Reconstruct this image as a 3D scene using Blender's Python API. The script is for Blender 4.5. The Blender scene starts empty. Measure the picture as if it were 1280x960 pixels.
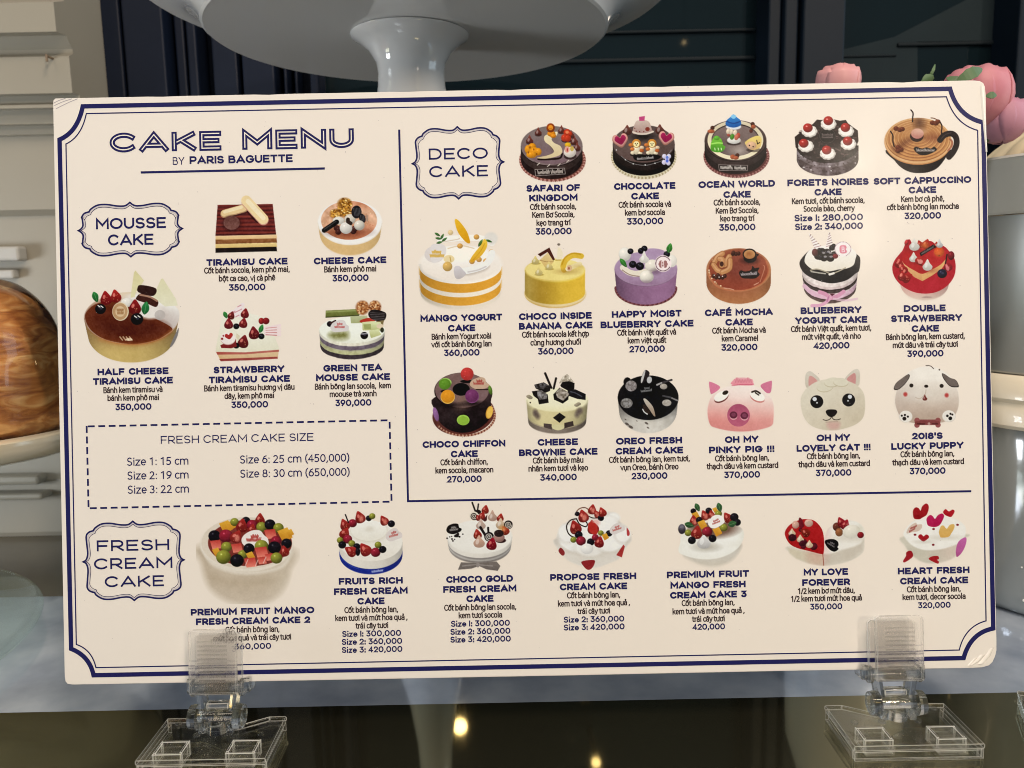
import bpy, bmesh, math, random
import numpy as np
from mathutils import Vector, Matrix

# ------------------------------------------------------------------ camera, world, lights, exposure
SC = bpy.context.scene
COL = SC.collection
SC.render.engine = 'CYCLES'
SC.cycles.use_denoising = True
SC.cycles.filter_width = 0.95
SC.cycles.max_bounces = 14
SC.cycles.transparent_max_bounces = 24
SC.cycles.transmission_bounces = 12
SC.cycles.sample_clamp_indirect = 6.0
SC.view_settings.view_transform = 'Standard'
SC.view_settings.look = 'None'
SC.view_settings.gamma = 1.0
SC.view_settings.exposure = 0.0
SC.view_settings.use_curve_mapping = False

PITCH, ROLL = math.radians(8.0), math.radians(1.15)
FPX = 28.0 / 36.0 * 1280.0            # focal length in photo pixels
CAM = Vector((0.0, 0.0, 0.207))       # the counter top is z = 0
DIST = 0.3588                         # camera to the face of the board
FW = Vector((0, math.cos(PITCH), -math.sin(PITCH)))
UP = Vector((0, math.sin(PITCH), math.cos(PITCH)))
RT = Vector((1, 0, 0))
cr, sr = math.cos(ROLL), math.sin(ROLL)

cam_data = bpy.data.cameras.new('camera')
cam = bpy.data.objects.new('camera', cam_data)
COL.objects.link(cam)
SC.camera = cam
cam_data.lens, cam_data.sensor_width, cam_data.sensor_fit = 28.0, 36.0, 'HORIZONTAL'
cam_data.clip_start, cam_data.clip_end = 0.01, 100.0
cam_data.dof.use_dof = True
cam_data.dof.focus_distance = DIST
cam_data.dof.aperture_fstop = 16.0
cx_, cy_ = RT * cr - UP * sr, RT * sr + UP * cr
m = Matrix((cx_, cy_, -FW)).transposed().to_4x4()
m.translation = CAM
cam.matrix_world = m

world = bpy.data.worlds.new('World')
SC.world = world
world.use_nodes = True
bg = world.node_tree.nodes['Background']
bg.inputs[0].default_value = (0.84, 0.93, 1.0, 1)
bg.inputs[1].default_value = 0.26


def area(name, loc, target, size, size_y, energy, col):
    d = bpy.data.lights.new(name, 'AREA')
    d.shape = 'RECTANGLE'
    d.size, d.size_y, d.energy, d.color = size, size_y, energy, col
    o = bpy.data.objects.new(name, d)
    COL.objects.link(o)
    o.location = loc
    o.rotation_euler = (Vector(target) - Vector(loc)).to_track_quat('-Z', 'Y').to_euler()
    return o


area('ceiling_or_fill_lamp', (0.44, -0.36, 1.32), (0.06, 0.36, 0.22), 0.34, 0.34, 12.4, (1.0, 0.83, 0.66))
area('ceiling_or_fill_lamp', (1.06, -1.60, 1.0), (0.1, 0.5, 0.1), 0.14, 0.3, 17.0, (1.0, 0.84, 0.67))  # added frontal fill, unseen, to brighten jar, loaf, clips and lower wall
area('ceiling_or_fill_lamp', (-0.7, -0.9, 1.5), (-0.1, 0.5, 0.2), 0.5, 0.5, 6.0, (1.0, 0.84, 0.68))
area('ceiling_or_fill_lamp', (-0.33, 0.34, 1.15), (-0.42, 0.62, 0.05), 0.3, 0.2, 1.2, (1.0, 0.92, 0.82))  # added overhead fill, unseen, to brighten the low left wall
area('window_or_fill_light', (-0.86, 0.25, 0.11), (-0.36, 0.62, 0.02), 0.20, 0.16, 3.0, (0.90, 0.95, 1.0))  # added low fill light for the skirting and counter at the left
area('window_or_fill_light', (1.3, 0.35, 0.65), (-0.2, 0.55, 0.2), 0.7, 0.9, 5.0, (0.72, 0.88, 1.0))


# ------------------------------------------------------------------ helpers
def ab(px, py):
    """photo pixel -> axes along the board (right, up), roll removed"""
    X, Y = px - 640.0, 480.0 - py
    return X * cr + Y * sr, -X * sr + Y * cr


def ray(px, py):
    a, b = ab(px, py)
    return FW + RT * (a / FPX) + UP * (b / FPX)


def onY(px, py, Y):
    d = ray(px, py)
    return CAM + d * (Y / d.y)


def onZ(px, py, Z):
    d = ray(px, py)
    return CAM + d * ((Z - CAM.z) / d.z)


PX = DIST / FPX                        # one photo pixel on the board, in metres
A0, B0 = 16.0, -362.4                  # bottom centre of the board


def loc(px, py):
    """photo pixel -> local x, y on the board"""
    a, b = ab(px, py)
    return (a - A0) * PX, (b - B0) * PX


def lin(c):
    c = np.asarray(c, float)
    return np.where(c <= 0.04045, c / 12.92, ((c + 0.055) / 1.055) ** 2.4)


def hx(h):
    h = h.lstrip('#')
    return np.array([int(h[i:i + 2], 16) / 255 for i in (0, 2, 4)])


def mat(name, col=(0.8, 0.8, 0.8), rough=0.5, metal=0.0, spec=0.5, noise=None, bump=None, coat=0.0, emit=None):
    """principled material; noise = (scale, amount, second colour), bump = (scale, strength)"""
    mt = bpy.data.materials.new(name)
    mt.use_nodes = True
    nt = mt.node_tree
    p = nt.nodes['Principled BSDF']
    p.inputs['Base Color'].default_value = (*col, 1)
    p.inputs['Roughness'].default_value = rough
    p.inputs['Metallic'].default_value = metal
    p.inputs['Specular IOR Level'].default_value = spec
    p.inputs['Coat Weight'].default_value = coat
    if emit:
        p.inputs['Emission Color'].default_value = (*emit[0], 1)
        p.inputs['Emission Strength'].default_value = emit[1]
    tc = nt.nodes.new('ShaderNodeTexCoord')
    if noise:
        n = nt.nodes.new('ShaderNodeTexNoise')
        n.inputs['Scale'].default_value = noise[0]
        n.inputs['Detail'].default_value = 6
        nt.links.new(tc.outputs['Object'], n.inputs['Vector'])
        r = nt.nodes.new('ShaderNodeValToRGB')
        r.color_ramp.elements[0].position, r.color_ramp.elements[1].position = 0.5 - noise[1] / 2, 0.5 + noise[1] / 2
        r.color_ramp.elements[0].color = (*col, 1)
        r.color_ramp.elements[1].color = (*noise[2], 1)
        nt.links.new(n.outputs['Fac'], r.inputs['Fac'])
        nt.links.new(r.outputs['Color'], p.inputs['Base Color'])
    if bump:
        n2 = nt.nodes.new('ShaderNodeTexNoise')
        n2.inputs['Scale'].default_value = bump[0]
        n2.inputs['Detail'].default_value = 4
        nt.links.new(tc.outputs['Object'], n2.inputs['Vector'])
        b = nt.nodes.new('ShaderNodeBump')
        b.inputs['Strength'].default_value = bump[1]
        b.inputs['Distance'].default_value = 0.002
        nt.links.new(n2.outputs['Fac'], b.inputs['Height'])
        nt.links.new(b.outputs['Normal'], p.inputs['Normal'])
    return mt


def clear_plastic(name, tint=(0.94, 0.95, 0.93), through=0.45, rough=0.03):
    """clear plastic: part refracting solid, part light passing straight through"""
    mt = bpy.data.materials.new(name)
    mt.use_nodes = True
    nt = mt.node_tree
    nt.nodes.clear()
    out = nt.nodes.new('ShaderNodeOutputMaterial')
    mix = nt.nodes.new('ShaderNodeMixShader')
    g = nt.nodes.new('ShaderNodeBsdfGlass')
    g.inputs['IOR'].default_value = 1.49
    g.inputs['Roughness'].default_value = rough
    g.inputs['Color'].default_value = (*tint, 1)
    t = nt.nodes.new('ShaderNodeBsdfTransparent')
    t.inputs['Color'].default_value = (*tint, 1)
    mix.inputs[0].default_value = through
    nt.links.new(g.outputs[0], mix.inputs[1])
    nt.links.new(t.outputs[0], mix.inputs[2])
    nt.links.new(mix.outputs[0], out.inputs[0])
    return mt


def mesh_obj(name, verts, faces, mt, parent=None, smooth=False, mats=None, idx=None):
    me = bpy.data.meshes.new(name)
    me.from_pydata([tuple(v) for v in verts], [], faces)
    for q in (mats or [mt]):
        me.materials.append(q)
    if idx is not None:
        me.polygons.foreach_set('material_index', idx)
    if smooth:
        me.polygons.foreach_set('use_smooth', [True] * len(me.polygons))
    me.update()
    o = bpy.data.objects.new(name, me)
    COL.objects.link(o)
    if parent is not None:
        o.parent = parent
    return o


def bm_obj(name, bm, mt, parent=None, smooth=False, loc=None):
    me = bpy.data.meshes.new(name)
    bmesh.ops.recalc_face_normals(bm, faces=bm.faces[:])
    bm.to_mesh(me)
    bm.free()
    me.materials.append(mt)
    if smooth:
        me.polygons.foreach_set('use_smooth', [True] * len(me.polygons))
    o = bpy.data.objects.new(name, me)
    COL.objects.link(o)
    if parent is not None:
        o.parent = parent
    if loc is not None:
        o.location = loc
    return o


def tag(o, label=None, cat=None, group=None, kind=None):
    for k, v in (('label', label), ('category', cat), ('group', group), ('kind', kind)):
        if v:
            o[k] = v
    return o


def thing(name, location, label, cat, group=None):
    o = bpy.data.objects.new(name, None)
    o.empty_display_size = 0.02
    COL.objects.link(o)
    o.location = location
    return tag(o, label, cat, group)


def box(bm, x0, x1, y0, y1, z0, z1, bev=0.0, seg=2):
    r = bmesh.ops.create_cube(bm, size=1.0)
    vs = r['verts']
    for v in vs:
        v.co = Vector(((x0 + x1) / 2 + v.co.x * (x1 - x0), (y0 + y1) / 2 + v.co.y * (y1 - y0), (z0 + z1) / 2 + v.co.z * (z1 - z0)))
    if bev > 0:
        es = list({e for v in vs for e in v.link_edges})
        bmesh.ops.bevel(bm, geom=es, offset=bev, segments=seg, affect='EDGES', profile=0.5)
    return bm


def cyl(bm, p0, p1, r0, r1=None, seg=24, cap=True):
    p0, p1 = Vector(p0), Vector(p1)
    r1 = r0 if r1 is None else r1
    q = (p1 - p0).to_track_quat('Z', 'Y').to_matrix()
    a, b = [], []
    for i in range(seg):
        t = 2 * math.pi * i / seg
        d = q @ Vector((math.cos(t), math.sin(t), 0))
        a.append(bm.verts.new(p0 + d * r0))
        b.append(bm.verts.new(p1 + d * r1))
    for i in range(seg):
        j = (i + 1) % seg
        bm.faces.new((a[i], a[j], b[j], b[i]))
    if cap:
        bm.faces.new(a[::-1])
        bm.faces.new(b)
    return bm


def lathe(bm, prof, center=(0, 0, 0), seg=96, close=False):
    """profile of (r, z) turned about a vertical axis"""
    c = Vector(center)
    rings = []
    for r, z in prof:
        if r < 1e-6:
            rings.append([bm.verts.new(c + Vector((0, 0, z)))])
        else:
            rings.append([bm.verts.new(c + Vector((r * math.cos(2 * math.pi * i / seg), r * math.sin(2 * math.pi * i / seg), z))) for i in range(seg)])
    pairs = list(zip(rings[:-1], rings[1:]))
    if close:
        pairs.append((rings[-1], rings[0]))
    for a, b in pairs:
        for i in range(seg):
            j = (i + 1) % seg
            if len(a) == 1 and len(b) == 1:
                continue
            if len(a) == 1:
                bm.faces.new((a[0], b[j], b[i]))
            elif len(b) == 1:
                bm.faces.new((a[i], a[j], b[0]))
            else:
                bm.faces.new((a[i], a[j], b[j], b[i]))
    return bm


def cr_curve(pts, closed, n=8):
    """Catmull-Rom through the points"""
    P = [np.array(p, float) for p in pts]
    N = len(P)
    out = []
    for i in range(N if closed else N - 1):
        p1, p2 = P[i], P[(i + 1) % N]
        p0 = P[i - 1] if (closed or i > 0) else p1
        p3 = P[(i + 2) % N] if (closed or i + 2 < N) else p2
        for k in range(n):
            t = k / n
            out.append(0.5 * ((2 * p1) + (-p0 + p2) * t + (2 * p0 - 5 * p1 + 4 * p2 - p3) * t * t + (-p0 + 3 * p1 - 3 * p2 + p3) * t ** 3))
    if not closed:
        out.append(P[-1])
    return out


def shade_auto(o, deg=40):
    me = o.data
    me.polygons.foreach_set('use_smooth', [True] * len(me.polygons))
    bm = bmesh.new()
    bm.from_mesh(me)
    lim = math.radians(deg)
    for e in bm.edges:
        if len(e.link_faces) == 2:
            e.smooth = e.calc_face_angle(0) < lim
    bm.to_mesh(me)
    bm.free()
    return o
# ------------------------------------------------------------------ the setting: counter and walls
M_WHITE = mat('white_paint', (0.31, 0.285, 0.23), rough=0.45, noise=(9, .8, (0.275, 0.255, 0.205)))
M_BAND = mat('grey_white_paint', (0.42, 0.41, 0.38), rough=0.45, noise=(9, .8, (0.38, 0.37, 0.34)))
M_NAVYP = mat('navy_paint', (0.0055, 0.0100, 0.024), rough=0.5, spec=0.2, noise=(14, .7, (0.004, 0.0075, 0.018)))
M_POST = mat('blue_black_paint', (0.004, 0.009, 0.017), rough=0.5, spec=0.15)
M_GLASSD = mat('dark_window_glass', (0.004, 0.009, 0.012), rough=0.03, spec=0.22, noise=(6, .5, (0.006, 0.013, 0.017)))
M_WOOD = mat('brown_wood', (0.22, 0.16, 0.10), rough=0.5, noise=(30, .6, (0.16, 0.11, 0.07)))
M_FRONT = mat('smoked_mirror_glass', (0.27, 0.255, 0.16), rough=0.05, metal=0.95, noise=(7, .5, (0.23, 0.215, 0.135)))
M_MID = mat('blue_grey_mirror', (0.70, 0.78, 0.90), rough=0.08, metal=0.52, noise=(24, .45, (0.34, 0.40, 0.52)))  # the noise tones imitate cloudy reflections in the strip
M_BACK = mat('olive_laminate', (0.15, 0.125, 0.085), rough=0.22, noise=(20, .6, (0.12, 0.10, 0.07)))

Y1, Y2, Y3 = 0.3615, 0.505, 0.80


def slab(name, y0, y1, mt, z=0.0, x0=-1.6, x1=1.6, th=0.02):
    bm = bmesh.new()
    box(bm, x0, x1, y0, y1, z - th, z)
    o = bm_obj(name, bm, mt)
    return tag(o, kind='structure')


slab('counter_top', -0.25, Y1, M_FRONT)
slab('counter_strip', Y1 + .0004, Y2, M_MID, -0.0002)
slab('counter_back', Y2 + .0004, Y3, M_BACK, -0.0002)

# white cornice wall at the left: stepped profile run along x, returned at its right end
WX = -0.3165                           # right end of the white wall


def zy(py, Y, px=40):
    return onY(px, py, Y).z


prof = [  # (y, z) from the top down
    (0.606, 0.62), (0.606, zy(2, .606)), (0.592, zy(3, .592)), (0.592, zy(40, .592)), (0.604, zy(45, .604)),
    (0.612, zy(62, .612)), (0.612, zy(68, .612)), (0.606, zy(71, .606)), (0.606, zy(117, .606)), (0.616, zy(120, .616)),
    (0.616, zy(129, .616)), (0.612, zy(131, .612)), (0.612, zy(135, .612)), (0.622, zy(137, .622)), (0.622, zy(155, .622)), (0.630, zy(157, .630)),
    (0.630, zy(168, .630)), (0.634, zy(170, .634)), (0.634, zy(262, .634)), (0.640, zy(270, .640)), (0.640, 0.09),
    (0.634, 0.085), (0.634, 0.052), (0.630, 0.048), (0.630, 0.004), (0.632, 0.0)]
bm = bmesh.new()
L_ = [bm.verts.new((-1.4, y, z)) for y, z in prof]
R_ = [bm.verts.new((WX, y, z)) for y, z in prof]
for i in range(len(prof) - 1):
    bm.faces.new((L_[i], R_[i], R_[i + 1], L_[i + 1]))
back = [bm.verts.new((WX, .69, z)) for y, z in (prof[0], prof[-1])]
bm.faces.new(R_ + [back[1], back[0]])
lb = [bm.verts.new((-1.4, .69, z)) for y, z in (prof[0], prof[-1])]
bm.faces.new((back[0], back[1], lb[1], lb[0]))
bm.faces.new((L_[0], lb[0], back[0], R_[0]))
wall = bm_obj('cornice_wall', bm, M_WHITE)
tag(wall, 'white wall with stepped cornice mouldings at the left of the menu board', 'wall')
bm = bmesh.new()
zt = zy(1, .6)
box(bm, -1.4, WX + .002, .586, .69, .66, .70)
wt = bm_obj('ceiling_trim', bm, M_WOOD, wall)
# applied panel moulding low on the white wall
bm = bmesh.new()
pa, pb = onY(30, 308, .636), onY(30, 326, .636)
box(bm, -1.0, pa.x, .628, .6402, pb.z, pa.z, .002)
pc, pd = onY(20, 337, .636), onY(20, 348, .636)
box(bm, -1.0, pc.x, .632, .6402, pd.z, pc.z, .0015)
q0, q1 = onY(64, 600, .636), onY(64, 622, .636)
bm_obj('panel_moulding', bm, M_BAND, wall)
bm = bmesh.new()
pz = [zy(y, .63, 30) for y in (592, 603, 612, 620)]
box(bm, -1.0, onY(58, 600, .63).x, .620, .6302 + .004, pz[1], pz[0], .003)
box(bm, -1.0, onY(66, 615, .63).x, .616, .6302 + .004, pz[3], pz[2], .003)
bm_obj('skirting_moulding', bm, M_WHITE, wall)
hook = bmesh.new()
hp = onY(63, 72, .603)
cyl(hook, (hp.x, .607, hp.z), (hp.x, .598, hp.z), .0009, seg=10)
cyl(hook, (hp.x, .598, hp.z + .001), (hp.x, .598, hp.z - .004), .0009, seg=10)
bm_obj('cup_hook', hook, M_WOOD, wall)

# dark navy panelling and windows behind
YN = 0.66
nav = thing('navy_panelling', (0, YN, 0), 'dark navy panelled wall with dark window panes behind the cake stand', 'wall')


def nx(px, py=60, Y=YN):
    return onY(px, py, Y).x


def navbox(name, px0, px1, dy0, dy1, mt, z0=-.0, z1=.72, parent=nav, bev=.0015):
    bm = bmesh.new()
    box(bm, nx(px0), nx(px1), dy0, dy1, z0, z1, bev)
    return bm_obj(name, bm, mt, parent)


navbox('door_panel', 60, 392, .030, .05, M_NAVYP)
for p0, p1, d in ((112, 152, -.0), (158, 208, -.004), (214, 226, .008), (231, 243, .004), (262, 293, .004), (300, 340, .002), (350, 354, .006), (362, 366, .010), (384, 394, .004)):
    navbox('vertical_board', p0, p1, d, .031 + abs(d) * .01, M_NAVYP)
navbox('window_post', 962, 978, .004, .046, M_POST)
navbox('window_post', 979, 996, -.002, .0455, M_POST)
navbox('window_post', 1000, 1052, -.006, .045, M_POST)
navbox('window_post', 1272, 1420, .0, .045, M_POST)
gp = navbox('window_pane', 392, 965, .036, .040, M_GLASSD, bev=0)
gp2 = navbox('window_pane', 1050, 1280, .036, .040, M_GLASSD, bev=0)
M_RAIL = mat('blue_black_rail', (0.006, 0.011, 0.015), rough=0.6, spec=.15)


def rail(px0, px1, py0, py1, d0, d1, mt=M_RAIL):
    bm = bmesh.new()
    a, b = onY((px0 + px1) / 2, py0, YN + d0), onY((px0 + px1) / 2, py1, YN + d0)
    box(bm, nx(px0), nx(px1), d0, d1, b.z, a.z, .001)
    bm_obj('window_rail', bm, mt, nav)


rail(690, 960, 37, 41, .033, .0365)
rail(640, 960, 72, 77, .033, .0365)
rail(1147, 1275, 51, 56, .033, .0365)
rail(1055, 1147, 68, 71, .034, .0365)
M_DIM = mat('grey_reflection_tone', (0.017, 0.027, 0.032), rough=0.7, spec=.1, noise=(20, .6, (0.013, 0.021, 0.026)))
# a slanted grey sheet standing in for a reflection in the right-hand pane
bm = bmesh.new()
pts = [onY(px, py, YN + .035) for px, py in ((1053, 62), (1118, 46), (1215, -4), (1280, -40), (1280, 50), (1147, 52), (1147, 105), (1053, 105))]
f = [bm.verts.new((p.x, .0352, p.z)) for p in pts]
f2 = [bm.verts.new((p.x, .0358, p.z)) for p in pts]
bm.faces.new(f)
bm.faces.new(f2[::-1])
for i in range(len(f)):
    j = (i + 1) % len(f)
    bm.faces.new((f[i], f2[i], f2[j], f[j]))
bm_obj('pane_reflection_sheet', bm, M_DIM, nav)

# small warm lamps: two added unseen behind the board for the counter's light spots, one behind the viewer, mirrored in the window
M_BULB = mat('lit_bulb', (1, 1, 1), emit=((1.0, 0.72, 0.34), 16.0))
M_CAP = mat('lamp_cap', (0.05, 0.05, 0.05), rough=0.4)
M_DIMB = mat('dim_bulb', (1, 1, 1), emit=((1.0, 0.72, 0.34), 6.0))
for px, py, r, what in ((575, 908, .0062, 'round warm bulb added unseen behind the board for a counter light spot'), (745, 953, .0040, 'smaller warm bulb added unseen behind the board for a counter light spot')):
    d = ray(px, py)
    d = d / d.y
    yv = .645
    P = Vector((d.x * yv, yv, -(CAM.z + d.z * yv)))
    t = thing('added_bulb', P, what, 'lamp')
    bm = bmesh.new()
    bmesh.ops.create_uvsphere(bm, u_segments=20, v_segments=12, radius=r)
    bm_obj('bulb', bm, M_BULB if r > .005 else M_DIMB, t, True)
    bm = bmesh.new()
    cyl(bm, (0, r * .85, 0), (0, .051, 0), r * .6)
    bm_obj('socket', bm, M_CAP, t)
d = ray(855, 53)
d = d / d.y
P = Vector((d.x * 3, 2 * (YN + .036) - 3, CAM.z + d.z * 3))
t = thing('pendant_bulb', P, 'tiny warm bulb hanging behind the viewer and mirrored in the window', 'lamp')
bm = bmesh.new()
bmesh.ops.create_uvsphere(bm, u_segments=20, v_segments=12, radius=.007)
bm_obj('bulb', bm, M_BULB, t, True)
bm = bmesh.new()
cyl(bm, (0, 0, .006), (0, 0, .5), .003, seg=8)
bm_obj('cord', bm, M_CAP, t)
# ------------------------------------------------------------------ printing on the board
PAPER_LIN = np.array([0.80, 0.775, 0.745])
PAPER_SEEN = hx('EEDCC6')
INK = {}


def print_mat(name, col, rough=0.32):
    return mat(name, col, rough=0.26, spec=0.09)


M_PAPER = mat('laminated_paper', tuple(PAPER_LIN), rough=0.26, spec=0.09)
M_NAVY = print_mat('navy_ink', (0.016, 0.017, 0.105))
M_BLACK = print_mat('black_ink', (0.040, 0.026, 0.030))
M_GREYINK = print_mat('grey_ink', (0.42, 0.40, 0.44))
M_PICT = mat('printed_picture', rough=0.26, spec=0.09)
_n = M_PICT.node_tree.nodes.new('ShaderNodeVertexColor')
_n.layer_name = 'print'
M_PICT.node_tree.links.new(_n.outputs['Color'], M_PICT.node_tree.nodes['Principled BSDF'].inputs['Base Color'])


# finger marks and rubbing on the laminate: uneven gloss, the same over paper, ink and pictures
for mt_ in (M_PAPER, M_NAVY, M_BLACK, M_PICT):
    t_ = mt_.node_tree
    co_, no_, mr_ = t_.nodes.new('ShaderNodeNewGeometry'), t_.nodes.new('ShaderNodeTexNoise'), t_.nodes.new('ShaderNodeMapRange')
    no_.inputs['Scale'].default_value, no_.inputs['Detail'].default_value = 26, 7
    mr_.inputs['From Min'].default_value, mr_.inputs['From Max'].default_value = .35, .65
    mr_.inputs['To Min'].default_value, mr_.inputs['To Max'].default_value = .16, .40
    t_.links.new(co_.outputs['Position'], no_.inputs['Vector'])
    t_.links.new(no_.outputs['Fac'], mr_.inputs['Value'])
    t_.links.new(mr_.outputs[0], t_.nodes['Principled BSDF'].inputs['Roughness'])

W_PICT, W_LINE, W_TEXT = 0.00003, 0.00005, 0.00007


class Ink:
    """collects flat printed shapes, in board millimetre space, as one mesh"""

    def __init__(s):
        s.v, s.f, s.mi, s.lev = [], [], [], 0

    def strip(s, pts, w, closed=False, z=W_LINE, mi=0):
        """a line of width w (metres) through local points, mitred"""
        P = [np.array(p, float) for p in pts]
        Q = [P[0]]
        for p in P[1:]:
            if np.hypot(*(p - Q[-1])) > 1e-7:
                Q.append(p)
        P = Q
        if closed and np.hypot(*(P[0] - P[-1])) < 1e-7:
            P.pop()
        n = len(P)
        if n < 2:
            return
        s.lev = (s.lev + 1) % 5
        z = z + s.lev * 0.000003
        base = len(s.v)
        for i in range(n):
            d0 = P[i] - P[i - 1] if (closed or i > 0) else P[1] - P[0]
            d1 = P[(i + 1) % n] - P[i] if (closed or i < n - 1) else P[-1] - P[-2]
            d0, d1 = d0 / np.hypot(*d0), d1 / np.hypot(*d1)
            n0, n1 = np.array([-d0[1], d0[0]]), np.array([-d1[1], d1[0]])
            mm = n0 + n1
            L = np.hypot(*mm)
            if L < 0.3:
                mm, k = n1, 1.0
            else:
                mm = mm / L
                k = min(1 / max(mm @ n1, 0.3), 2.2)
            o = mm * (w / 2 * k)
            s.v.append((*(P[i] + o), z))
            s.v.append((*(P[i] - o), z))
        for i in range(n if closed else n - 1):
            j = (i + 1) % n
            s.f.append((base + 2 * i, base + 2 * i + 1, base + 2 * j + 1, base + 2 * j))
            s.mi.append(mi)

    def poly(s, pts, z=W_LINE, mi=0):
        base = len(s.v)
        s.v += [(p[0], p[1], z) for p in pts]
        s.f.append(tuple(range(base, base + len(pts))))
        s.mi.append(mi)

    def raw(s, verts, faces, mi=0):
        base = len(s.v)
        s.v += verts
        s.f += [tuple(base + i for i in f) for f in faces]
        s.mi += [mi] * len(faces)

    def build(s, name, mats, parent, label=None):
        o = mesh_obj(name, s.v, s.f, None, parent, mats=mats, idx=s.mi)
        if label:
            o['label'] = label
        return o


# ---- a wide geometric capital alphabet drawn as strokes; box 0..1 high
def arc(cx, cy, rx, ry, a0, a1, n=16):
    return [(cx + rx * math.cos(math.radians(a0 + (a1 - a0) * i / n)), cy + ry * math.sin(math.radians(a0 + (a1 - a0) * i / n))) for i in range(n + 1)]


def S_(w):
    return arc(w / 2, .745, w / 2 - .03, .255, 28, 265, 14) + arc(w / 2, .255, w / 2, .255, 85, -152, 14)[1:]


def bowl(x0, w, y0, y1):
    r = (y1 - y0) / 2
    return [(x0, y1)] + arc(x0 + w - r, (y0 + y1) / 2, r, r, 90, -90, 10) + [(x0, y0)]


GL = {
    'A': (1.04, [[(0, 0), (.52, 1.0), (1.04, 0)], [(.2, .27), (.84, .27)]]),
    'B': (.80, [[(0, 0), (0, 1)] + bowl(0, .70, .53, 1)[1:], bowl(0, .80, 0, .53)]),
    'C': (.93, [arc(.50, .5, .50, .5, 42, 318, 26)]),
    'D': (.90, [[(0, 0), (0, 1)] + bowl(0, .90, 0, 1)[1:]]),
    'E': (.74, [[(.74, 1), (0, 1), (0, 0), (.74, 0)], [(0, .51), (.66, .51)]]),
    'F': (.72, [[(.72, 1), (0, 1), (0, 0)], [(0, .48), (.64, .48)]]),
    'G': (1.0, [arc(.50, .5, .50, .5, 42, 338, 26) + [(1.0, .46), (.58, .46)]]),
    'H': (.86, [[(0, 0), (0, 1)], [(.86, 0), (.86, 1)], [(0, .51), (.86, .51)]]),
    'I': (.02, [[(.01, 0), (.01, 1)]]),
    'K': (.84, [[(0, 0), (0, 1)], [(.80, 1), (.12, .46)], [(.30, .56), (.84, 0)]]),
    'L': (.66, [[(0, 1), (0, 0), (.66, 0)]]),
    'M': (1.08, [[(0, 0), (0, 1), (.54, .32), (1.08, 1), (1.08, 0)]]),
    'N': (.88, [[(0, 0), (0, 1), (.88, 0), (.88, 1)]]),
    'O': (1.08, ['c' , arc(.54, .5, .54, .5, 0, 360, 36)[:-1]]),
    'P': (.78, [[(0, 0), (0, 1)] + bowl(0, .78, .38, 1)[1:]]),
    'R': (.80, [[(0, 0), (0, 1)] + bowl(0, .77, .40, 1)[1:], [(.36, .38), (.80, 0)]]),
    'S': (.74, [S_(.74)]),
    'T': (.80, [[(0, 1), (.80, 1)], [(.40, 1), (.40, 0)]]),
    'U': (.84, [[(0, 1)] + arc(.42, .40, .42, .40, 180, 360, 16) + [(.84, 1)]]),
    'V': (.98, [[(0, 1), (.49, 0), (.98, 1)]]),
    'W': (1.40, [[(0, 1), (.36, 0), (.70, .95), (1.04, 0), (1.40, 1)]]),
    'X': (.84, [[(0, 0), (.84, 1)], [(0, 1), (.84, 0)]]),
    'Y': (.92, [[(0, 1), (.46, .44), (.92, 1)], [(.46, .44), (.46, 0)]]),
    'Z': (.74, [[(0, 1), (.74, 1), (0, 0), (.74, 0)]]),
    '0': (.86, ['c', arc(.43, .5, .43, .5, 0, 360, 30)[:-1]]),
    '1': (.04, [[(.02, 1), (.02, 0)]]),
    '2': (.70, [arc(.35, .68, .34, .32, 165, -30, 14) + [(0, 0), (.70, 0)]]),
    '3': (.70, [[(.04, 1), (.62, 1), (.32, .60)] + arc(.34, .30, .36, .30, 88, -150, 14)]),
    '4': (.80, [[(.58, 0), (.58, 1), (0, .26), (.80, .26)]]),
    '5': (.70, [[(.62, 1), (.14, 1), (.08, .54)] + arc(.33, .32, .37, .32, 112, -152, 14)]),
    '6': (.74, ['c', arc(.37, .32, .37, .32, 0, 360, 22)[:-1], [(.50, 1), (.08, .50)]]),
    '7': (.70, [[(0, 1), (.70, 1), (.24, 0)]]),
    '8': (.74, ['c', arc(.37, .28, .37, .28, 0, 360, 22)[:-1], 'c', arc(.37, .77, .31, .23, 0, 360, 20)[:-1]]),
    '9': (.74, ['c', arc(.37, .68, .37, .32, 0, 360, 22)[:-1], [(.24, 0), (.66, .50)]]),
    ',': (.10, [[(.09, .08), (.02, -.16)]]),
    ':': (.06, [[(.03, -.02), (.03, .12)], [(.03, .50), (.03, .64)]]),
    '!': (.04, [[(.02, .50), (.02, 1)], [(.02, 0), (.02, .03)]]),
    "'": (.04, [[(.02, .72), (.02, 1.02)]]),
    'i': (.04, [[(.02, 0), (.02, .60)], [(.02, 1.0), (.02, 1.03)]]),
    'z': (.52, [[(0, .64), (.52, .64), (0, 0), (.52, 0)]]),
    'e': (.66, [[(.02, .33), (.64, .33)] + arc(.33, .32, .33, .33, 0, 310, 20)]),
    'l': (.02, [[(.01, 0), (.01, 1)]]),
}
GL['É'] = (.74, GL['E'][1] + [[(.28, 1.24), (.50, 1.46)]])


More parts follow.
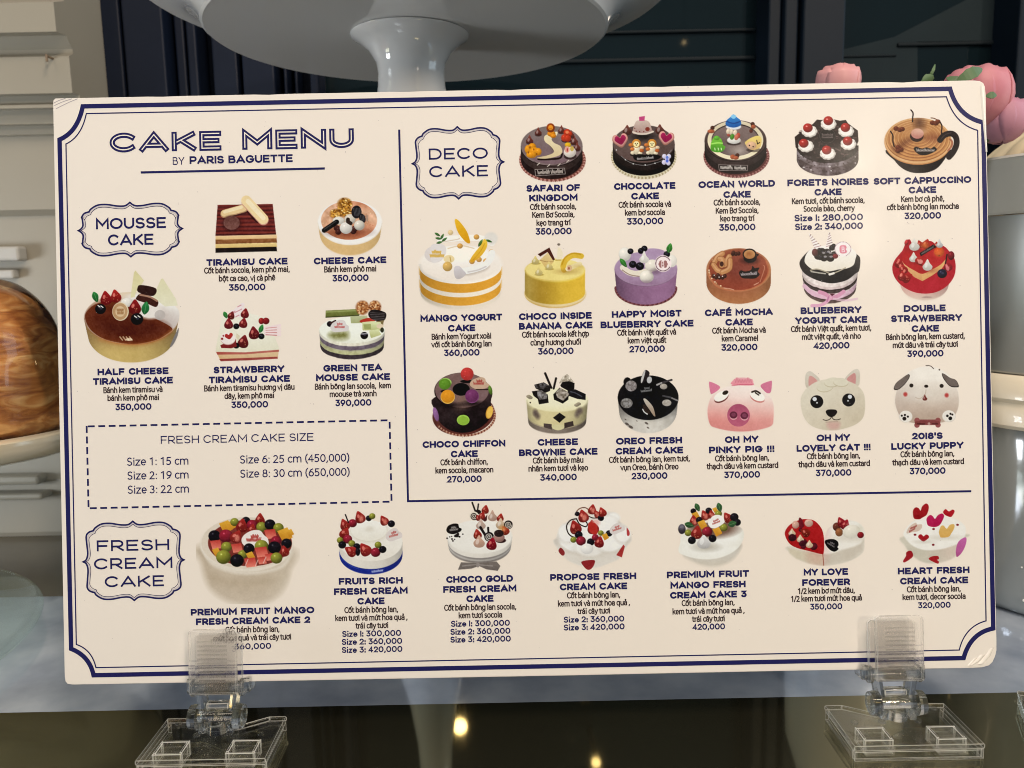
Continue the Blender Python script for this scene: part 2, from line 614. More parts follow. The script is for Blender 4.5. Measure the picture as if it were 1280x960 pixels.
def stroke_text(ink, text, x0, x1, y, cap, weight, gap=.30, space=.62, mi=0, z=W_TEXT, inline=None):
    """one line of stroke lettering fitted between photo x0..x1, centred on photo y"""
    n, pos = 0.0, []
    for ch in text:
        if ch == ' ':
            n += space - gap
            continue
        w, st = GL[ch]
        pos.append((n, st))
        n += w + gap
    n -= gap
    h = cap - weight
    wpx = x1 - x0 - weight
    sx = wpx / n
    (ax, ay), (bx, by) = loc(x0, y), loc(x1, y)
    # baseline direction follows the board
    mx, my = (ax + bx) / 2, (ay + by) / 2
    for layer in ([(weight, mi, z)] + ([(inline[0], inline[1], z + .00002)] if inline else [])):
        for off, st in pos:
            closed = False
            for s in st:
                if s == 'c':
                    closed = True
                    continue
                pts = [(mx + ((off + p[0]) * sx - wpx / 2) * PX, my + (p[1] - .5) * h * PX) for p in s]
                if not closed and len(pts) > 1:      # square ends
                    a, b = np.array(pts[0]), np.array(pts[1])
                    e = (a - b) / max(np.hypot(*(a - b)), 1e-9) * layer[0] * PX * .45
                    c, d = np.array(pts[-1]), np.array(pts[-2])
                    g = (c - d) / max(np.hypot(*(c - d)), 1e-9) * layer[0] * PX * .45
                    pts = [tuple(a + e)] + pts[1:-1] + [tuple(c + g)] if len(pts) > 2 else [tuple(a + e), tuple(c + g)]
                ink.strip(pts, layer[0] * PX, closed, z=layer[2], mi=layer[1])
                closed = False



# ---- a humanist lower-case alphabet drawn as strokes (x-height .485, capitals .674, ascenders .71)
XHT, CAPH, ASC, DSC = .485, .674, .71, -.20


def _o(x0, w, y0=0.0, y1=XHT):
    return arc(x0 + w / 2, (y0 + y1) / 2, w / 2, (y1 - y0) / 2, 0, 360, 22)[:-1]


def _arch(x0, w):
    return [(x0, .30)] + arc(x0 + w / 2, .30, w / 2, .185, 180, 0, 10)[1:] + [(x0 + w, 0)]


BL = {
    'a': (.50, [arc(.235, .335, .165, .15, 165, 0, 9) + [(.40, 0)], 'c', arc(.225, .135, .165, .135, 0, 360, 16)[:-1]]),
    'b': (.57, [[(.09, ASC), (.09, 0)], 'c', _o(.10, .39)]),
    'c': (.45, [arc(.28, .2425, .20, .2425, 52, 308, 16)]),
    'd': (.57, [[(.48, ASC), (.48, 0)], 'c', _o(.07, .40)]),
    'e': (.51, [[(.08, .25), (.44, .25)] + arc(.26, .2425, .18, .2425, 0, 310, 18)[1:]]),
    'f': (.30, [[(.12, 0), (.12, .56)] + arc(.24, .57, .12, .14, 175, 75, 6), [(.02, .465), (.27, .465)]]),
    'g': (.56, [[(.47, .475), (.47, -.03)] + arc(.28, -.03, .19, .17, 0, -150, 10)[1:], 'c', _o(.07, .39)]),
    'h': (.555, [[(.09, ASC), (.09, 0)], _arch(.09, .375)]),
    'i': (.234, [[(.117, 0), (.117, .475)], [(.117, .635), (.117, .665)]]),
    'k': (.48, [[(.09, ASC), (.09, 0)], [(.42, .475), (.13, .23)], [(.20, .29), (.45, 0)]]),
    'l': (.236, [[(.118, ASC), (.118, 0)]]),
    'm': (.834, [[(.09, .475), (.09, 0)], _arch(.09, .325), _arch(.415, .325)]),
    'n': (.555, [[(.09, .475), (.09, 0)], _arch(.09, .375)]),
    'o': (.55, ['c', _o(.07, .41)]),
    'p': (.57, [[(.09, .475), (.09, DSC)], 'c', _o(.10, .39)]),
    'q': (.57, [[(.48, .475), (.48, DSC)], 'c', _o(.07, .40)]),
    'r': (.33, [[(.09, .475), (.09, 0)], [(.09, .29)] + arc(.27, .27, .17, .20, 165, 85, 6)]),
    's': (.40, [arc(.205, .365, .13, .12, 40, 265, 10) + arc(.195, .12, .14, .12, 85, -145, 10)[1:]]),
    't': (.33, [[(.13, .60), (.13, .14)] + arc(.24, .13, .11, .12, 185, 290, 6), [(.02, .465), (.30, .465)]]),
    'u': (.55, [[(.46, .475), (.46, 0)], [(.09, .475), (.09, .185)] + arc(.275, .185, .185, .185, 180, 360, 10)[1:]]),
    'v': (.48, [[(.03, .475), (.24, 0), (.45, .475)]]),
    'x': (.46, [[(.03, .475), (.43, 0)], [(.43, .475), (.03, 0)]]),
    'y': (.47, [[(.03, .475), (.24, .03)], [(.45, .475), (.22, -.08), (.10, -.18), (.04, -.19)]]),
    'z': (.43, [[(.04, .475), (.38, .475), (.04, 0), (.39, 0)]]),
    'B': (.54, [[(.09, 0), (.09, CAPH)] + bowl(.09, .36, .36, CAPH)[1:], bowl(.09, .40, 0, .36)]),
    'C': (.58, [arc(.36, .337, .29, .337, 48, 312, 18)]),
    'K': (.54, [[(.09, 0), (.09, CAPH)], [(.49, CAPH), (.12, .31)], [(.22, .42), (.53, 0)]]),
    'M': (.80, [[(.08, 0), (.11, CAPH), (.40, .10), (.69, CAPH), (.72, 0)]]),
    'O': (.69, ['c', _o(.06, .57, 0, CAPH)]),
    'S': (.49, [arc(.25, .505, .17, .17, 35, 265, 12) + arc(.235, .165, .18, .17, 85, -148, 12)[1:]]),
    'V': (.56, [[(.02, CAPH), (.28, 0), (.54, CAPH)]]),
    'Y': (.54, [[(.01, CAPH), (.27, .30), (.53, CAPH)], [(.27, .30), (.27, 0)]]),
    '0': (.513, ['c', _o(.06, .39, 0, .65)]),
    '1': (.513, [[(.12, .55), (.29, .65), (.29, 0)]]),
    '2': (.513, [arc(.24, .47, .16, .18, 155, -35, 10) + [(.06, 0), (.44, 0)]]),
    '3': (.513, [arc(.22, .49, .16, .16, 140, -80, 9) + arc(.21, .17, .19, .17, 80, -140, 11)]),
    '4': (.513, [[(.35, 0), (.35, .65), (.04, .19), (.47, .19)]]),
    '5': (.513, [[(.41, .65), (.13, .65), (.10, .36)] + arc(.22, .20, .19, .20, 112, -138, 11)]),
    '6': (.513, ['c', _o(.07, .38, 0, .39), [(.38, .645), (.20, .55), (.075, .25)]]),
    '7': (.513, [[(.06, .65), (.44, .65), (.18, 0)]]),
    '8': (.513, ['c', _o(.07, .37, 0, .34), 'c', _o(.10, .31, .34, .65)]),
    '9': (.513, ['c', _o(.07, .38, .26, .65), [(.12, .005), (.30, .10), (.445, .40)]]),
    ',': (.207, [[(.12, .05), (.06, -.11)]]),
    '.': (.207, [[(.10, .01), (.10, .04)]]),
    ':': (.207, [[(.10, .01), (.10, .045)], [(.10, .40), (.10, .435)]]),
    '/': (.343, [[(.02, -.04), (.32, .70)]]),
    '(': (.284, [[(.24, .72), (.13, .55), (.09, .30), (.13, .05), (.24, -.13)]]),
    ')': (.284, [[(.05, .72), (.16, .55), (.20, .30), (.16, .05), (.05, -.13)]]),
}
import unicodedata
MARKS = {'\u0301': [[(-.04, .57), (.08, .70)]], '\u0300': [[(.04, .57), (-.08, .70)]], '\u0302': [[(-.12, .555), (0, .655), (.12, .555)]],
         '\u0303': [[(-.13, .58), (-.06, .63), (.05, .57), (.13, .63)]], '\u0309': [arc(0, .67, .06, .055, 160, -80, 7) + [(0, .575)]],
         '\u0323': [[(0, -.15), (0, -.12)]], '\u0306': [[(-.11, .65), (0, .57), (.11, .65)]]}


def font_text(ink, text, x0, x1, y, xh, weight=.130, mi=0, z=W_TEXT):
    """one line of the lower-case alphabet between photo x0..x1; y is the middle of the x-height"""
    strokes, n = [], 0.0
    for ch in text:
        if ch == ' ':
            n += .215
            continue
        d = unicodedata.normalize('NFD', ch)
        w, st = BL[d[0]]
        strokes.append((n, [q for q in st if not (d[0] == 'i' and len(d) > 1 and q == st[1] and '\u0323' not in d)]))
        up = sum(1 for q in d[1:] if q in MARKS and q != '\u0323')
        k = 0
        for q in d[1:]:
            if q == '\u031b':
                strokes.append((n + w - .10, [[(-.03, .44), (.06, .47), (.085, .57)]]))
                continue
            dx, dy = w / 2, (CAPH - XHT if d[0].isupper() else 0)
            if q != '\u0323':
                if up > 1 and k == 1:
                    dx, dy = dx + (.15 if q == '\u0301' else .13), dy + .07
                k += 1
            strokes.append((n + dx, [[(a, b + dy) for a, b in m_] for m_ in MARKS[q]]))
        n += w + .022
    em = xh / XHT
    sx = (x1 - x0) / (n - .12)
    (ax, ay), (bx, by) = loc(x0, y), loc(x1, y)
    mx, my = (ax + bx) / 2, (ay + by) / 2
    for off, st in strokes:
        closed = False
        for s in st:
            if s == 'c':
                closed = True
                continue
            pts = [(mx + ((off + p[0] - .06) * sx - (x1 - x0) / 2) * PX, my + (p[1] * em - xh / 2) * PX) for p in s]
            if not closed:
                h = weight * em * PX * .4
                a, b = np.array(pts[0]), np.array(pts[1])
                c, d2 = np.array(pts[-1]), np.array(pts[-2])
                pts = [tuple(a + (a - b) / max(np.hypot(*(a - b)), 1e-9) * h)] + pts[1:-1] + [tuple(c + (c - d2) / max(np.hypot(*(c - d2)), 1e-9) * h)]
            ink.strip(pts, weight * em * PX, closed, z=z, mi=mi)
            closed = False
# ------------------------------------------------------------------ the printed cake pictures
RES = 2.0                              # samples per photo pixel


class Picture:
    """paints one printed picture on a grid of coloured vertices; drawing units are k per photo pixel"""

    def __init__(s, x0, y0, x1, y1, k, seed=1):
        s.x0, s.y0, s.k = x0, y0, k
        s.nx, s.ny = int((x1 - x0) * RES) + 1, int((y1 - y0) * RES) + 1
        s.X, s.Y = np.meshgrid(np.arange(s.nx) / RES * k, np.arange(s.ny) / RES * k)
        s.rgb = np.tile(PAPER_SEEN, (s.ny, s.nx, 1)).astype(float)
        s.a = np.zeros((s.ny, s.nx))
        s.px = k / RES
        s.rs = np.random.RandomState(seed)
        s.clip = None
        s.soft_now = 0

    def put(s, m, col, op=1.0):
        m = np.clip(m, 0, 1) * op
        if s.soft_now >= 8 and s.a.max() > .5:      # wide soft tints stay on the cake
            m = m * s.a
        s.soft_now = 0
        if s.clip is not None:
            m = m * s.clip
        col = hx(col) if isinstance(col, str) else col
        s.rgb = s.rgb * (1 - m[..., None]) + np.clip(col, 0, 1) * m[..., None]
        s.a = s.a + m * (1 - s.a)

    def edge(s, d, soft=1.2):
        s.soft_now = soft
        return np.clip(.5 - d / (s.px * soft), 0, 1)

    def noise(s, cell, octaves=2):
        out, amp, tot = np.zeros((s.ny, s.nx)), 1.0, 0
        for o in range(octaves):
            c = cell / 2 ** o
            gx, gy = int(s.X.max() / c) + 3, int(s.Y.max() / c) + 3
            g = s.rs.rand(gy, gx)
            u, v = s.X / c, s.Y / c
            i, j = u.astype(int), v.astype(int)
            fu, fv = u - i, v - j
            fu, fv = fu * fu * (3 - 2 * fu), fv * fv * (3 - 2 * fv)
            out += amp * ((g[j, i] * (1 - fu) + g[j, i + 1] * fu) * (1 - fv) + (g[j + 1, i] * (1 - fu) + g[j + 1, i + 1] * fu) * fv)
            tot += amp
            amp *= .5
        return out / tot

    # -- ellipse; sh 0 flat, 1 ball
    def E(s, cx, cy, rx, ry=None, col='#ffffff', rot=0, sh=0, op=1, soft=1.2, col2=None):
        ry = rx if ry is None else ry
        c, n = math.cos(math.radians(rot)), math.sin(math.radians(rot))
        dx, dy = s.X - cx, s.Y - cy
        u, v = (dx * c + dy * n) / rx, (-dx * n + dy * c) / ry
        q = np.sqrt(u * u + v * v)
        m = s.edge((q - 1) * min(rx, ry), soft)
        base = hx(col)
        if sh:
            z = np.sqrt(np.clip(1 - q * q, 0, 1))
            ux, vy = dx / rx, dy / ry
            l = np.clip(-.35 * ux - .55 * vy + .75 * z, 0, 1)
            k = 1 - sh * .62 + sh * .75 * l
            f = base * k[..., None]
            h = np.clip(1 - np.hypot(ux + .3, vy + .38) / .26, 0, 1)
            f = f + (sh * .55 * h * h)[..., None]
            s.put(m, f, op)
        elif col2:
            t = np.clip((v + 1) / 2, 0, 1)[..., None]
            s.put(m, base * (1 - t) + hx(col2) * t, op)
        else:
            s.put(m, base, op)
        return m

    def sdf(s, pts):
        P = np.array(pts, float)
        d = np.full(s.X.shape, 1e9)
        ins = np.zeros(s.X.shape, bool)
        for i in range(len(P)):
            a, b = P[i], P[(i + 1) % len(P)]
            e = b - a
            wx, wy = s.X - a[0], s.Y - a[1]
            t = np.clip((wx * e[0] + wy * e[1]) / max(e @ e, 1e-9), 0, 1)
            d = np.minimum(d, (wx - e[0] * t) ** 2 + (wy - e[1] * t) ** 2)
            if a[1] != b[1]:
                cond = ((a[1] > s.Y) != (b[1] > s.Y)) & (s.X < e[0] * (s.Y - a[1]) / e[1] + a[0])
                ins ^= cond
        d = np.sqrt(d)
        return np.where(ins, -d, d)

    def P(s, pts, col, op=1, soft=1.2, smooth=False, col2=None, vert=True, round_=0):
        if smooth:
            pts = cr_curve(pts, True, 5)
        d = s.sdf(pts) - round_
        m = s.edge(d, soft)
        base = hx(col)
        if col2:
            A = np.array(pts)
            if vert:
                t = (s.Y - A[:, 1].min()) / max(np.ptp(A[:, 1]), 1)
            else:
                t = (s.X - A[:, 0].min()) / max(np.ptp(A[:, 0]), 1)
            t = np.clip(t, 0, 1)[..., None]
            s.put(m, base * (1 - t) + hx(col2) * t, op)
        else:
            s.put(m, base, op)
        return m

    def L(s, pts, w, col, op=1, smooth=False, soft=1.2, closed=False):
        if smooth:
            pts = cr_curve(pts, closed, 5)
        P = np.array(pts, float)
        d = np.full(s.X.shape, 1e9)
        for i in range(len(P) if closed else len(P) - 1):
            a, b = P[i], P[(i + 1) % len(P)]
            e = b - a
            wx, wy = s.X - a[0], s.Y - a[1]
            t = np.clip((wx * e[0] + wy * e[1]) / max(e @ e, 1e-9), 0, 1)
            d = np.minimum(d, (wx - e[0] * t) ** 2 + (wy - e[1] * t) ** 2)
        s.put(s.edge(np.sqrt(d) - w / 2, soft), col, op)

    # -- cake body: round cake seen from above; bands = [(fraction of the height, colour)]
    def CY(s, cx, cy, rx, ry, h, bands, top, top2=None, taper=0.0, sd=.3, si=.12, wob=0, soft=1.5):
        u = (s.X - cx) / rx
        for _ in range(3):
            low = cy + ry * np.sqrt(np.clip(1 - u * u, 0, 1))
            v = (s.Y - low) / h
            u = (s.X - cx) / (rx * (1 - taper * np.clip(v, 0, 1)))
        if wob:
            v = v + (s.noise(60) - .5) * wob
        q = np.abs(u)
        m = s.edge((q - 1) * rx, soft) * s.edge((v - 1) * h, soft) * (s.Y > cy - 2)
        col = np.tile(hx(bands[-1][1]), (s.ny, s.nx, 1)).astype(float)
        prev = hx(bands[-1][1])
        for e, c in reversed(bands[:-1]):
            t = np.clip(.5 - (v - e) * h / (s.px * 1.6), 0, 1)[..., None]
            col = col * (1 - t) + hx(c) * t
        sh = 1 - sd * np.clip(q, 0, 1) ** 3 + si * (-u) * .6
        s.put(m, col * sh[..., None])
        if top:
            s.E(cx, cy, rx, ry, top, col2=top2, soft=soft)

    def beads(s, cx, cy, rx, ry, r, cols, a0=0, a1=180, n=40):
        for i in range(n + 1):
            a = math.radians(a0 + (a1 - a0) * i / n)
            s.E(cx + rx * math.cos(a), cy + ry * math.sin(a), r, r, cols[i % len(cols)])

    def straw(s, cx, cy, r, rot=0, col='#b92a26', seeds=True):
        """a strawberry, pointing up for rot 0"""
        t = math.radians(rot)
        base = [(0, -1.25), (.55, -.62), (.92, .1), (.8, .72), (.3, 1.0), (-.3, 1.0), (-.8, .72), (-.92, .1), (-.55, -.62)]
        pts = [(cx + r * (x * math.cos(t) - y * math.sin(t)), cy + r * (x * math.sin(t) + y * math.cos(t))) for x, y in base]
        dk = '#%02x%02x%02x' % tuple(int(255 * q * .62) for q in hx(col))
        s.P(pts, col, smooth=True, col2=dk)
        s.E(cx - r * .3, cy - r * .25, r * .22, r * .34, '#f0907c', rot=20 + rot, op=.75)
        if seeds:
            for k in range(6):
                s.E(cx + r * (s.rs.rand() - .5) * 1.0, cy + r * (s.rs.rand() - .35) * 1.1, r * .07, r * .07, '#e8a070', op=.6)

    def drop(s, cx, cy, r, col='#eaddcb', lean=0, tall=1.5, dark=.80):
        """a piped dollop with a point"""
        pts = [(cx + lean * r, cy - tall * r), (cx + .45 * r, cy - .55 * r), (cx + r, cy + .15 * r), (cx + .72 * r, cy + .8 * r), (cx, cy + r), (cx - .72 * r, cy + .8 * r), (cx - r, cy + .15 * r), (cx - .5 * r, cy - .55 * r)]
        d2 = '#%02x%02x%02x' % tuple(int(255 * q * dark) for q in hx(col))
        s.P(pts, col, smooth=True, col2=d2)
        s.E(cx - .3 * r, cy - .05 * r, .3 * r, .5 * r, '#fbf2e4', op=.4, rot=15)

    def heart(s, cx, cy, w, h, col, rot=0, round_=0):
        t = math.radians(rot)
        base = [(0, 1), (-.62, .45), (-1, -.2), (-.82, -.85), (-.4, -.95), (0, -.45), (.4, -.95), (.82, -.85), (1, -.2), (.62, .45)]
        pts = [(cx + w * x * math.cos(t) - h * y * math.sin(t), cy + w * x * math.sin(t) + h * y * math.cos(t)) for x, y in base]
        d2 = '#%02x%02x%02x' % tuple(int(255 * q * .86) for q in hx(col))
        s.P(pts, col, smooth=True, col2=d2)

    def leaf(s, cx, cy, l, w, rot, col='#3d8a3c'):
        t = math.radians(rot)
        base = [(-1, 0), (-.4, -.85), (.3, -.8), (1, 0), (.3, .8), (-.4, .85)]
        pts = [(cx + l * x * math.cos(t) - w * y * math.sin(t), cy + l * x * math.sin(t) + w * y * math.cos(t)) for x, y in base]
        d2 = '#%02x%02x%02x' % tuple(int(255 * q * .66) for q in hx(col))
        s.P(pts, col, smooth=True, col2=d2)
        s.L([(cx - l * .8 * math.cos(t), cy - l * .8 * math.sin(t)), (cx + l * .8 * math.cos(t), cy + l * .8 * math.sin(t))], w * .12, '#8fbf78', op=.6)

    def blue(s, cx, cy, r, col='#1d1b26'):
        s.E(cx, cy, r, r * .95, col, sh=.75)
        s.E(cx + r * .1, cy - r * .1, r * .28, r * .2, '#5f5d70', op=.55)

    def write(s, x0, x1, y, h, col, w=None, slope=0, op=.9, gaps=()):
        """tiny handwriting"""
        n = int((x1 - x0) / (h * .55)) + 2
        pts = []
        for i in range(n * 2 + 1):
            t = i / (n * 2)
            yy = y + (h * .5 if i % 2 else -h * (.5 if s.rs.rand() > .25 else 1.0)) + slope * (t - .5)
            pts.append((x0 + (x1 - x0) * t, yy))
        g0 = 0
        for g in list(gaps) + [1.01]:
            seg = [p for i, p in enumerate(pts) if g0 <= i / (n * 2) < g]
            if len(seg) > 1:
                s.L(seg, w or h * .25, col, op=op)
            g0 = g + .04

    def plaque(s, cx, cy, w, h, col='#e0cfc0', ink='#b5453c', rot=-10, shadow=True):
        t = math.radians(rot)
        base = [(-1, .35), (-.85, -.35), (-.35, -.8), (.1, -.95), (.55, -.8), (.72, -.3), (1, .1), (.9, .7), (.2, .85), (-.6, .9)]
        pts = [(cx + w * x * math.cos(t) - h * y * math.sin(t), cy + w * x * math.sin(t) + h * y * math.cos(t)) for x, y in base]
        s.P(pts, col, smooth=True)
        s.write(cx - w * .28, cx + w * .3, cy - h * .3, h * .24, ink, slope=rot * .012 * w)
        s.write(cx - w * .55, cx + w * .55, cy + h * .15, h * .26, ink, slope=rot * .02 * w)

    def texture(s, m, cell, amt, octaves=2):
        """speckle inside a mask"""
        n = (s.noise(cell, octaves) - .5) * 2 * amt
        s.rgb = np.clip(s.rgb + (n * np.clip(m, 0, 1))[..., None], 0, 1)

    def build(s, name, parent, label):
        keep = s.a > .015
        kf = keep[:-1, :-1] | keep[1:, :-1] | keep[:-1, 1:] | keep[1:, 1:]
        jj, ii = np.nonzero(kf)
        id0 = jj * s.nx + ii
        quads = np.stack([id0, id0 + s.nx, id0 + s.nx + 1, id0 + 1], 1)
        used = np.unique(quads)
        remap = np.zeros(s.nx * s.ny, int)
        remap[used] = np.arange(len(used))
        quads = remap[quads]
        px = s.x0 + (s.X.ravel()[used] / s.k)
        py = s.y0 + (s.Y.ravel()[used] / s.k)
        Xp, Yp = px - 640.0, 480.0 - py
        co = np.stack([(Xp * cr + Yp * sr - A0) * PX, (-Xp * sr + Yp * cr - B0) * PX, np.full(len(px), W_PICT)], 1)
        g = (s.noise(s.k * 7, 2) - .5) * .07 + (s.noise(s.k * 1.6, 1) - .5) * .05     # halftone grain of the print
        rgb = np.clip(s.rgb + (g * np.clip(s.a, 0, 1))[..., None] * (1.15 - s.rgb.mean(-1, keepdims=True)), 0, 1)
        grey = rgb.mean(-1, keepdims=True)
        rgb = rgb + (grey - rgb) * .08 * s.a[..., None]
        c = rgb.reshape(-1, 3)[used]
        al = s.a.reshape(-1)[used]
        lc = (lin(c) / lin(PAPER_SEEN)) ** 1.2 * PAPER_LIN
        lc = np.where(al[:, None] < .015, PAPER_LIN, np.clip(lc, 0.004, .92))
        me = bpy.data.meshes.new(name)
        nq = len(quads)
        me.vertices.add(len(used))
        me.vertices.foreach_set('co', co.ravel())
        me.loops.add(nq * 4)
        me.loops.foreach_set('vertex_index', quads.ravel())
        me.polygons.add(nq)
        me.polygons.foreach_set('loop_start', np.arange(nq) * 4)
        me.polygons.foreach_set('loop_total', np.full(nq, 4))
        me.update(calc_edges=True)
        ca = me.color_attributes.new('print', 'FLOAT_COLOR', 'POINT')
        ca.data.foreach_set('color', np.concatenate([lc, np.ones((len(used), 1))], 1).ravel())
        me.materials.append(M_PICT)
        o = bpy.data.objects.new(name, me)
        COL.objects.link(o)
        o.parent = parent
        o['label'] = label
        return o
def pic_safari():
    c = Picture(640, 140, 740, 230, 10.67, 1)
    c.E(540, 640, 428, 272, '#7c4a3c')
    c.beads(540, 642, 428, 274, 17, ['#8d5244', '#c08a78'], -28, 205, 62)
    c.CY(529, 452, 411, 265, 178, [(.06, '#221713'), (.5, '#4c3a33'), (1, '#35241f')], '#85736a', '#8f7871', sd=.35)
    c.E(529, 450, 388, 244, '#8c7b70', col2='#86696a')
    c.E(760, 420, 130, 140, '#957a74', op=.5, soft=40)
    c.L([(470, 400), (560, 500), (560, 560), (350, 628), (620, 620), (668, 560)], 26, '#2c1d19', smooth=True)
    c.P([(428, 335), (470, 300), (600, 262), (590, 320), (528, 355), (560, 410), (640, 450), (670, 510), (655, 560), (590, 595), (450, 622), (330, 612), (470, 578), (550, 545), (552, 505), (500, 445), (440, 395)], '#ecd9ae', smooth=True, col2='#d9bf90')
    for x, y, r in ((350, 270, 46), (235, 375, 48), (660, 240, 44), (830, 385, 50), (868, 470, 46), (790, 300, 40)):
        c.E(x, y + 34, r * 1.0, r * .5, '#3a211b', op=.7)
        c.drop(x, y, r, '#9a5140', tall=1.45, dark=.55)
    for x, y, r in ((525, 290, 55), (550, 320, 40)):
        c.E(x, y, r, r * .7, '#ec9420', sh=.4)
    c.E(515, 212, 56, 62, '#a9501c', sh=.3)
    c.E(515, 208, 32, 34, '#ee9a2c')
    c.L([(500, 225), (530, 225)], 6, '#6a2a10')
    for x, y, rx, ry in ((215, 500, 46, 60), (270, 460, 50, 45), (300, 530, 70, 60), (350, 530, 45, 50), (260, 570, 70, 45)):
        c.E(x, y, rx, ry, '#eb9b1e', sh=.35)
    c.texture(c.E(280, 520, 1, 1, '#eb9b1e'), 40, .1)
    for x, y in ((240, 470), (290, 500), (330, 560), (220, 540)):
        c.E(x, y, 9, 14, '#8a4a10', op=.8)
    c.E(725, 380, 66, 30, '#2a1614', op=.8)
    for x, y, rx, ry in ((735, 275, 48, 48), (700, 345, 45, 50), (745, 350, 44, 48), (775, 290, 28, 30)):
        c.E(x, y, rx, ry, '#cf4526', sh=.35)
    c.E(735, 270, 22, 20, '#ec8a58')
    c.E(775, 590, 85, 45, '#2a1916', op=.7)
    c.E(772, 535, 82, 72, '#e9d8c4', sh=.25)
    c.E(745, 440, 42, 34, '#e8b428', sh=.3)
    c.E(735, 500, 34, 44, '#e2a58c')
    c.E(738, 505, 10, 24, '#b8403c')
    c.E(800, 490, 26, 34, '#cfae58')
    c.L([(290, 660), (370, 700), (480, 712), (620, 700), (745, 655)], 8, '#4b3630', smooth=True)
    for x, y in ((350, 695), (485, 715), (625, 705), (742, 655)):
        c.L([(x - 14, y + 14), (x + 18, y - 14)], 10, '#dccbb6')
    c.P([(305, 768), (700, 748), (712, 826), (316, 852)], '#2b1c18')
    c.L([(305, 768), (700, 748), (712, 826), (316, 852)], 7, '#b3a294', closed=True)
    c.write(340, 680, 804, 36, '#dccbb8', 8, -16, gaps=(.48,))
    return c


def pic_choco():
    c = Picture(755, 135, 855, 225, 10.67, 2)
    c.E(530, 640, 424, 288, '#d8c8a4')
    c.beads(530, 650, 420, 284, 17, ['#d9caa8', '#b7a27c'], -15, 195, 64)
    c.CY(530, 480, 412, 250, 172, [(.05, '#140f0d'), (.6, '#2c201b'), (1, '#1c1310')], '#5d4a43', '#6a5148', sd=.3)
    c.E(520, 420, 330, 150, '#7c665b', op=.8, soft=60)
    c.E(520, 380, 150, 50, '#14100e', op=.8, soft=14)
    c.L([(230, 640), (300, 700), (400, 745), (550, 765), (680, 735), (790, 690), (900, 560)], 7, '#8f8780', smooth=True)
    for x, y in ((390, 745), (550, 760), (680, 738), (285, 690), (165, 560)):
        c.E(x, y, 9, 9, '#d0c8bc')
    for x, y, r in ((310, 300, 62), (745, 290, 62)):
        c.drop(x, y, r, '#8d5040', tall=1.2, dark=.5)
    c.P([(380, 330), (420, 190), (470, 165), (560, 165), (610, 200), (640, 290), (655, 310), (600, 340), (520, 350), (440, 350)], '#d2b9a4', smooth=True, col2='#b18e80')
    c.L([(385, 320), (460, 345), (560, 345), (655, 315)], 22, '#dcc8b0', smooth=True)
    c.P([(468, 118), (545, 108), (540, 170), (470, 172)], '#c64c78')
    c.E(580, 282, 30, 28, '#8d3c2c')
    for x, y in ((410, 270), (430, 310), (475, 315), (530, 315)):
        c.E(x, y, 8, 8, '#7c3a30')
    for x, y, r in ((220, 428, -12), (828, 398, 10)):
        c.heart(x, y + 10, 105, 92, '#c78a72', r)
        c.heart(x - 2, y + 2, 96, 82, '#e8a695', r)
        c.heart(x, y, 76, 62, '#b32458', r)
    for x in (432, 640):
        c.E(x - 2, 625, 80, 24, '#15100e', op=.8)
        c.E(x, 560, 50, 62, '#e9d6b0', sh=.25)
        for dx, dy, col in ((-75, -55, '#d9803c'), (72, -20, '#e8c9a0'), (-50, 50, '#e9d6b0'), (50, 55, '#e9d6b0'), (70, 20, '#c86a30'), (-55, 0, '#d9803c')):
            c.E(x + dx, 548 + dy, 30, 24, col, sh=.3)
        c.E(x, 472, 60, 58, '#d99038', sh=.3)
        c.E(x, 482, 40, 40, '#f2dfa0')
        for dx in (-14, 14):
            c.E(x + dx, 474, 6, 7, '#2a1a14')
        c.E(x, 494, 9, 7, '#2a1a14')
    c.P([(390, 650), (460, 615), (560, 625), (690, 620), (760, 650), (700, 690), (560, 705), (430, 700)], '#191210', smooth=True)
    c.write(440, 660, 672, 22, '#cfc4b8', 6, -20)
    for x, y in ((805, 645), (865, 645), (800, 725), (858, 735)):
        c.E(x, y, 30, 32, '#d9cdd8', sh=.2)
    c.E(842, 690, 30, 48, '#c9bcd4')
    c.E(842, 660, 18, 20, '#6f86c8')
    c.E(842, 705, 18, 22, '#5f74c4')
    return c


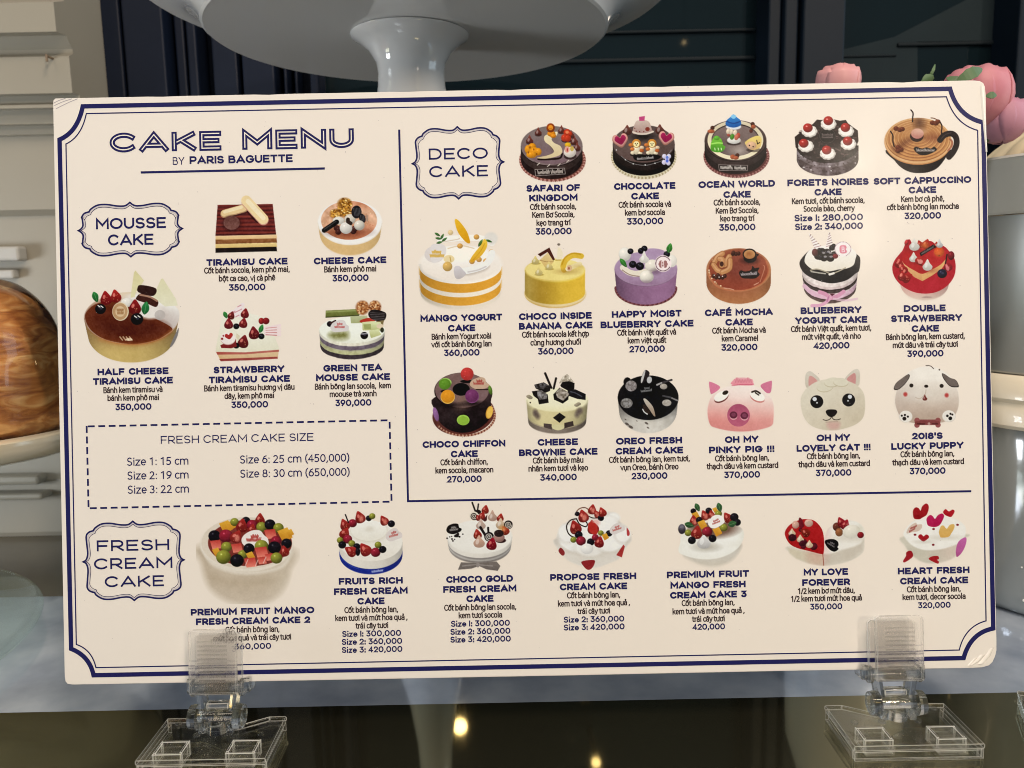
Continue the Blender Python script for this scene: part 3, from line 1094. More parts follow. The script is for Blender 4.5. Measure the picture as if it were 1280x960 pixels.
def pic_ocean():
    c = Picture(870, 135, 970, 225, 10.67, 3)
    c.E(540, 640, 424, 275, '#6a3a34')
    c.beads(540, 645, 424, 272, 17, ['#7c4640', '#a87468'], -20, 200, 64)
    c.CY(527, 435, 412, 272, 175, [(.06, '#1d1412'), (.5, '#463530'), (1, '#2f211e')], '#5a463f', '#4a3630', sd=.35)
    c.E(525, 430, 372, 262, '#ecdab0')
    c.E(525, 425, 318, 215, '#2a1d1a')
    c.E(525, 432, 312, 206, '#8a7368', col2='#5f4b44')
    c.E(520, 330, 200, 90, '#907a70', op=.6, soft=50)
    c.E(570, 570, 80, 50, '#d9c8b4', op=.9, soft=40)
    c.E(850, 240, 40, 40, '#5a463f', op=0)
    for x, y in ((220, 265), (755, 215), (552, 632)):
        c.E(x, y, 28, 28, '#5a2f20', sh=.4)
    for x, y, rx, ry in ((200, 312, 48, 26), (765, 250, 32, 28), (490, 652, 34, 32), (530, 665, 40, 24)):
        c.E(x, y, rx, ry, '#b8623c', sh=.35)
    c.E(735, 305, 24, 28, '#6a3020', sh=.3)
    c.E(500, 250, 102, 40, '#dcd6d0')
    c.P([(400, 230), (405, 170), (460, 120), (500, 85), (540, 120), (592, 165), (596, 230), (500, 262)], '#3f93c8', smooth=True, col2='#1c5fa0')
    c.E(500, 115, 34, 28, '#8cc4dc')
    c.L([(410, 180), (500, 205), (590, 180)], 16, '#174f8c', smooth=True)
    c.E(505, 470, 92, 30, '#2a1c18', op=.6)
    c.E(505, 430, 92, 48, '#e6dccb', sh=.2)
    for x, y, col in ((440, 340, '#c25a48'), (470, 320, '#e6cfae'), (520, 330, '#e6cfae'), (560, 370, '#cf5a40'), (482, 385, '#5f9a34'), (540, 390, '#d8785c'), (430, 310, '#e6cfae')):
        c.E(x, y, 28, 40, col, sh=.3, rot=15)
    c.P([(200, 560), (200, 470), (240, 390), (300, 385), (345, 430), (360, 490), (392, 520), (350, 580), (270, 590)], '#86c43c', smooth=True, col2='#4f9828')
    c.L([(210, 478), (290, 465), (350, 470)], 20, '#a8dc60', smooth=True)
    for x in (250, 295, 335):
        c.L([(x, 535), (x + 4, 560)], 12, '#d8e8a8')
    c.E(275, 400, 40, 30, '#6fb83a', sh=.3)
    c.E(770, 560, 100, 30, '#2a1c18', op=.5)
    c.P([(652, 470), (670, 440), (730, 400), (820, 370), (870, 400), (872, 470), (850, 530), (770, 560), (700, 540)], '#ecd070', smooth=True, col2='#d9b070')
    c.E(740, 500, 66, 52, '#e2b48a', sh=.2)
    for x in (712, 762):
        c.E(x, 500 + (x - 712) * .3, 9, 10, '#2a1812')
    c.L([(810, 430), (820, 480), (850, 460)], 12, '#3a2818')
    c.P([(300, 758), (690, 765), (682, 836), (310, 832)], '#2a1d1a')
    c.L([(300, 758), (690, 765), (682, 836), (310, 832)], 7, '#a59488', closed=True)
    c.write(325, 665, 800, 34, '#e0d2c0', 8, 10, gaps=(.5,))
    return c


def pic_forest():
    c = Picture(985, 135, 1085, 225, 10.67, 4)
    c.CY(528, 500, 412, 220, 185, [(.08, '#2a1c1a'), (.4, '#8b7a76'), (1, '#6f5c58')], None, sd=.25)
    m = (c.a > .4) * 1.0
    c.texture(m, 60, .22, 3)
    for _ in range(60):
        a = c.rs.rand() * 3.0 + .05
        x, y = 528 + 400 * math.cos(a), 500 + 220 * math.sin(a) + c.rs.rand() * 150 + 20
        c.E(x, y, 6 + 10 * c.rs.rand(), 6 + 6 * c.rs.rand(), ['#4a3634', '#b8a8a0', '#5a4440', '#e0d4c8'][c.rs.randint(4) if c.rs.rand() > .7 else 0], op=.8)
    c.P([(90, 385), (160, 330), (250, 250), (330, 215), (385, 155), (450, 160), (560, 140), (690, 170), (770, 160), (800, 205), (880, 265), (930, 300), (940, 440), (915, 500), (880, 570), (760, 660), (720, 690), (560, 710), (400, 690), (300, 640), (160, 600), (100, 520)], '#3a2822', col2='#2c1d1a')
    for _ in range(150):
        a, r = c.rs.rand() * 6.28, math.sqrt(c.rs.rand())
        x, y = 520 + 400 * r * math.cos(a), 430 + 250 * r * math.sin(a)
        t = c.rs.rand() * 3.1
        l = 20 + 50 * c.rs.rand()
        c.L([(x, y), (x + l * math.cos(t), y + l * .5 * math.sin(t))], 8 + 10 * c.rs.rand(), ['#584039', '#1c1210', '#6b5048', '#2c1c1a', '#7a6058'][c.rs.randint(5)], op=.8)
    c.E(525, 370, 118, 112, '#1f1513')
    c.L([(525 + 104 * math.cos(t / 16 * 3.1416), 370 + 98 * math.sin(t / 16 * 3.1416)) for t in range(32)], 6, '#5f5048', closed=True)
    c.write(450, 600, 358, 20, '#8d7c72', 6)
    c.write(450, 600, 392, 16, '#8d7c72', 6)
    for x, y, bx, by in ((265, 265, 285, 310), (537, 170, 540, 215), (765, 260, 775, 310), (210, 470, 240, 510), (795, 440, 805, 480), (515, 560, 530, 610)):
        for k in range(9):
            a = k / 9 * 6.28
            c.E(bx + 66 * math.cos(a), by + 48 * math.sin(a), 42, 36, '#e9dac6', sh=.25)
        c.E(bx, by, 80, 60, '#efe2d0')
        c.E(x, y, 64, 60, '#b9281f', sh=.5)
        c.E(x - 16, y - 20, 14, 10, '#f0b0a0', op=.7)
    return c


def pic_cappuccino():
    c = Picture(1100, 130, 1200, 220, 10.67, 5)
    c.P([(110, 600), (200, 760), (300, 860), (420, 912), (540, 920), (660, 905), (780, 840), (890, 690), (900, 600)], '#2b1f1d', smooth=True, col2='#231816')
    c.E(505, 500, 448, 312, '#c98a50')
    c.E(505, 490, 446, 306, '#dcab74')
    for i, q in enumerate((1.0, .88, .76, .64, .52, .41, .30)):
        c.E(505, 480 - i * 6, 430 * q, 285 * q, '#a5683a')
        c.E(505, 474 - i * 6, 424 * q, 278 * q, '#e4b880', col2='#cf9254')
        c.E(505, 466 - i * 6, 408 * q, 262 * q, '#b97d48', op=.8)
    c.E(500, 440, 120, 80, '#c08850')
    c.E(525, 255, 56, 74, '#4c2a1e', op=.75, soft=24)
    c.P([(340, 500), (400, 480), (300, 560), (240, 640), (190, 600)], '#5c2c1e', op=.8, soft=26)
    c.P([(590, 450), (700, 410), (800, 440), (760, 480), (640, 470)], '#7c3c26', op=.7, soft=26)
    c.E(490, 430, 90, 75, '#3d211a')
    c.E(498, 395, 84, 68, '#d9a080', col2='#c08070')
    c.E(520, 365, 50, 24, '#e9cdb8', op=.5, soft=16)
    for pts in ([(412, 80), (440, 120), (436, 180), (434, 235)], [(140, 365), (170, 420), (172, 500), (190, 570)], [(800, 240), (825, 290), (822, 350), (820, 400)]):
        c.L(pts, 17, '#2c1814', smooth=True)
    c.L([(680, 185), (730, 195), (790, 230)], 12, '#7a4a2c', smooth=True)
    for x, y in ((215, 328), (265, 345), (295, 335), (700, 250), (745, 258), (770, 235), (240, 580), (280, 610), (240, 625)):
        c.E(x, y, 36, 30, '#7c3d24', sh=.45)
    c.P([(450, 605), (480, 570), (560, 595), (620, 580), (680, 595), (720, 570), (758, 605), (720, 640), (620, 680), (520, 672)], '#1d1413', smooth=True)
    c.write(485, 725, 620, 24, '#c8b8a8', 7)
    c.L([(800, 480), (860, 415), (950, 395), (1010, 440), (1020, 540), (975, 640), (920, 705)], 78, '#2d2120', smooth=True)
    c.L([(930, 470), (960, 500), (955, 560), (910, 620)], 26, '#b07050', smooth=True)
    c.L([(818, 460), (870, 408), (945, 385)], 14, '#5a4844', smooth=True, op=.7)
    return c


def pic_mango():
    c = Picture(520, 270, 635, 390, 8.0, 6)
    c.CY(445, 480, 412, 178, 278, [(.08, '#f1e4d0'), (.40, '#dfa036'), (.56, '#ecdcc4'), (.86, '#e0a238'), (1, '#e4d2b8')], '#f3e6d4', '#eedcc6', sd=.1, si=-.15, taper=.02, soft=6)
    c.E(450, 345, 300, 120, '#f6ecdd', soft=30)
    c.L([(240, 240), (420, 222), (640, 222), (760, 270)], 60, '#f4e9d8', smooth=True)
    c.L([(250, 262), (420, 232), (430, 222)], 10, '#d9c0a4', op=.8, smooth=True)
    c.E(430, 370, 160, 70, '#f8efe2', soft=16)
    c.E(750, 225, 66, 62, '#e2d6c4', soft=6)
    c.L([(320, 325), (400, 305), (480, 300), (580, 325)], 12, '#e0c49c', op=.8, smooth=True)
    c.P([(388, 45), (402, 30), (440, 60), (500, 140), (530, 210), (540, 270), (500, 262), (430, 180), (400, 110)], '#efba2c', smooth=True, col2='#e0a018')
    c.E(345, 165, 26, 26, '#e8c890', sh=.2)
    for x, y in ((440, 300), (605, 210), (755, 360), (700, 450), (560, 455), (630, 435)):
        c.E(x, y, 28, 26, '#e2aa58', sh=.3)
    for x, y, r in ((215, 185, 30), (262, 205, -60), (235, 265, -15), (285, 235, -35), (225, 225, 10)):
        c.leaf(x, y, 32, 13, r, '#53803c')
    c.leaf(645, 270, 42, 16, -60, '#6a8a3a')
    c.leaf(730, 250, 34, 12, 20, '#4f7a34')
    c.E(185, 385, 100, 82, '#dfd0c2')
    c.P([(150, 300), (230, 280), (290, 300), (300, 370), (250, 440), (160, 460)], '#e2d5c8', smooth=True)
    c.write(160, 250, 362, 20, '#dcae4c', 9)
    c.write(140, 280, 398, 24, '#dcae4c', 9)
    c.P([(545, 430), (600, 350), (650, 290), (680, 230), (712, 260), (705, 320), (660, 390), (600, 440), (560, 465)], '#f2c944', smooth=True, col2='#e2a82c')
    c.L([(570, 440), (640, 360), (690, 270)], 8, '#c88a1c', op=.5, smooth=True)
    c.E(330, 430, 55, 40, '#ecd29c')
    c.E(315, 505, 48, 48, '#e0b464', sh=.3)
    c.L([(340, 410), (350, 460)], 8, '#c8a040')
    c.L([(460, 580), (560, 570), (680, 530), (720, 500)], 30, '#a89684', smooth=True, soft=8, op=.6)
    c.L([(430, 555), (520, 545), (620, 520), (690, 490), (740, 430), (760, 370)], 66, '#efe6dc', smooth=True)
    c.L([(520, 560), (620, 540), (700, 505)], 14, '#c9bbae', smooth=True, op=.7)
    c.P([(385, 510), (430, 500), (470, 540), (500, 580), (450, 625), (400, 625), (380, 570)], '#d8ccc4', smooth=True, col2='#c4b6ac')
    return c


def pic_banana():
    c = Picture(645, 300, 745, 390, 10.67, 7)
    c.E(525, 720, 410, 190, '#dcb878')
    c.E(525, 705, 412, 185, '#e8cf9a')
    c.CY(520, 400, 400, 155, 305, [(.05, '#d9b848'), (1, '#d2ab3a')], '#efd888', '#eccf70', sd=.12, si=-.32, soft=2)
    c.E(230, 650, 90, 130, '#a87a28', op=.55, soft=110)
    c.E(170, 620, 40, 200, '#e8cf80', op=.55, soft=40)
    c.E(520, 395, 385, 142, '#f0da8c', op=.7)
    c.P([(290, 190), (445, 100), (520, 260), (495, 275), (420, 160), (325, 220)], '#5a2a1c')
    c.P([(320, 265), (425, 165), (500, 290), (440, 375), (390, 370)], '#e6c990', col2='#d9b468')
    c.L([(320, 270), (400, 290), (500, 290)], 8, '#b48a4c')
    for x, y in ((260, 275), (305, 425), (440, 350)):
        c.E(x + 6, y + 38, 60, 16, '#b0923c', op=.7)
        c.drop(x, y, 50, '#ecd283', tall=1.3, dark=.78)
    c.E(570, 60, 20, 16, '#8a7a68')
    c.P([(545, 230), (560, 110), (590, 110), (625, 180), (600, 260), (530, 265)], '#ecd9b4', smooth=True)
    c.L([(530, 268), (600, 268)], 14, '#c8a444')
    c.L([(870, 215), (760, 205), (670, 260), (630, 340), (640, 400)], 74, '#e2b83c', smooth=True)
    c.L([(860, 190), (750, 180), (655, 235), (612, 330)], 20, '#c99a20', smooth=True, op=.8)
    c.E(685, 420, 110, 26, '#a87c34', op=.6, soft=12)
    c.L([(690, 385), (760, 355), (850, 320)], 62, '#f0dcae', smooth=True)
    c.E(712, 375, 36, 42, '#e0b890')
    c.E(706, 378, 12, 18, '#a05c3c')
    c.E(840, 355, 70, 26, '#c8a444', op=.6, soft=14)
    return c


def pic_blueberry_moist():
    c = Picture(760, 300, 860, 390, 10.67, 8)
    c.beads(505, 640, 395, 220, 24, ['#7c4444', '#97605c', '#6a3438'], 0, 180, 60)
    c.CY(505, 385, 418, 228, 248, [(.03, '#8a6a7a'), (1, '#9b7088')], '#b394a8', '#a98699', sd=.16, si=-.2, taper=.06)
    c.E(600, 190, 180, 78, '#c0a2b4')
    c.E(600, 180, 150, 48, '#b08ea4', soft=12)
    c.E(500, 330, 310, 190, '#b599aa', op=.7, soft=30)
    c.L([(200, 370), (280, 430), (400, 450), (560, 400)], 80, '#e6d6bc', smooth=True)
    c.L([(190, 400), (290, 462), (420, 486)], 14, '#9a7c6c', smooth=True, op=.8)
    c.E(590, 340, 100, 80, '#e9dbc4', sh=.2)
    c.E(225, 190, 82, 92, '#ece0cc', sh=.25)
    c.E(850, 280, 70, 84, '#ecdfcb', sh=.15)
    for x, y, r in ((300, 150, 40), (440, 145, 42), (485, 115, 42), (785, 190, 44), (330, 325, 50), (425, 350, 56)):
        c.blue(x, y, r, '#262224')
    c.drop(482, 245, 64, '#eee2ce', tall=1.6, dark=.86)
    c.E(515, 490, 94, 84, '#ebdec8', sh=.3)
    c.E(515, 566, 80, 16, '#8a6478', op=.6, soft=10)
    c.leaf(205, 305, 72, 34, 52, '#4c9a3c')
    c.leaf(820, 108, 66, 42, -75, '#4c9a3c')
    c.E(640, 420, 50, 30, '#6a4a58', op=.6, soft=12)
    c.E(735, 315, 112, 112, '#f3ddd0')
    for i in range(36):
        a = i / 36 * 6.283
        if not (-.4 < math.cos(a) and abs(math.sin(a)) < .42):
            c.E(735 + 98 * math.cos(a), 315 + 98 * math.sin(a), 7, 7, '#5a3a44')
    for dx, dy in ((-28, -25), (28, -25), (-28, 25), (28, 25), (0, 0), (-38, 0), (38, 0)):
        c.E(735 + dx, 322 + dy, 24, 24, '#a8746c')
    c.L([(715, 285), (715, 362), (748, 352), (740, 325), (718, 322), (742, 315), (742, 290), (715, 288)], 9, '#eed5c8')
    return c


def pic_mocha():
    c = Picture(875, 300, 975, 390, 10.67, 9)
    c.CY(515, 395, 430, 285, 172, [(.04, '#d39a66'), (1, '#b9794a')], '#c98a58', sd=.16, si=.05)
    c.E(515, 395, 402, 272, '#b0623a', col2='#a8492a')
    c.E(470, 400, 240, 190, '#7c3a30', op=.75, soft=90)
    c.E(640, 300, 130, 100, '#8a4238', op=.6, soft=60)
    c.L([(120, 470), (200, 600), (330, 660), (520, 680), (700, 640), (840, 560), (910, 420), (880, 280)], 16, '#c8744a', smooth=True, op=.7)
    c.L([(800, 560), (860, 380), (850, 340)], 12, '#d99a78', smooth=True, op=.6)
    c.L([(320, 640), (400, 650), (450, 665)], 12, '#e8b898', op=.7, smooth=True)
    c.L([(720, 600), (780, 570)], 12, '#e8b898', op=.7)
    for i in range(26):
        a = 2.2 + 1.6 * c.rs.rand()
        c.E(515 + 395 * math.cos(a), 400 + 265 * math.sin(a), 10, 9, ['#e9c8a0', '#8a5030', '#d9a070'][c.rs.randint(3)])
    for pts in ([(190, 300), (240, 220), (300, 180)], [(180, 330), (230, 400), (300, 430)], [(390, 220), (340, 300), (330, 330)], [(400, 270), (390, 380), (300, 430)], [(260, 250), (300, 260), (290, 340)]):
        c.L(pts, 74, '#9a6238', smooth=True)
        c.L(pts, 62, '#c98d58', smooth=True)
        c.L([(x - 8, y - 10) for x, y in pts], 22, '#dca878', smooth=True, op=.7)
    c.E(290, 320, 26, 34, '#4a2416')
    for x, y in ((180, 480), (215, 500), (260, 500), (300, 500), (330, 480), (240, 470), (440, 185), (480, 185), (515, 180), (445, 170)):
        c.E(x, y, 26, 28, '#5a2c1c', sh=.6)
    for x, y in ((190, 470), (255, 495), (300, 485)):
        c.E(x, y, 8, 8, '#e8d8c8')
    c.E(660, 275, 90, 36, '#3a1c1a', op=.8, soft=10)
    c.E(668, 235, 88, 70, '#261614')
    c.E(660, 190, 92, 76, '#241614')
    c.E(660, 192, 76, 60, '#cf9c64', col2='#b97c48')
    c.E(655, 180, 32, 26, '#a05c2c', op=.7, soft=8)
    c.L([(742, 190), (775, 195), (748, 220)], 16, '#241614', smooth=True)
    c.P([(520, 445), (545, 405), (600, 420), (680, 400), (700, 345), (730, 375), (790, 370), (770, 420), (795, 460), (740, 510), (640, 515), (560, 505)], '#1f1413', smooth=True)
    c.write(545, 760, 455, 26, '#c8b8b0', 7, -14)
    return c


def pic_blueberry_yogurt():
    c = Picture(990, 290, 1090, 390, 9.6, 10)
    c.CY(455, 430, 340, 190, 235, [(.16, '#ead7c8'), (.30, '#dcc4b8'), (.36, '#3c2a28'), (.50, '#52403c'), (.56, '#e8d2c6'), (.82, '#e2b8be'), (.88, '#5c4642'), (1, '#70584f')], None, sd=.2, si=.05, taper=.08, wob=.05)
    m = (c.a > .4) * 1.0
    c.texture(m, 30, .07, 2)
    c.P([(90, 380), (120, 310), (210, 220), (250, 230), (420, 200), (700, 210), (775, 265), (818, 320), (805, 460), (760, 500), (650, 580), (480, 615), (320, 585), (180, 520), (120, 460)], '#1d1b1c', smooth=True)
    c.P([(150, 350), (170, 270), (230, 205), (360, 170), (520, 150), (680, 180), (770, 250), (760, 330), (735, 400), (650, 440), (560, 450), (470, 470), (400, 470), (320, 450), (240, 445), (180, 400)], '#f1e6d6', col2='#e8d9c0', smooth=True)
    c.L([(220, 460), (300, 445), (400, 475), (470, 500), (560, 470), (640, 430)], 14, '#b8a88c', smooth=True)
    c.L([(230, 475), (320, 490), (400, 500)], 16, '#e2d4bc', op=.8)
    c.L([(450, 510), (500, 495)], 26, '#eadcc8')
    for bx, by, tx, ty in ((320, 200, 205, 20), (450, 190, 448, 0)):
        c.P([(bx - 50, by), (tx - 6, ty), (tx + 6, ty), (bx + 45, by - 10)], '#efe0d0')
        for i in range(6):
            t = .12 + i * .15
            x, y = bx + (tx - bx) * t, by + (ty - by) * t
            w = 44 * (1 - t)
            c.L([(x - w, y + 8), (x + w, y - 14)], 8, ['#b08a84', '#8a6a62'][i % 2])
    for x, y, r in ((310, 290, 44), (360, 240, 50), (330, 220, 30), (420, 250, 52), (480, 190, 36), (385, 310, 46), (460, 310, 50), (505, 270, 40), (340, 300, 40), (500, 165, 26)):
        c.blue(x, y, r, '#2c2522')
    c.E(275, 245, 36, 46, '#6a3632', sh=.4)
    c.E(520, 290, 34, 30, '#8a2c30', sh=.4)
    for x, y in ((380, 250), (440, 235), (400, 295), (470, 295), (460, 250)):
        c.E(x, y, 20, 12, '#b8aca4', op=.8)
    c.E(610, 205, 98, 88, '#f1e2d4')
    for i in range(34):
        a = i / 34 * 6.283
        if abs(math.cos(a)) > .3 or math.sin(a) < 0:
            c.E(610 + 96 * math.cos(a), 205 + 86 * math.sin(a), 5, 5, '#a8848a')
    c.P([(580, 165), (640, 160), (655, 190), (645, 205), (660, 235), (640, 255), (585, 255), (570, 215)], '#e08a92', smooth=True)
    c.L([(600, 180), (600, 240), (630, 235), (625, 210), (605, 208), (625, 200), (622, 180), (600, 180)], 8, '#f3dcd6')
    c.L([(150, 650), (250, 730), (450, 790)], 52, '#e0b4bc', smooth=True, op=.8)
    c.L([(330, 720), (400, 745), (470, 790), (540, 770), (620, 715)], 46, '#d797a8', smooth=True)
    c.P([(450, 740), (520, 740), (480, 770)], '#6a2c3c')
    c.L([(460, 790), (400, 850), (330, 880), (240, 885)], 40, '#e0a8b4', smooth=True)
    c.L([(500, 800), (600, 820), (700, 815), (780, 800)], 26, '#e2bcbe', smooth=True, op=.8)
    c.L([(440, 780), (420, 830)], 18, '#c4809a')
    return c


def pic_double_strawberry():
    c = Picture(1105, 290, 1205, 380, 10.67, 11)
    c.CY(540, 560, 350, 210, 140, [(.3, '#ead8c4'), (1, '#d9c4ac')], None, sd=.1, soft=5, taper=.1)
    c.E(575, 870, 70, 12, '#a89484', op=.7)
    c.E(810, 760, 70, 40, '#b8b09a', op=.6, rot=-40, soft=14)
    c.P([(110, 480), (140, 380), (210, 290), (250, 240), (300, 120), (345, 100), (380, 150), (500, 140), (620, 120), (700, 170), (800, 190), (880, 270), (940, 360), (955, 480), (930, 600), (840, 720), (700, 800), (540, 822), (380, 795), (230, 710), (140, 600)], '#b81c28', smooth=True, col2='#bb2030')
    c.E(540, 720, 300, 60, '#c62c38', op=.35, soft=60)
    c.P([(240, 390), (330, 400), (510, 470), (700, 420), (830, 330), (820, 420), (760, 500), (640, 580), (510, 655), (400, 600), (300, 500)], '#e5b57c', col2='#d79c62')
    c.P([(510, 555), (830, 350), (825, 420), (640, 580), (510, 655)], '#dca868')
    c.P([(245, 385), (260, 270), (340, 200), (500, 190), (700, 190), (810, 250), (835, 330), (760, 430), (640, 500), (510, 558), (400, 510), (300, 450)], '#bd2024', smooth=True, col2='#c02a2a')
    for x, y, r, t in ((560, 165, 60, 20), (480, 165, 46, -20), (700, 180, 40, 0)):
        c.straw(x, y, r, t, '#c0281e')
    c.E(545, 180, 44, 40, '#e88a34', op=.7, soft=14)
    c.E(735, 265, 68, 66, '#d8501e', sh=.35)
    c.E(735, 312, 8, 8, '#3a1810')
    c.E(730, 280, 46, 40, '#ec8a40', op=.6, soft=16)
    c.P([(475, 280), (660, 165), (695, 200), (490, 325)], '#1d1414')
    c.write(500, 660, 245, 20, '#8a7c74', 6, -96)
    for x, y, r in ((405, 180, 70), (395, 345, 58), (580, 450, 66)):
        c.E(x + 10, y + r * .9, r, r * .3, '#7c1218', op=.5, soft=12)
        c.drop(x, y, r, '#e8dcc8', tall=1.35, dark=.8)
    c.drop(740, 165, 46, '#dcd4c8', tall=1.6, dark=.75)
    c.straw(470, 390, 56, 150, '#c8352c')
    c.E(485, 395, 34, 30, '#eaa090', op=.8)
    for x, y, r, t in ((200, 420, 60, 20), (255, 500, 62, -30), (300, 610, 70, 60), (240, 590, 60, 10)):
        c.straw(x, y, r, t, '#c02626')
    for x, y in ((195, 380), (270, 520), (230, 570), (215, 450)):
        c.E(x, y, 16, 24, '#f08a74', op=.8, rot=20)
    c.E(895, 315, 44, 58, '#8e1c26', sh=.6)
    c.straw(850, 460, 62, -20, '#b81f2c')
    c.E(845, 480, 22, 40, '#e88a88', op=.8, rot=-20)
    c.L([(820, 420), (840, 300)], 18, '#3a1414')
    c.blue(775, 555, 64, '#25213a')
    c.E(300, 140, 26, 40, '#cf3a3a', sh=.6, rot=20)
    return c


def pic_chiffon():
    c = Picture(530, 455, 630, 550, 10.11, 12)
    c.E(500, 640, 395, 260, '#6a352a', rot=-8)
    c.beads(510, 650, 385, 255, 14, ['#8a4a36', '#c49678'], -38, 150, 56)
    c.P([(135, 420), (160, 620), (190, 720), (280, 810), (400, 860), (520, 868), (640, 840), (760, 770), (840, 660), (845, 480), (800, 330)], '#30211f', smooth=True, col2='#1f1415')
    c.P([(140, 450), (180, 620), (230, 730), (330, 700), (300, 560)], '#5c4542', op=.5, soft=60, smooth=True)
    c.E(480, 340, 350, 230, '#2c1b18')
    c.E(480, 332, 340, 220, '#8a6a60', col2='#80605a')
    c.E(720, 400, 90, 60, '#9a7a78', op=.6, soft=40)
    c.E(460, 470, 80, 100, '#9a7860', op=.6, soft=30)
    c.E(330, 520, 100, 24, '#1a100f', soft=12)
    c.E(620, 500, 90, 24, '#1a100f', soft=12)
    c.E(470, 320, 108, 80, '#0f0d12')
    c.E(540, 220, 80, 22, '#1a100f')
    c.E(545, 126, 82, 82, '#d0443c', sh=.22)
    c.E(270, 345, 60, 20, '#1c1210')
    c.E(270, 235, 78, 58, '#a8c864')
    c.E(262, 255, 76, 68, '#6f9a2e', sh=.2)
    c.E(300, 415, 90, 88, '#eebb50')
    c.E(300, 408, 84, 82, '#e79a24', sh=.15)
    c.E(608, 408, 86, 86, '#8a4c78')
    c.E(604, 402, 82, 82, '#84406a', sh=.2)
    c.P([(580, 270), (600, 210), (660, 180), (720, 165), (770, 185), (785, 230), (830, 270), (770, 310), (660, 318)], '#cda98a', smooth=True)
    c.write(665, 735, 218, 20, '#b0443a', 7)
    c.write(625, 755, 248, 22, '#b0443a', 7)
    c.L([(660, 322), (810, 322)], 12, '#2a1714')
    c.E(838, 330, 24, 58, '#6c8c34', rot=-12, sh=.3)
    c.E(150, 635, 32, 90, '#9c6a94', rot=-14, sh=.2)
    c.E(495, 712, 84, 68, '#1a110f', soft=8)
    c.E(495, 708, 80, 66, '#a9ca52')
    c.E(495, 716, 70, 54, '#97b83e')
    c.E(825, 612, 42, 82, '#dba03a', rot=14)
    c.E(832, 610, 36, 76, '#ecbc54', rot=14)
    return c


def pic_brownie():
    c = Picture(650, 455, 750, 550, 10.11, 13)
    c.CY(470, 455, 388, 150, 275, [(.72, '#d8c692'), (.78, '#bdaa86'), (1, '#8e7d6c')], '#ecdfb8', '#e6d8a8', sd=.3, taper=.06, soft=3)
    c.E(470, 430, 360, 128, '#efe3c0', op=.8, soft=20)
    for x, y in ((200, 630), (225, 660), (740, 600), (720, 640), (765, 590), (190, 610)):
        c.E(x, y, 26, 34, '#6a5850', op=.8, soft=8)
    c.P([(415, 680), (500, 615), (578, 670), (500, 742)], '#2a2420')
    c.P([(300, 750), (400, 760), (405, 830), (300, 800)], '#5c4c44')
    c.P([(560, 745), (670, 720), (680, 780), (560, 815)], '#4f4038')
    c.P([(410, 770), (545, 770), (550, 815), (480, 838), (415, 815)], '#d8ca98', smooth=True)
    for x, y in ((130, 425), (110, 410), (740, 505), (715, 520)):
        c.E(x, y, 30, 20, '#a8987c', sh=.3)
    c.E(130, 488, 9, 9, '#2a1c18')
    c.L([(318, 118), (395, 300)], 28, '#241b18')
    c.L([(456, 180), (425, 310)], 26, '#241b18')

    def cube(p, top, dark):
        c.P(p[0], '#221c19')
        c.P(p[1], top)
        m = c.P(p[1], top)
        c.texture(m, 26, .28, 2)
    cube(([(180, 265), (300, 232), (385, 290), (380, 340), (320, 365), (200, 310)], [(180, 262), (300, 232), (380, 280), (300, 320), (200, 300)]), '#4c4440', 0)
    cube(([(150, 345), (260, 330), (350, 385), (362, 490), (240, 510), (225, 445), (170, 400)], [(215, 345), (270, 330), (345, 385), (335, 440), (250, 450), (225, 410)]), '#857c74', 0)
    c.P([(600, 330), (700, 320), (830, 380), (828, 455), (720, 440), (610, 400)], '#242021')
    c.L([(640, 350), (700, 365), (780, 410)], 14, '#6a6a70', op=.7)
    cube(([(510, 270), (590, 130), (690, 240), (685, 320), (620, 345), (520, 290)], [(495, 245), (540, 160), (600, 130), (690, 240), (620, 215), (550, 225)]), '#b8a890', 0)
    cube(([(420, 385), (500, 300), (620, 380), (610, 450), (540, 500), (430, 450)], [(450, 360), (510, 302), (600, 350), (620, 385), (545, 465), (470, 420)]), '#a59684', 0)
    return c


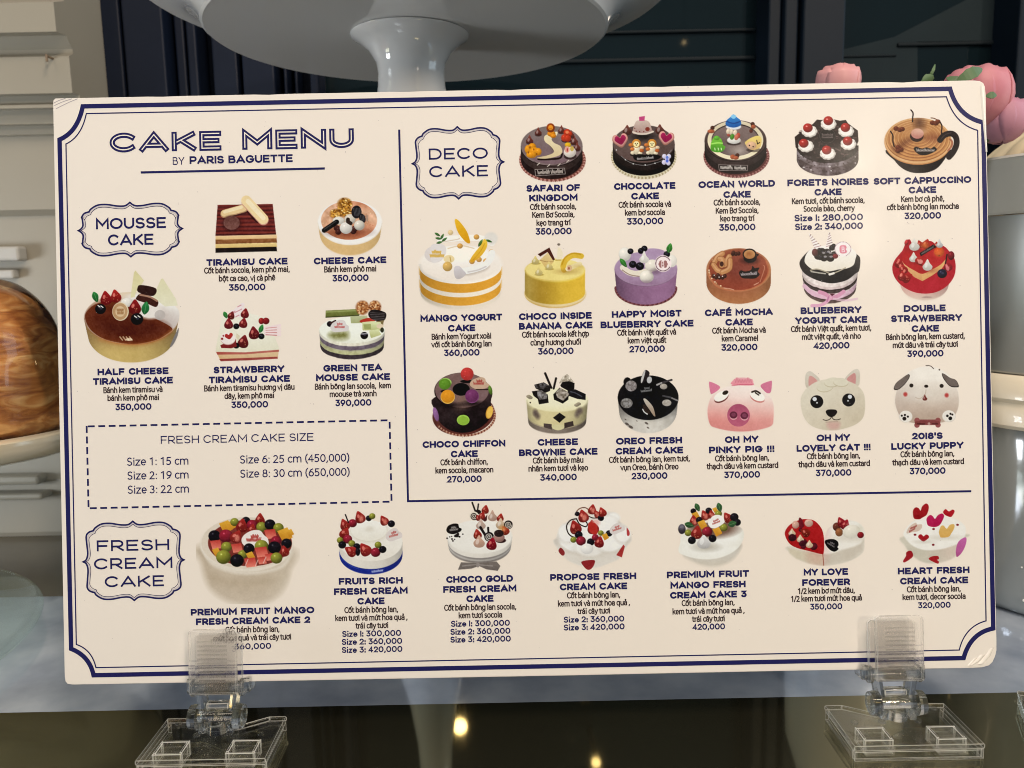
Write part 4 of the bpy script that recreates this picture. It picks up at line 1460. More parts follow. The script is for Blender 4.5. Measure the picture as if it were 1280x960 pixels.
def pic_cookie():
    c = Picture(765, 455, 865, 545, 10.67, 14)
    c.CY(480, 450, 400, 295, 178, [(1, '#d6cab8')], None, sd=.25, si=.0, soft=3, taper=.04)
    m = (c.a > .4) * 1.0
    c.texture(m, 80, .06, 3)
    for x, y, rx in ((330, 760, 10), (460, 790, 26), (200, 800, 30), (250, 840, 34), (180, 740, 14), (480, 850, 18)):
        c.E(x, y, rx, rx * .5, '#57493f', op=.8, rot=30)
    c.E(482, 450, 405, 298, '#171314')
    c.E(500, 420, 300, 200, '#0f1214', soft=60)
    c.E(140, 420, 60, 120, '#3a2c26', op=.5, soft=50)
    c.E(205, 240, 52, 62, '#1d1716')
    m = c.E(255, 292, 76, 72, '#948880')
    c.texture(m, 20, .2)
    c.P([(385, 240), (395, 170), (440, 80), (495, 105), (495, 150), (450, 220), (400, 260)], '#332b2a', smooth=True)
    c.P([(385, 245), (390, 190), (430, 90), (445, 95), (420, 200), (398, 250)], '#c9c0b4', smooth=True)
    c.E(498, 212, 34, 46, '#c4bdb4', rot=10)
    c.L([(600, 280), (680, 245), (795, 212)], 26, '#4a4240')
    c.L([(600, 278), (660, 252)], 22, '#b0a69c')
    c.E(688, 300, 50, 38, '#b8aa98', sh=.2)
    m = c.E(195, 522, 80, 66, '#8d857c')
    c.texture(m, 20, .2)
    c.L([(680, 425), (780, 445), (870, 485)], 22, '#55504e')
    c.L([(800, 455), (875, 488)], 20, '#a89c90', op=.7)
    m = c.E(730, 518, 62, 44, '#b5a896')
    c.texture(m, 22, .1)
    c.P([(410, 560), (430, 540), (480, 590), (510, 650), (480, 670), (430, 620)], '#3a2c22', smooth=True)
    c.P([(418, 470), (445, 462), (500, 510), (550, 580), (578, 690), (555, 690), (500, 610), (450, 540)], '#c9bca8', smooth=True, col2='#a88c70')
    c.L([(410, 605), (430, 640), (470, 668)], 16, '#d6cec0', smooth=True)
    c.write(430, 500, 322, 16, '#8d8780', 7)
    c.write(385, 530, 358, 18, '#8d8780', 8, -18)
    return c


def pic_pig():
    c = Picture(875, 465, 975, 545, 12.0, 15)
    m = c.P([(110, 620), (130, 460), (190, 340), (320, 250), (480, 205), (640, 190), (800, 205), (950, 270), (1060, 370), (1105, 500), (1105, 700), (1080, 800), (960, 850), (780, 885), (600, 895), (420, 880), (240, 840), (150, 790)], '#f0e0cc', smooth=True, soft=3)
    c.clip = np.clip(m, 0, 1)
    t = np.clip((c.Y - 380) / 330, 0, 1)
    c.put(m * t, '#e8a898')
    c.E(260, 640, 190, 120, '#d9776c', op=.75, soft=150)
    c.E(900, 640, 170, 160, '#e0988a', op=.5, soft=150)
    c.E(600, 300, 260, 120, '#f6ead8', op=.7, soft=120)
    c.E(600, 900, 500, 60, '#d07a74', op=.6, soft=60)
    c.clip = None
    c.P([(135, 165), (165, 150), (290, 210), (285, 260), (190, 325), (155, 310)], '#dc8094', smooth=True)
    c.P([(910, 195), (1050, 135), (1078, 150), (1065, 290), (1020, 320), (960, 280)], '#d67c90', smooth=True)
    c.P([(480, 190), (500, 120), (560, 88), (680, 85), (780, 110), (800, 160), (780, 200)], '#eab0ac', smooth=True, col2='#e88a92')
    c.write(520, 780, 135, 50, '#d98088', 9)
    c.L([(480, 205), (600, 190), (780, 190)], 14, '#cc5f70', op=.7)
    for x, r in ((320, -28), (860, 24)):
        c.E(x, 385, 115, 66, '#7c4038' if x < 500 else '#d08478', rot=r)
        c.E(x, 362, 118, 66, '#f3e8d6', rot=r)
    c.E(380, 310, 46, 30, '#2e2218', rot=-25)
    c.L([(780, 300), (840, 285), (900, 320)], 26, '#332619', smooth=True)
    c.L([(830, 310), (880, 345)], 20, '#332619')
    c.E(578, 650, 170, 168, '#c0607a')
    c.E(575, 645, 165, 165, '#b4566e', col2='#c4687a')
    for x, y in ((503, 645), (665, 655)):
        c.E(x, y + 18, 58, 56, '#e0a0a0')
        c.E(x, y, 58, 54, '#6f2c40')
        c.E(x, y - 4, 34, 30, '#8a4458')
    c.texture(c.E(578, 650, 1, 1, '#c0607a'), 30, .05)
    return c


def pic_cat():
    c = Picture(990, 455, 1090, 545, 10.67, 16)
    for pts in ([(175, 230), (185, 130), (235, 95), (290, 125), (370, 220), (250, 330), (190, 310)], [(700, 215), (780, 110), (860, 65), (900, 100), (905, 220), (885, 290), (800, 280)]):
        c.P(pts, '#d6c8b2', smooth=True, col2='#cdbda4')
    c.P([(225, 175), (270, 165), (345, 240), (270, 300), (225, 300)], '#d39a8c', smooth=True)
    c.P([(730, 210), (800, 135), (845, 130), (850, 230), (830, 275)], '#cf9488', smooth=True)
    m = c.P([(115, 520), (130, 420), (200, 320), (330, 235), (500, 200), (700, 215), (860, 280), (950, 380), (975, 520), (955, 700), (860, 800), (720, 855), (560, 885), (380, 870), (240, 810), (150, 690)], '#dccdb2', smooth=True, soft=2)
    c.clip = m
    c.E(860, 690, 200, 200, '#b8a280', op=.6, soft=200)
    c.E(400, 800, 300, 120, '#cdb898', op=.5, soft=120)
    c.E(480, 420, 220, 160, '#e4d7bf', op=.6, soft=140)
    c.clip = None
    for x, y, rx, ry, r in ((440, 300, 110, 66, -8), (540, 240, 110, 60, -6), (650, 240, 100, 55, 5)):
        c.E(x, y + 10, rx, ry, '#bfae8a', rot=r, op=.8)
        c.E(x, y, rx, ry, '#dbceb2', rot=r)
    for x, y, hxx, hy, sx, sy in ((330, 503, 302, 468, 333, 517), (755, 480, 772, 437, 747, 490)):
        c.E(x, y, 86, 86, '#171217')
        c.E(hxx, hy, 28, 28, '#d8d4cc')
        c.E(sx, sy, 12, 12, '#c8c4bc')
    c.P([(450, 640), (470, 612), (525, 605), (585, 612), (602, 645), (570, 690), (525, 708), (480, 690)], '#1f1517', smooth=True)
    c.L([(415, 742), (460, 752), (505, 735), (528, 708), (555, 738), (600, 745), (645, 732)], 10, '#3a2a22', smooth=True)
    c.P([(480, 780), (630, 780), (620, 860), (540, 878), (480, 850)], '#d0a694', smooth=True, op=.9, soft=10)
    c.L([(450, 775), (610, 770)], 7, '#9a7868', op=.8)
    return c


def pic_puppy():
    c = Picture(1105, 450, 1210, 540, 10.67, 17)
    m = c.P([(155, 620), (150, 480), (200, 330), (300, 190), (430, 110), (570, 85), (720, 110), (860, 200), (960, 340), (1000, 500), (990, 640), (920, 770), (780, 835), (580, 850), (400, 845), (240, 790)], '#eee0cc', smooth=True, soft=3)
    c.clip = m
    t = np.clip((c.Y - 250) / 500, 0, 1)
    c.put(m * t * .85, '#b89c84')
    c.E(430, 440, 120, 70, '#e0d2bf', op=.9, soft=30)
    c.E(650, 450, 120, 70, '#dccdb8', op=.8, soft=40)
    c.L([(420, 500), (480, 515), (545, 460), (560, 400)], 10, '#b09a84', op=.6, smooth=True)
    c.E(200, 480, 60, 140, '#b4a090', op=.4, soft=80)
    c.clip = None
    for pts in ([(130, 380), (160, 310), (240, 245), (325, 190), (340, 230), (280, 320), (200, 390), (150, 400)], [(770, 185), (800, 185), (880, 240), (960, 270), (998, 350), (960, 365), (880, 350), (800, 260)]):
        c.P(pts, '#3a302a', smooth=True)
        c.P([(x * .92 + sum(p[0] for p in pts) / len(pts) * .08, y * .92 + sum(p[1] for p in pts) / len(pts) * .08 - 6) for x, y in pts], '#7c6c60', smooth=True)
    for x, y in ((365, 340), (768, 345)):
        c.E(x, y, 27, 26, '#33281f')
    c.E(563, 350, 27, 20, '#33261f')
    c.drop(545, 510, 32, '#8e3a30', tall=1.6)
    for x, y in ((285, 458), (835, 470)):
        c.E(x, y, 26, 28, '#bd4a42', soft=4)
    c.L([(560, 75), (620, 80), (660, 115)], 11, '#6a5a50', smooth=True)
    c.E(738, 130, 11, 11, '#6a5a50')
    for x, y in ((290, 755), (865, 750)):
        c.E(x, y, 90, 80, '#dccdb8')
        c.E(x, y - 4, 84, 74, '#e6d9c6')
    for x, y, r in ((237, 742, 14), (278, 733, 15), (318, 755, 14), (272, 782, 26), (845, 745, 17), (886, 717, 14), (912, 728, 13), (884, 778, 25)):
        c.E(x, y, r, r, '#261a17')
    c.L([(440, 825), (720, 825)], 62, '#8e4a44')
    for x, y in ((440, 805), (440, 868), (720, 805), (720, 865)):
        c.E(x, y, 36, 36, '#9c5650')
    c.L([(440, 840), (720, 840)], 54, '#8a443e')
    c.E(600, 850, 18, 18, '#b89080')
    c.L([(450, 850), (540, 855)], 20, '#642c28')
    c.L([(650, 850), (710, 850)], 20, '#642c28')
    return c


def pic_tiramisu():
    c = Picture(260, 240, 360, 320, 12.0, 18)
    m = c.P([(145, 195), (970, 180), (1022, 640), (112, 660)], '#78302a')
    c.clip = m
    for i in range(16):
        y = 190 + i * 30
        c.L([(100, y + c.rs.rand() * 14), (400, y - 4 + c.rs.rand() * 12), (700, y - 8 + c.rs.rand() * 12), (1030, y - 14 + c.rs.rand() * 14)], 10 + 12 * c.rs.rand(), ['#8c382c', '#54201c', '#96402f', '#451a18'][i % 4], op=.75)
    c.clip = None
    for (y0, y1, col, c2) in ((655, 715, '#ecc894', '#e2b87c'), (710, 780, '#a0683a', '#8c562e'), (776, 842, '#e9ca88', '#dcb870'), (836, 908, '#2c1c18', '#221512')):
        c.P([(112, y0 + 6), (1028, y0 - 16), (1036, y1 - 20), (114, y1 + 4)], col, col2=c2)
    m = ((c.Y > 705) & (c.Y < 785) & (c.a > .5)) * 1.0
    c.texture(m, 40, .08)
    c.L([(570, 260), (740, 440)], 50, '#3c1a18', op=.8)
    c.L([(300, 370), (560, 310)], 40, '#3c1a18', op=.7)
    c.L([(245, 330), (540, 245)], 118, '#c09468')
    c.L([(248, 318), (530, 240)], 104, '#e7c58e')
    c.L([(250, 300), (500, 228)], 46, '#f2dcb0', op=.8)
    c.L([(580, 150), (830, 420)], 158, '#d49a80')
    c.L([(575, 130), (828, 405)], 154, '#edcf98')
    c.L([(600, 140), (830, 390)], 70, '#f3dfb8', op=.8)
    c.E(355, 475, 122, 106, '#2c1414', op=.8, soft=14)
    m = c.E(355, 462, 122, 104, '#75493f', col2='#86574a')
    c.texture(m, 24, .06)
    return c


def pic_cheese():
    c = Picture(390, 240, 490, 320, 12.0, 19)
    c.CY(570, 460, 480, 330, 160, [(.05, '#e8d4b8'), (1, '#dfb87c')], '#efe3d2', sd=.08, si=.05, taper=.06, soft=4)
    c.E(570, 450, 474, 322, '#f0e5d6')
    m = c.E(556, 425, 420, 292, '#e2b08c', col2='#d8a47c')
    c.clip = m
    c.texture(m, 90, .16, 3)
    for _ in range(70):
        a, r = c.rs.rand() * 6.28, .35 + .6 * c.rs.rand()
        x, y = 556 + 420 * r * math.cos(a), 425 + 290 * r * math.sin(a)
        c.L([(x, y), (x + 40 * (c.rs.rand() - .5), y + 26 * (c.rs.rand() - .5))], 10, ['#b9603c', '#c87a50', '#f0d4ac', '#e9c090'][c.rs.randint(4)], op=.7)
    c.E(620, 630, 200, 60, '#b4481e', op=.85, soft=50)
    c.E(740, 170, 130, 40, '#cf7a50', op=.8, soft=30)
    c.clip = None
    for cx, cy, rx, ry in ((490, 185, 108, 95), (350, 325, 80, 66), (480, 290, 110, 80)):
        m = c.E(cx, cy, rx, ry, '#a9722c', soft=6)
        for _ in range(60):
            a, r = c.rs.rand() * 6.28, math.sqrt(c.rs.rand())
            c.E(cx + rx * r * math.cos(a), cy + ry * r * math.sin(a), 15, 11, ['#e3a848', '#7c4a18', '#d08e30', '#f3d084', '#8f5a1c'][c.rs.randint(5)])
    c.E(540, 600, 210, 50, '#5c2a1c', op=.7, soft=20)
    c.E(400, 430, 90, 60, '#e2d6c2', sh=.2)
    c.E(570, 410, 84, 78, '#dccdb6', sh=.3)
    for x, y in ((370, 540), (400, 560), (620, 590), (640, 550), (395, 600)):
        c.E(x, y, 46, 42, '#5a3028', sh=.5)
    for x, y, rx, ry, r in ((668, 300, 76, 96, 0), (755, 395, 46, 72, -20)):
        c.E(x, y, rx, ry, '#262223', rot=r)
        for k in range(6):
            c.L([(x - rx * .6 + k * 22, y - ry * .6), (x - rx * .3 + k * 18, y + ry * .6)], 8, '#7c7674', op=.7)
    c.E(710, 500, 80, 76, '#ddd0ba', sh=.35)
    c.E(510, 540, 94, 88, '#e4d8c6', sh=.25)
    c.L([(540, 410), (540, 445), (580, 470)], 56, '#3d2c22')
    c.L([(185, 575), (370, 450)], 74, '#1f1c1a')
    c.L([(185, 560), (360, 440)], 16, '#5c5854', op=.7)
    c.L([(200, 605), (340, 600)], 14, '#a8603c', op=.7)
    return c


def pic_half_cheese():
    c = Picture(100, 335, 230, 455, 8.0, 20)
    c.CY(515, 500, 472, 260, 185, [(.06, '#d79a58'), (1, '#d0b06a')], '#e2c9a8', sd=.22, taper=.10, soft=2)
    c.P([(500, 470), (600, 420), (750, 380), (900, 360), (985, 420), (988, 520), (940, 600), (880, 590), (760, 530)], '#e9ddcc', smooth=True)
    c.E(690, 330, 260, 90, '#ece0cf', soft=10)
    c.P([(50, 490), (80, 420), (160, 360), (300, 330), (480, 380), (640, 480), (760, 510), (920, 600), (870, 660), (760, 720), (560, 760), (380, 745), (220, 700), (100, 610)], '#8a4420', smooth=True)
    c.P([(90, 490), (130, 410), (220, 370), (330, 360), (520, 430), (660, 500), (760, 530), (880, 610), (780, 670), (600, 715), (420, 700), (260, 650), (150, 580)], '#6b2c16', smooth=True, soft=30)
    c.E(400, 590, 240, 70, '#4a1a10', op=.65, soft=90)
    c.E(300, 440, 200, 60, '#7c3a1c', op=.4, soft=60)
    c.L([(200, 720), (400, 762), (620, 765), (800, 715), (910, 630)], 20, '#c07a3c', op=.5, smooth=True, soft=10)
    for i in range(16):
        c.E(400 + i * 8, 690 + (i % 4) * 10, 7, 6, '#f0d0a0', op=.8)
    c.E(490, 715, 34, 14, '#f4dcb4', op=.8)
    c.P([(505, 300), (540, 45), (555, 25), (640, 125), (600, 190), (560, 240), (550, 290), (520, 295)], '#dccc96', col2='#e2d4a4')
    c.P([(730, 290), (810, 110), (830, 105), (960, 310), (978, 375), (850, 385)], '#dfd2a6', col2='#e4d9b6')
    c.P([(900, 780), (985, 600), (975, 680), (930, 770)], '#8a8078', smooth=True)
    c.E(700, 440, 120, 70, '#e6d8c6', soft=8)
    c.E(470, 345, 60, 45, '#e9dcc8', sh=.2)
    c.P([(575, 200), (610, 170), (760, 205), (730, 280), (590, 245)], '#3d201a', smooth=True)
    c.P([(560, 300), (610, 255), (700, 285), (780, 330), (760, 390), (660, 350), (580, 325)], '#4c241a', smooth=True)
    c.L([(600, 268), (700, 290), (770, 330)], 18, '#b08468', smooth=True)
    c.straw(260, 305, 62, -8, '#b02222')
    c.straw(358, 285, 58, -12, '#c02c24')
    c.straw(550, 395, 66, 0, '#a02220')
    c.leaf(155, 290, 55, 34, 70, '#3c8f45')
    c.leaf(655, 400, 66, 42, -80, '#2f8f48')
    c.blue(205, 410, 54, '#1f1719')
    c.blue(570, 510, 62, '#1c1517')
    for x, y in ((180, 375), (210, 380), (545, 480), (580, 478), (625, 470)):
        c.L([(x, y), (x + 20, y + 14)], 10, '#e9dfce')
    c.E(405, 435, 82, 92, '#e6cfa8')
    c.E(402, 435, 74, 84, '#c49a6c')
    c.E(402, 435, 48, 54, '#ddbc90')
    c.write(368, 436, 420, 22, '#a87a4c', 7)
    c.write(372, 436, 450, 22, '#a87a4c', 7)
    c.E(800, 470, 54, 50, '#c0b2a4', op=.85)
    return c


def pic_strawberry_tiramisu():
    c = Picture(260, 375, 360, 455, 12.0, 21)
    c.P([(120, 770), (1065, 740), (1045, 880), (190, 915)], '#dcb886', col2='#d6aa76')
    c.P([(120, 772), (560, 780), (1065, 745), (1065, 775), (560, 815), (140, 820)], '#b35040')
    c.P([(170, 885), (1045, 850), (1045, 880), (600, 905), (190, 918)], '#9c3a30')
    c.P([(118, 730), (205, 280), (250, 240), (420, 215), (620, 200), (900, 270), (950, 420), (1065, 715), (1065, 745), (560, 785), (120, 778)], '#ebe0c6', col2='#e2d6b4')
    c.E(700, 480, 300, 200, '#efe5d0', op=.6, soft=120)
    for x0, y0, x1, y1 in ((380, 190, 520, 70), (360, 180, 470, 230), (400, 230, 520, 120)):
        c.L([(x0, y0), (x1, y1)], 60, '#ecd8cc')
    for x, y in ((470, 90), (420, 180), (440, 240), (480, 150), (380, 180)):
        c.L([(x - 26, y + 14), (x + 26, y - 14)], 13, '#c87c80', op=.8)
    for i in range(4):
        c.L([(860, 420 + i * 30), (1080, 380 + i * 46)], 40, '#eed4c8')
        c.L([(870, 425 + i * 32), (1030, 410 + i * 40)], 13, '#c4706c', op=.8)
    c.straw(555, 205, 66, 10, '#a02a2c')
    c.straw(350, 235, 56, 20, '#8c2828')
    c.straw(310, 360, 72, 0, '#a12c30')
    c.straw(530, 350, 68, 10, '#a02a2c')
    c.straw(690, 500, 86, -8, '#8e2428')
    c.straw(530, 630, 88, 14, '#8f2a2a')
    c.E(800, 315, 42, 48, '#a92c28', sh=.4)
    c.E(870, 315, 52, 50, '#98282a', sh=.4)
    c.leaf(262, 225, 54, 34, 65, '#3c9440')
    c.leaf(798, 430, 66, 38, -70, '#3c9a48')
    for x, y in ((425, 395), (425, 685), (802, 545)):
        c.blue(x, y, 46, '#1d1819')
    c.P([(185, 680), (250, 650), (420, 590), (430, 700), (350, 725), (200, 720)], '#8e2c2a')
    c.E(300, 585, 112, 90, '#d0a898')
    c.E(300, 575, 112, 88, '#eddccb')
    c.heart(315, 545, 62, 46, '#c23830', -12)
    c.E(212, 582, 18, 18, '#a03a34')
    c.E(230, 537, 12, 14, '#a03a34')
    c.P([(430, 500), (480, 540), (460, 620), (420, 560)], '#d8c6a2', op=.8)
    return c


def pic_green_tea():
    c = Picture(390, 370, 490, 455, 11.29, 22)
    c.CY(565, 480, 462, 185, 228, [(.20, '#e3d8bc'), (.46, '#7c6b70'), (.54, '#b8b08c'), (.74, '#c2bb8a'), (1, '#4c3f40')], '#efe8d2', '#e9e2c8', sd=.2, taper=.03, wob=.05)
    m = ((c.a > .5) & (c.Y > 640)) * 1.0
    c.texture(m, 36, .06)
    c.E(540, 440, 400, 150, '#f1ebd8', op=.8, soft=40)
    c.P([(195, 205), (620, 185), (690, 240), (660, 275), (190, 305)], '#8c8f4a', col2='#6e7034')
    c.L([(205, 225), (620, 205)], 20, '#a5a866', op=.8)
    c.L([(200, 300), (660, 275)], 14, '#4a4a24')
    for cx, cy, r in ((712, 165, 92), (890, 155, 82)):
        c.E(cx, cy, r, r * 1.05, '#a5683c', soft=6)
        for _ in range(70):
            a, q = c.rs.rand() * 6.28, math.sqrt(c.rs.rand())
            c.E(cx + r * q * math.cos(a), cy + r * q * math.sin(a), 14, 11, ['#d99a60', '#84461f', '#e8bc88', '#b5733e'][c.rs.randint(4)])
    c.P([(540, 285), (780, 275), (790, 380), (550, 385)], '#c4c294', col2='#b0ae78')
    c.P([(680, 345), (790, 310), (900, 330), (860, 365), (700, 375)], '#c23f2c', smooth=True)
    c.P([(800, 230), (880, 190), (1030, 230), (1045, 300), (1000, 355), (900, 350), (810, 300)], '#2c2321', smooth=True)
    for i in range(5):
        c.L([(815 + i * 8, 235 + i * 24), (1020, 245 + i * 24)], 7, '#8d807a', op=.7)
    c.P([(1010, 370), (1020, 340), (900, 360), (920, 420), (1000, 440)], '#8a7448')
    for pts in ([(720, 380), (880, 365), (890, 470), (725, 475)], [(840, 380), (960, 380), (980, 470), (850, 500)], [(820, 500), (930, 480), (960, 540), (840, 580)]):
        c.P(pts, '#dcd9a4', col2='#c0bc7c', round_=12)
    c.P([(725, 400), (830, 395), (830, 465), (740, 470)], '#a8a866')
    c.E(960, 425, 50, 34, '#e2c9a6')
    c.E(990, 480, 26, 36, '#3c3a26')
    c.E(250, 395, 40, 40, '#211a1c', sh=.4)
    c.L([(260, 385), (330, 350)], 26, '#4a2c28')
    m = c.P([(240, 560), (280, 520), (480, 500), (510, 570), (460, 605), (320, 605)], '#8f8a4e', smooth=True, soft=16)
    c.texture(m, 26, .1)
    c.plaque(390, 425, 130, 92, '#dccfc2', '#c0504a', 0)
    c.blue(738, 558, 54, '#1c1719')
    c.L([(700, 535), (780, 530)], 18, '#d8d0cc', op=.7)
    return c


FRUIT = {'s': '#b8302a', 'g': '#9a9638', 'b': '#221c22', 'm': '#dfa030', 'r': '#a02838', 'p': '#d8664c'}


def fruits(c, items):
    for t, x, y, r in items:
        if t == 's':
            c.straw(x, y, r, c.rs.rand() * 80 - 40, '#b8332a')
            if c.rs.rand() > .5:
                c.E(x + r * .2, y + r * .2, r * .4, r * .55, '#ee9a80', op=.7, soft=5)
        elif t == 'm':
            a = r * .95
            c.P([(x - a, y - a * .5), (x + a * .3, y - a), (x + a, y + a * .3), (x - a * .2, y + a)], '#e6ad3c', col2='#d08c26', round_=3)
        elif t == 'p':
            c.P([(x - r, y - r * .6), (x + r * .7, y - r * .8), (x + r, y + r * .6), (x - r * .6, y + r * .8)], '#c8463a', col2='#ea8a70', round_=3)
        else:
            c.E(x, y, r * 1.05, r, FRUIT[t], sh=.62)


def pic_mango_bowl():
    c = Picture(245, 635, 375, 755, 8.0, 23)
    c.P([(45, 370), (60, 560), (110, 750), (200, 860), (330, 930), (480, 960), (640, 955), (780, 900), (880, 800), (940, 620), (960, 400)], '#d3bfa4', smooth=True, soft=20)
    c.P([(60, 440), (110, 600), (260, 690), (500, 720), (760, 680), (920, 560), (900, 700), (760, 760), (500, 790), (240, 760), (110, 680)], '#a88c69', smooth=True, op=.5, soft=60)
    c.E(505, 920, 300, 50, '#cdb69a', op=.8, soft=50)
    c.E(880, 680, 60, 140, '#dccab0', op=.8, soft=70)
    c.E(505, 365, 465, 272, '#e6d5bd', soft=3)
    c.E(505, 350, 450, 258, '#e0cdb3')
    c.E(540, 350, 420, 232, '#8a3c30')
    fruits(c, [('m', 300, 190, 70), ('m', 350, 175, 50), ('g', 385, 140, 40), ('b', 500, 130, 42), ('s', 640, 115, 52), ('s', 460, 180, 62), ('r', 560, 170, 52), ('g', 655, 190, 50), ('b', 740, 165, 52), ('g', 825, 200, 50), ('m', 890, 270, 78), ('m', 940, 250, 40),
               ('b', 185, 280, 58), ('r', 300, 280, 66), ('s', 400, 290, 60), ('p', 200, 365, 56), ('g', 305, 390, 52), ('p', 745, 260, 60), ('s', 560, 215, 46), ('p', 410, 400, 56), ('m', 205, 440, 44), ('g', 275, 490, 70), ('g', 465, 465, 44), ('r', 800, 330, 50)])
    c.P([(455, 330), (480, 270), (560, 225), (640, 225), (680, 270), (720, 310), (715, 380), (600, 400), (500, 390)], '#ecdccb', smooth=True)
    c.write(550, 625, 288, 22, '#b8463c', 8)
    c.write(505, 650, 320, 26, '#b8463c', 8)
    fruits(c, [('g', 655, 385, 66), ('b', 530, 405, 52), ('b', 905, 355, 50), ('b', 785, 395, 62), ('s', 885, 435, 50), ('p', 655, 440, 66), ('p', 735, 490, 44), ('m', 545, 480, 46), ('g', 805, 500, 56), ('p', 545, 545, 60), ('p', 660, 525, 44), ('b', 410, 525, 64), ('p', 480, 440, 0.1)])
    for x, y in ((510, 545), (690, 520), (610, 550)):
        c.L([(x - 16, y + 30), (x + 10, y - 30)], 8, '#f0cdb8', op=.8)
    c.P([(80, 440), (140, 520), (280, 590), (480, 630), (700, 615), (860, 560), (960, 420), (965, 460), (880, 590), (700, 650), (480, 668), (280, 630), (130, 550)], '#e3d2ba', smooth=True, op=.9, soft=8)
    return c


def pic_fruits_rich():
    c = Picture(415, 635, 510, 720, 11.29, 24)
    c.CY(550, 480, 445, 270, 185, [(.60, '#dfd2be'), (.62, '#1e2c7c'), (.98, '#27368c'), (1, '#27368c')], '#ede1cf', '#e8dbc6', sd=.12, soft=2)
    c.write(560, 720, 890, 24, '#b8b8cc', 7, -22)
    c.L([(160, 730), (260, 810), (380, 860)], 12, '#4a5cb0', smooth=True, op=.6)
    c.E(520, 330, 252, 150, '#d2c2a8', soft=10, op=.7)
    c.E(520, 318, 252, 146, '#f0e6d4', col2='#e8dcc6')
    for r in (70, 48, 26):
        c.E(530, 300, r, r * .62, ['#dccfb8', '#ece1ce', '#d8cab2'][r % 3], soft=12, op=.7)
    fruits(c, [('s', 395, 135, 78), ('r', 290, 215, 58), ('s', 180, 240, 74), ('b', 520, 145, 40), ('g', 568, 115, 42), ('s', 735, 180, 66), ('b', 838, 222, 48),
               ('s', 180, 360, 76), ('g', 115, 455, 44), ('r', 220, 440, 62), ('b', 145, 520, 52), ('g', 280, 500, 46), ('b', 350, 545, 48)])
    c.L([(190, 95), (232, 205)], 18, '#221c1c')
    c.straw(270, 610, 80, -60, '#b8332a')
    c.E(365, 615, 34, 60, '#241b20', sh=.5)
    c.straw(470, 590, 88, -35, '#bb322c')
    fruits(c, [('g', 650, 520, 46), ('r', 615, 625, 66), ('b', 715, 585, 50)])
    c.plaque(870, 375, 115, 92, '#dccbbd', '#b8483e', -14)
    return c


def pic_choco_gold():
    c = Picture(550, 625, 650, 715, 10.67, 25)
    c.CY(530, 490, 432, 225, 130, [(.45, '#ddd0bc'), (.62, '#8d8278'), (.8, '#b0a598'), (1, '#8f8378')], '#ede2d0', '#e8dcc8', sd=.15, soft=3, taper=.04)
    c.E(500, 600, 340, 90, '#ece1d0', op=.8, soft=50)
    c.P([(240, 930), (280, 830), (500, 840), (755, 820), (805, 880), (770, 945), (620, 925), (520, 880), (420, 915)], '#85776b', smooth=False, col2='#75685e')
    c.L([(300, 880), (480, 860), (700, 880)], 16, '#a89b8e', op=.7)
    c.E(505, 865, 24, 34, '#9a8c80')
    c.P([(85, 400), (110, 345), (180, 315), (240, 320), (255, 365), (288, 385), (265, 425), (180, 455), (110, 440)], '#231b18', smooth=True)
    c.write(150, 215, 368, 18, '#b8aca0', 6)
    c.write(130, 240, 396, 20, '#b8aca0', 6, -16)
    for x, y, r in ((95, 510, 12), (130, 492, 9), (155, 485, 8), (160, 520, 13), (172, 545, 12), (195, 525, 8), (225, 475, 26), (260, 490, 14), (305, 455, 10), (205, 480, 18), (240, 455, 18)):
        c.E(x, y, r, r * .9, '#2c221e')
    c.L([(430, 35), (470, 145)], 22, '#2a201c')
    c.L([(512, 55), (500, 150)], 20, '#2a201c')
    c.E(505, 160, 44, 30, '#2e1f1b')

    def swirl(x, y, r, a, b):
        c.E(x, y, r, r, a)
        c.L([(x + r * .85 * (1 - t / 30) * math.cos(t * .5), y + r * .85 * (1 - t / 30) * math.sin(t * .5)) for t in range(28)], r * .2, b)
    swirl(455, 215, 62, '#e6d6bc', '#3a2a22')
    c.straw(605, 130, 52, 10, '#c03a2c')
    c.straw(510, 240, 36, -20, '#b8332a')
    c.straw(560, 215, 50, 20, '#c0342a')
    c.P([(570, 270), (630, 195), (625, 270), (600, 290)], '#5a2a28')
    c.drop(700, 220, 62, '#d3ab92', tall=1.4)
    c.straw(805, 240, 50, 10, '#c23c2e')
    c.drop(545, 330, 64, '#d9b8a0', tall=1.3)
    c.drop(810, 320, 66, '#e0c09c', tall=1.2)
    swirl(912, 330, 58, '#2b211e', '#c8b8a4')
    c.straw(870, 410, 56, -30, '#c5482e')
    c.E(830, 380, 40, 34, '#d89a50', op=.8, soft=10)
    c.straw(500, 460, 60, -10, '#bf3a2c')
    c.L([(540, 365), (610, 480)], 34, '#1f1816')
    c.L([(642, 370), (648, 470)], 28, '#1f1816')
    swirl(655, 490, 64, '#241c1a', '#c9bcaa')
    c.E(810, 540, 70, 34, '#3a1c1a')
    c.E(790, 500, 72, 62, '#b88c7c', sh=.3)
    c.E(785, 445, 64, 48, '#3c2a26', sh=.3)
    c.drop(522, 560, 76, '#dcae90', tall=1.2)
    c.straw(690, 590, 74, 10, '#b01c30')
    return c


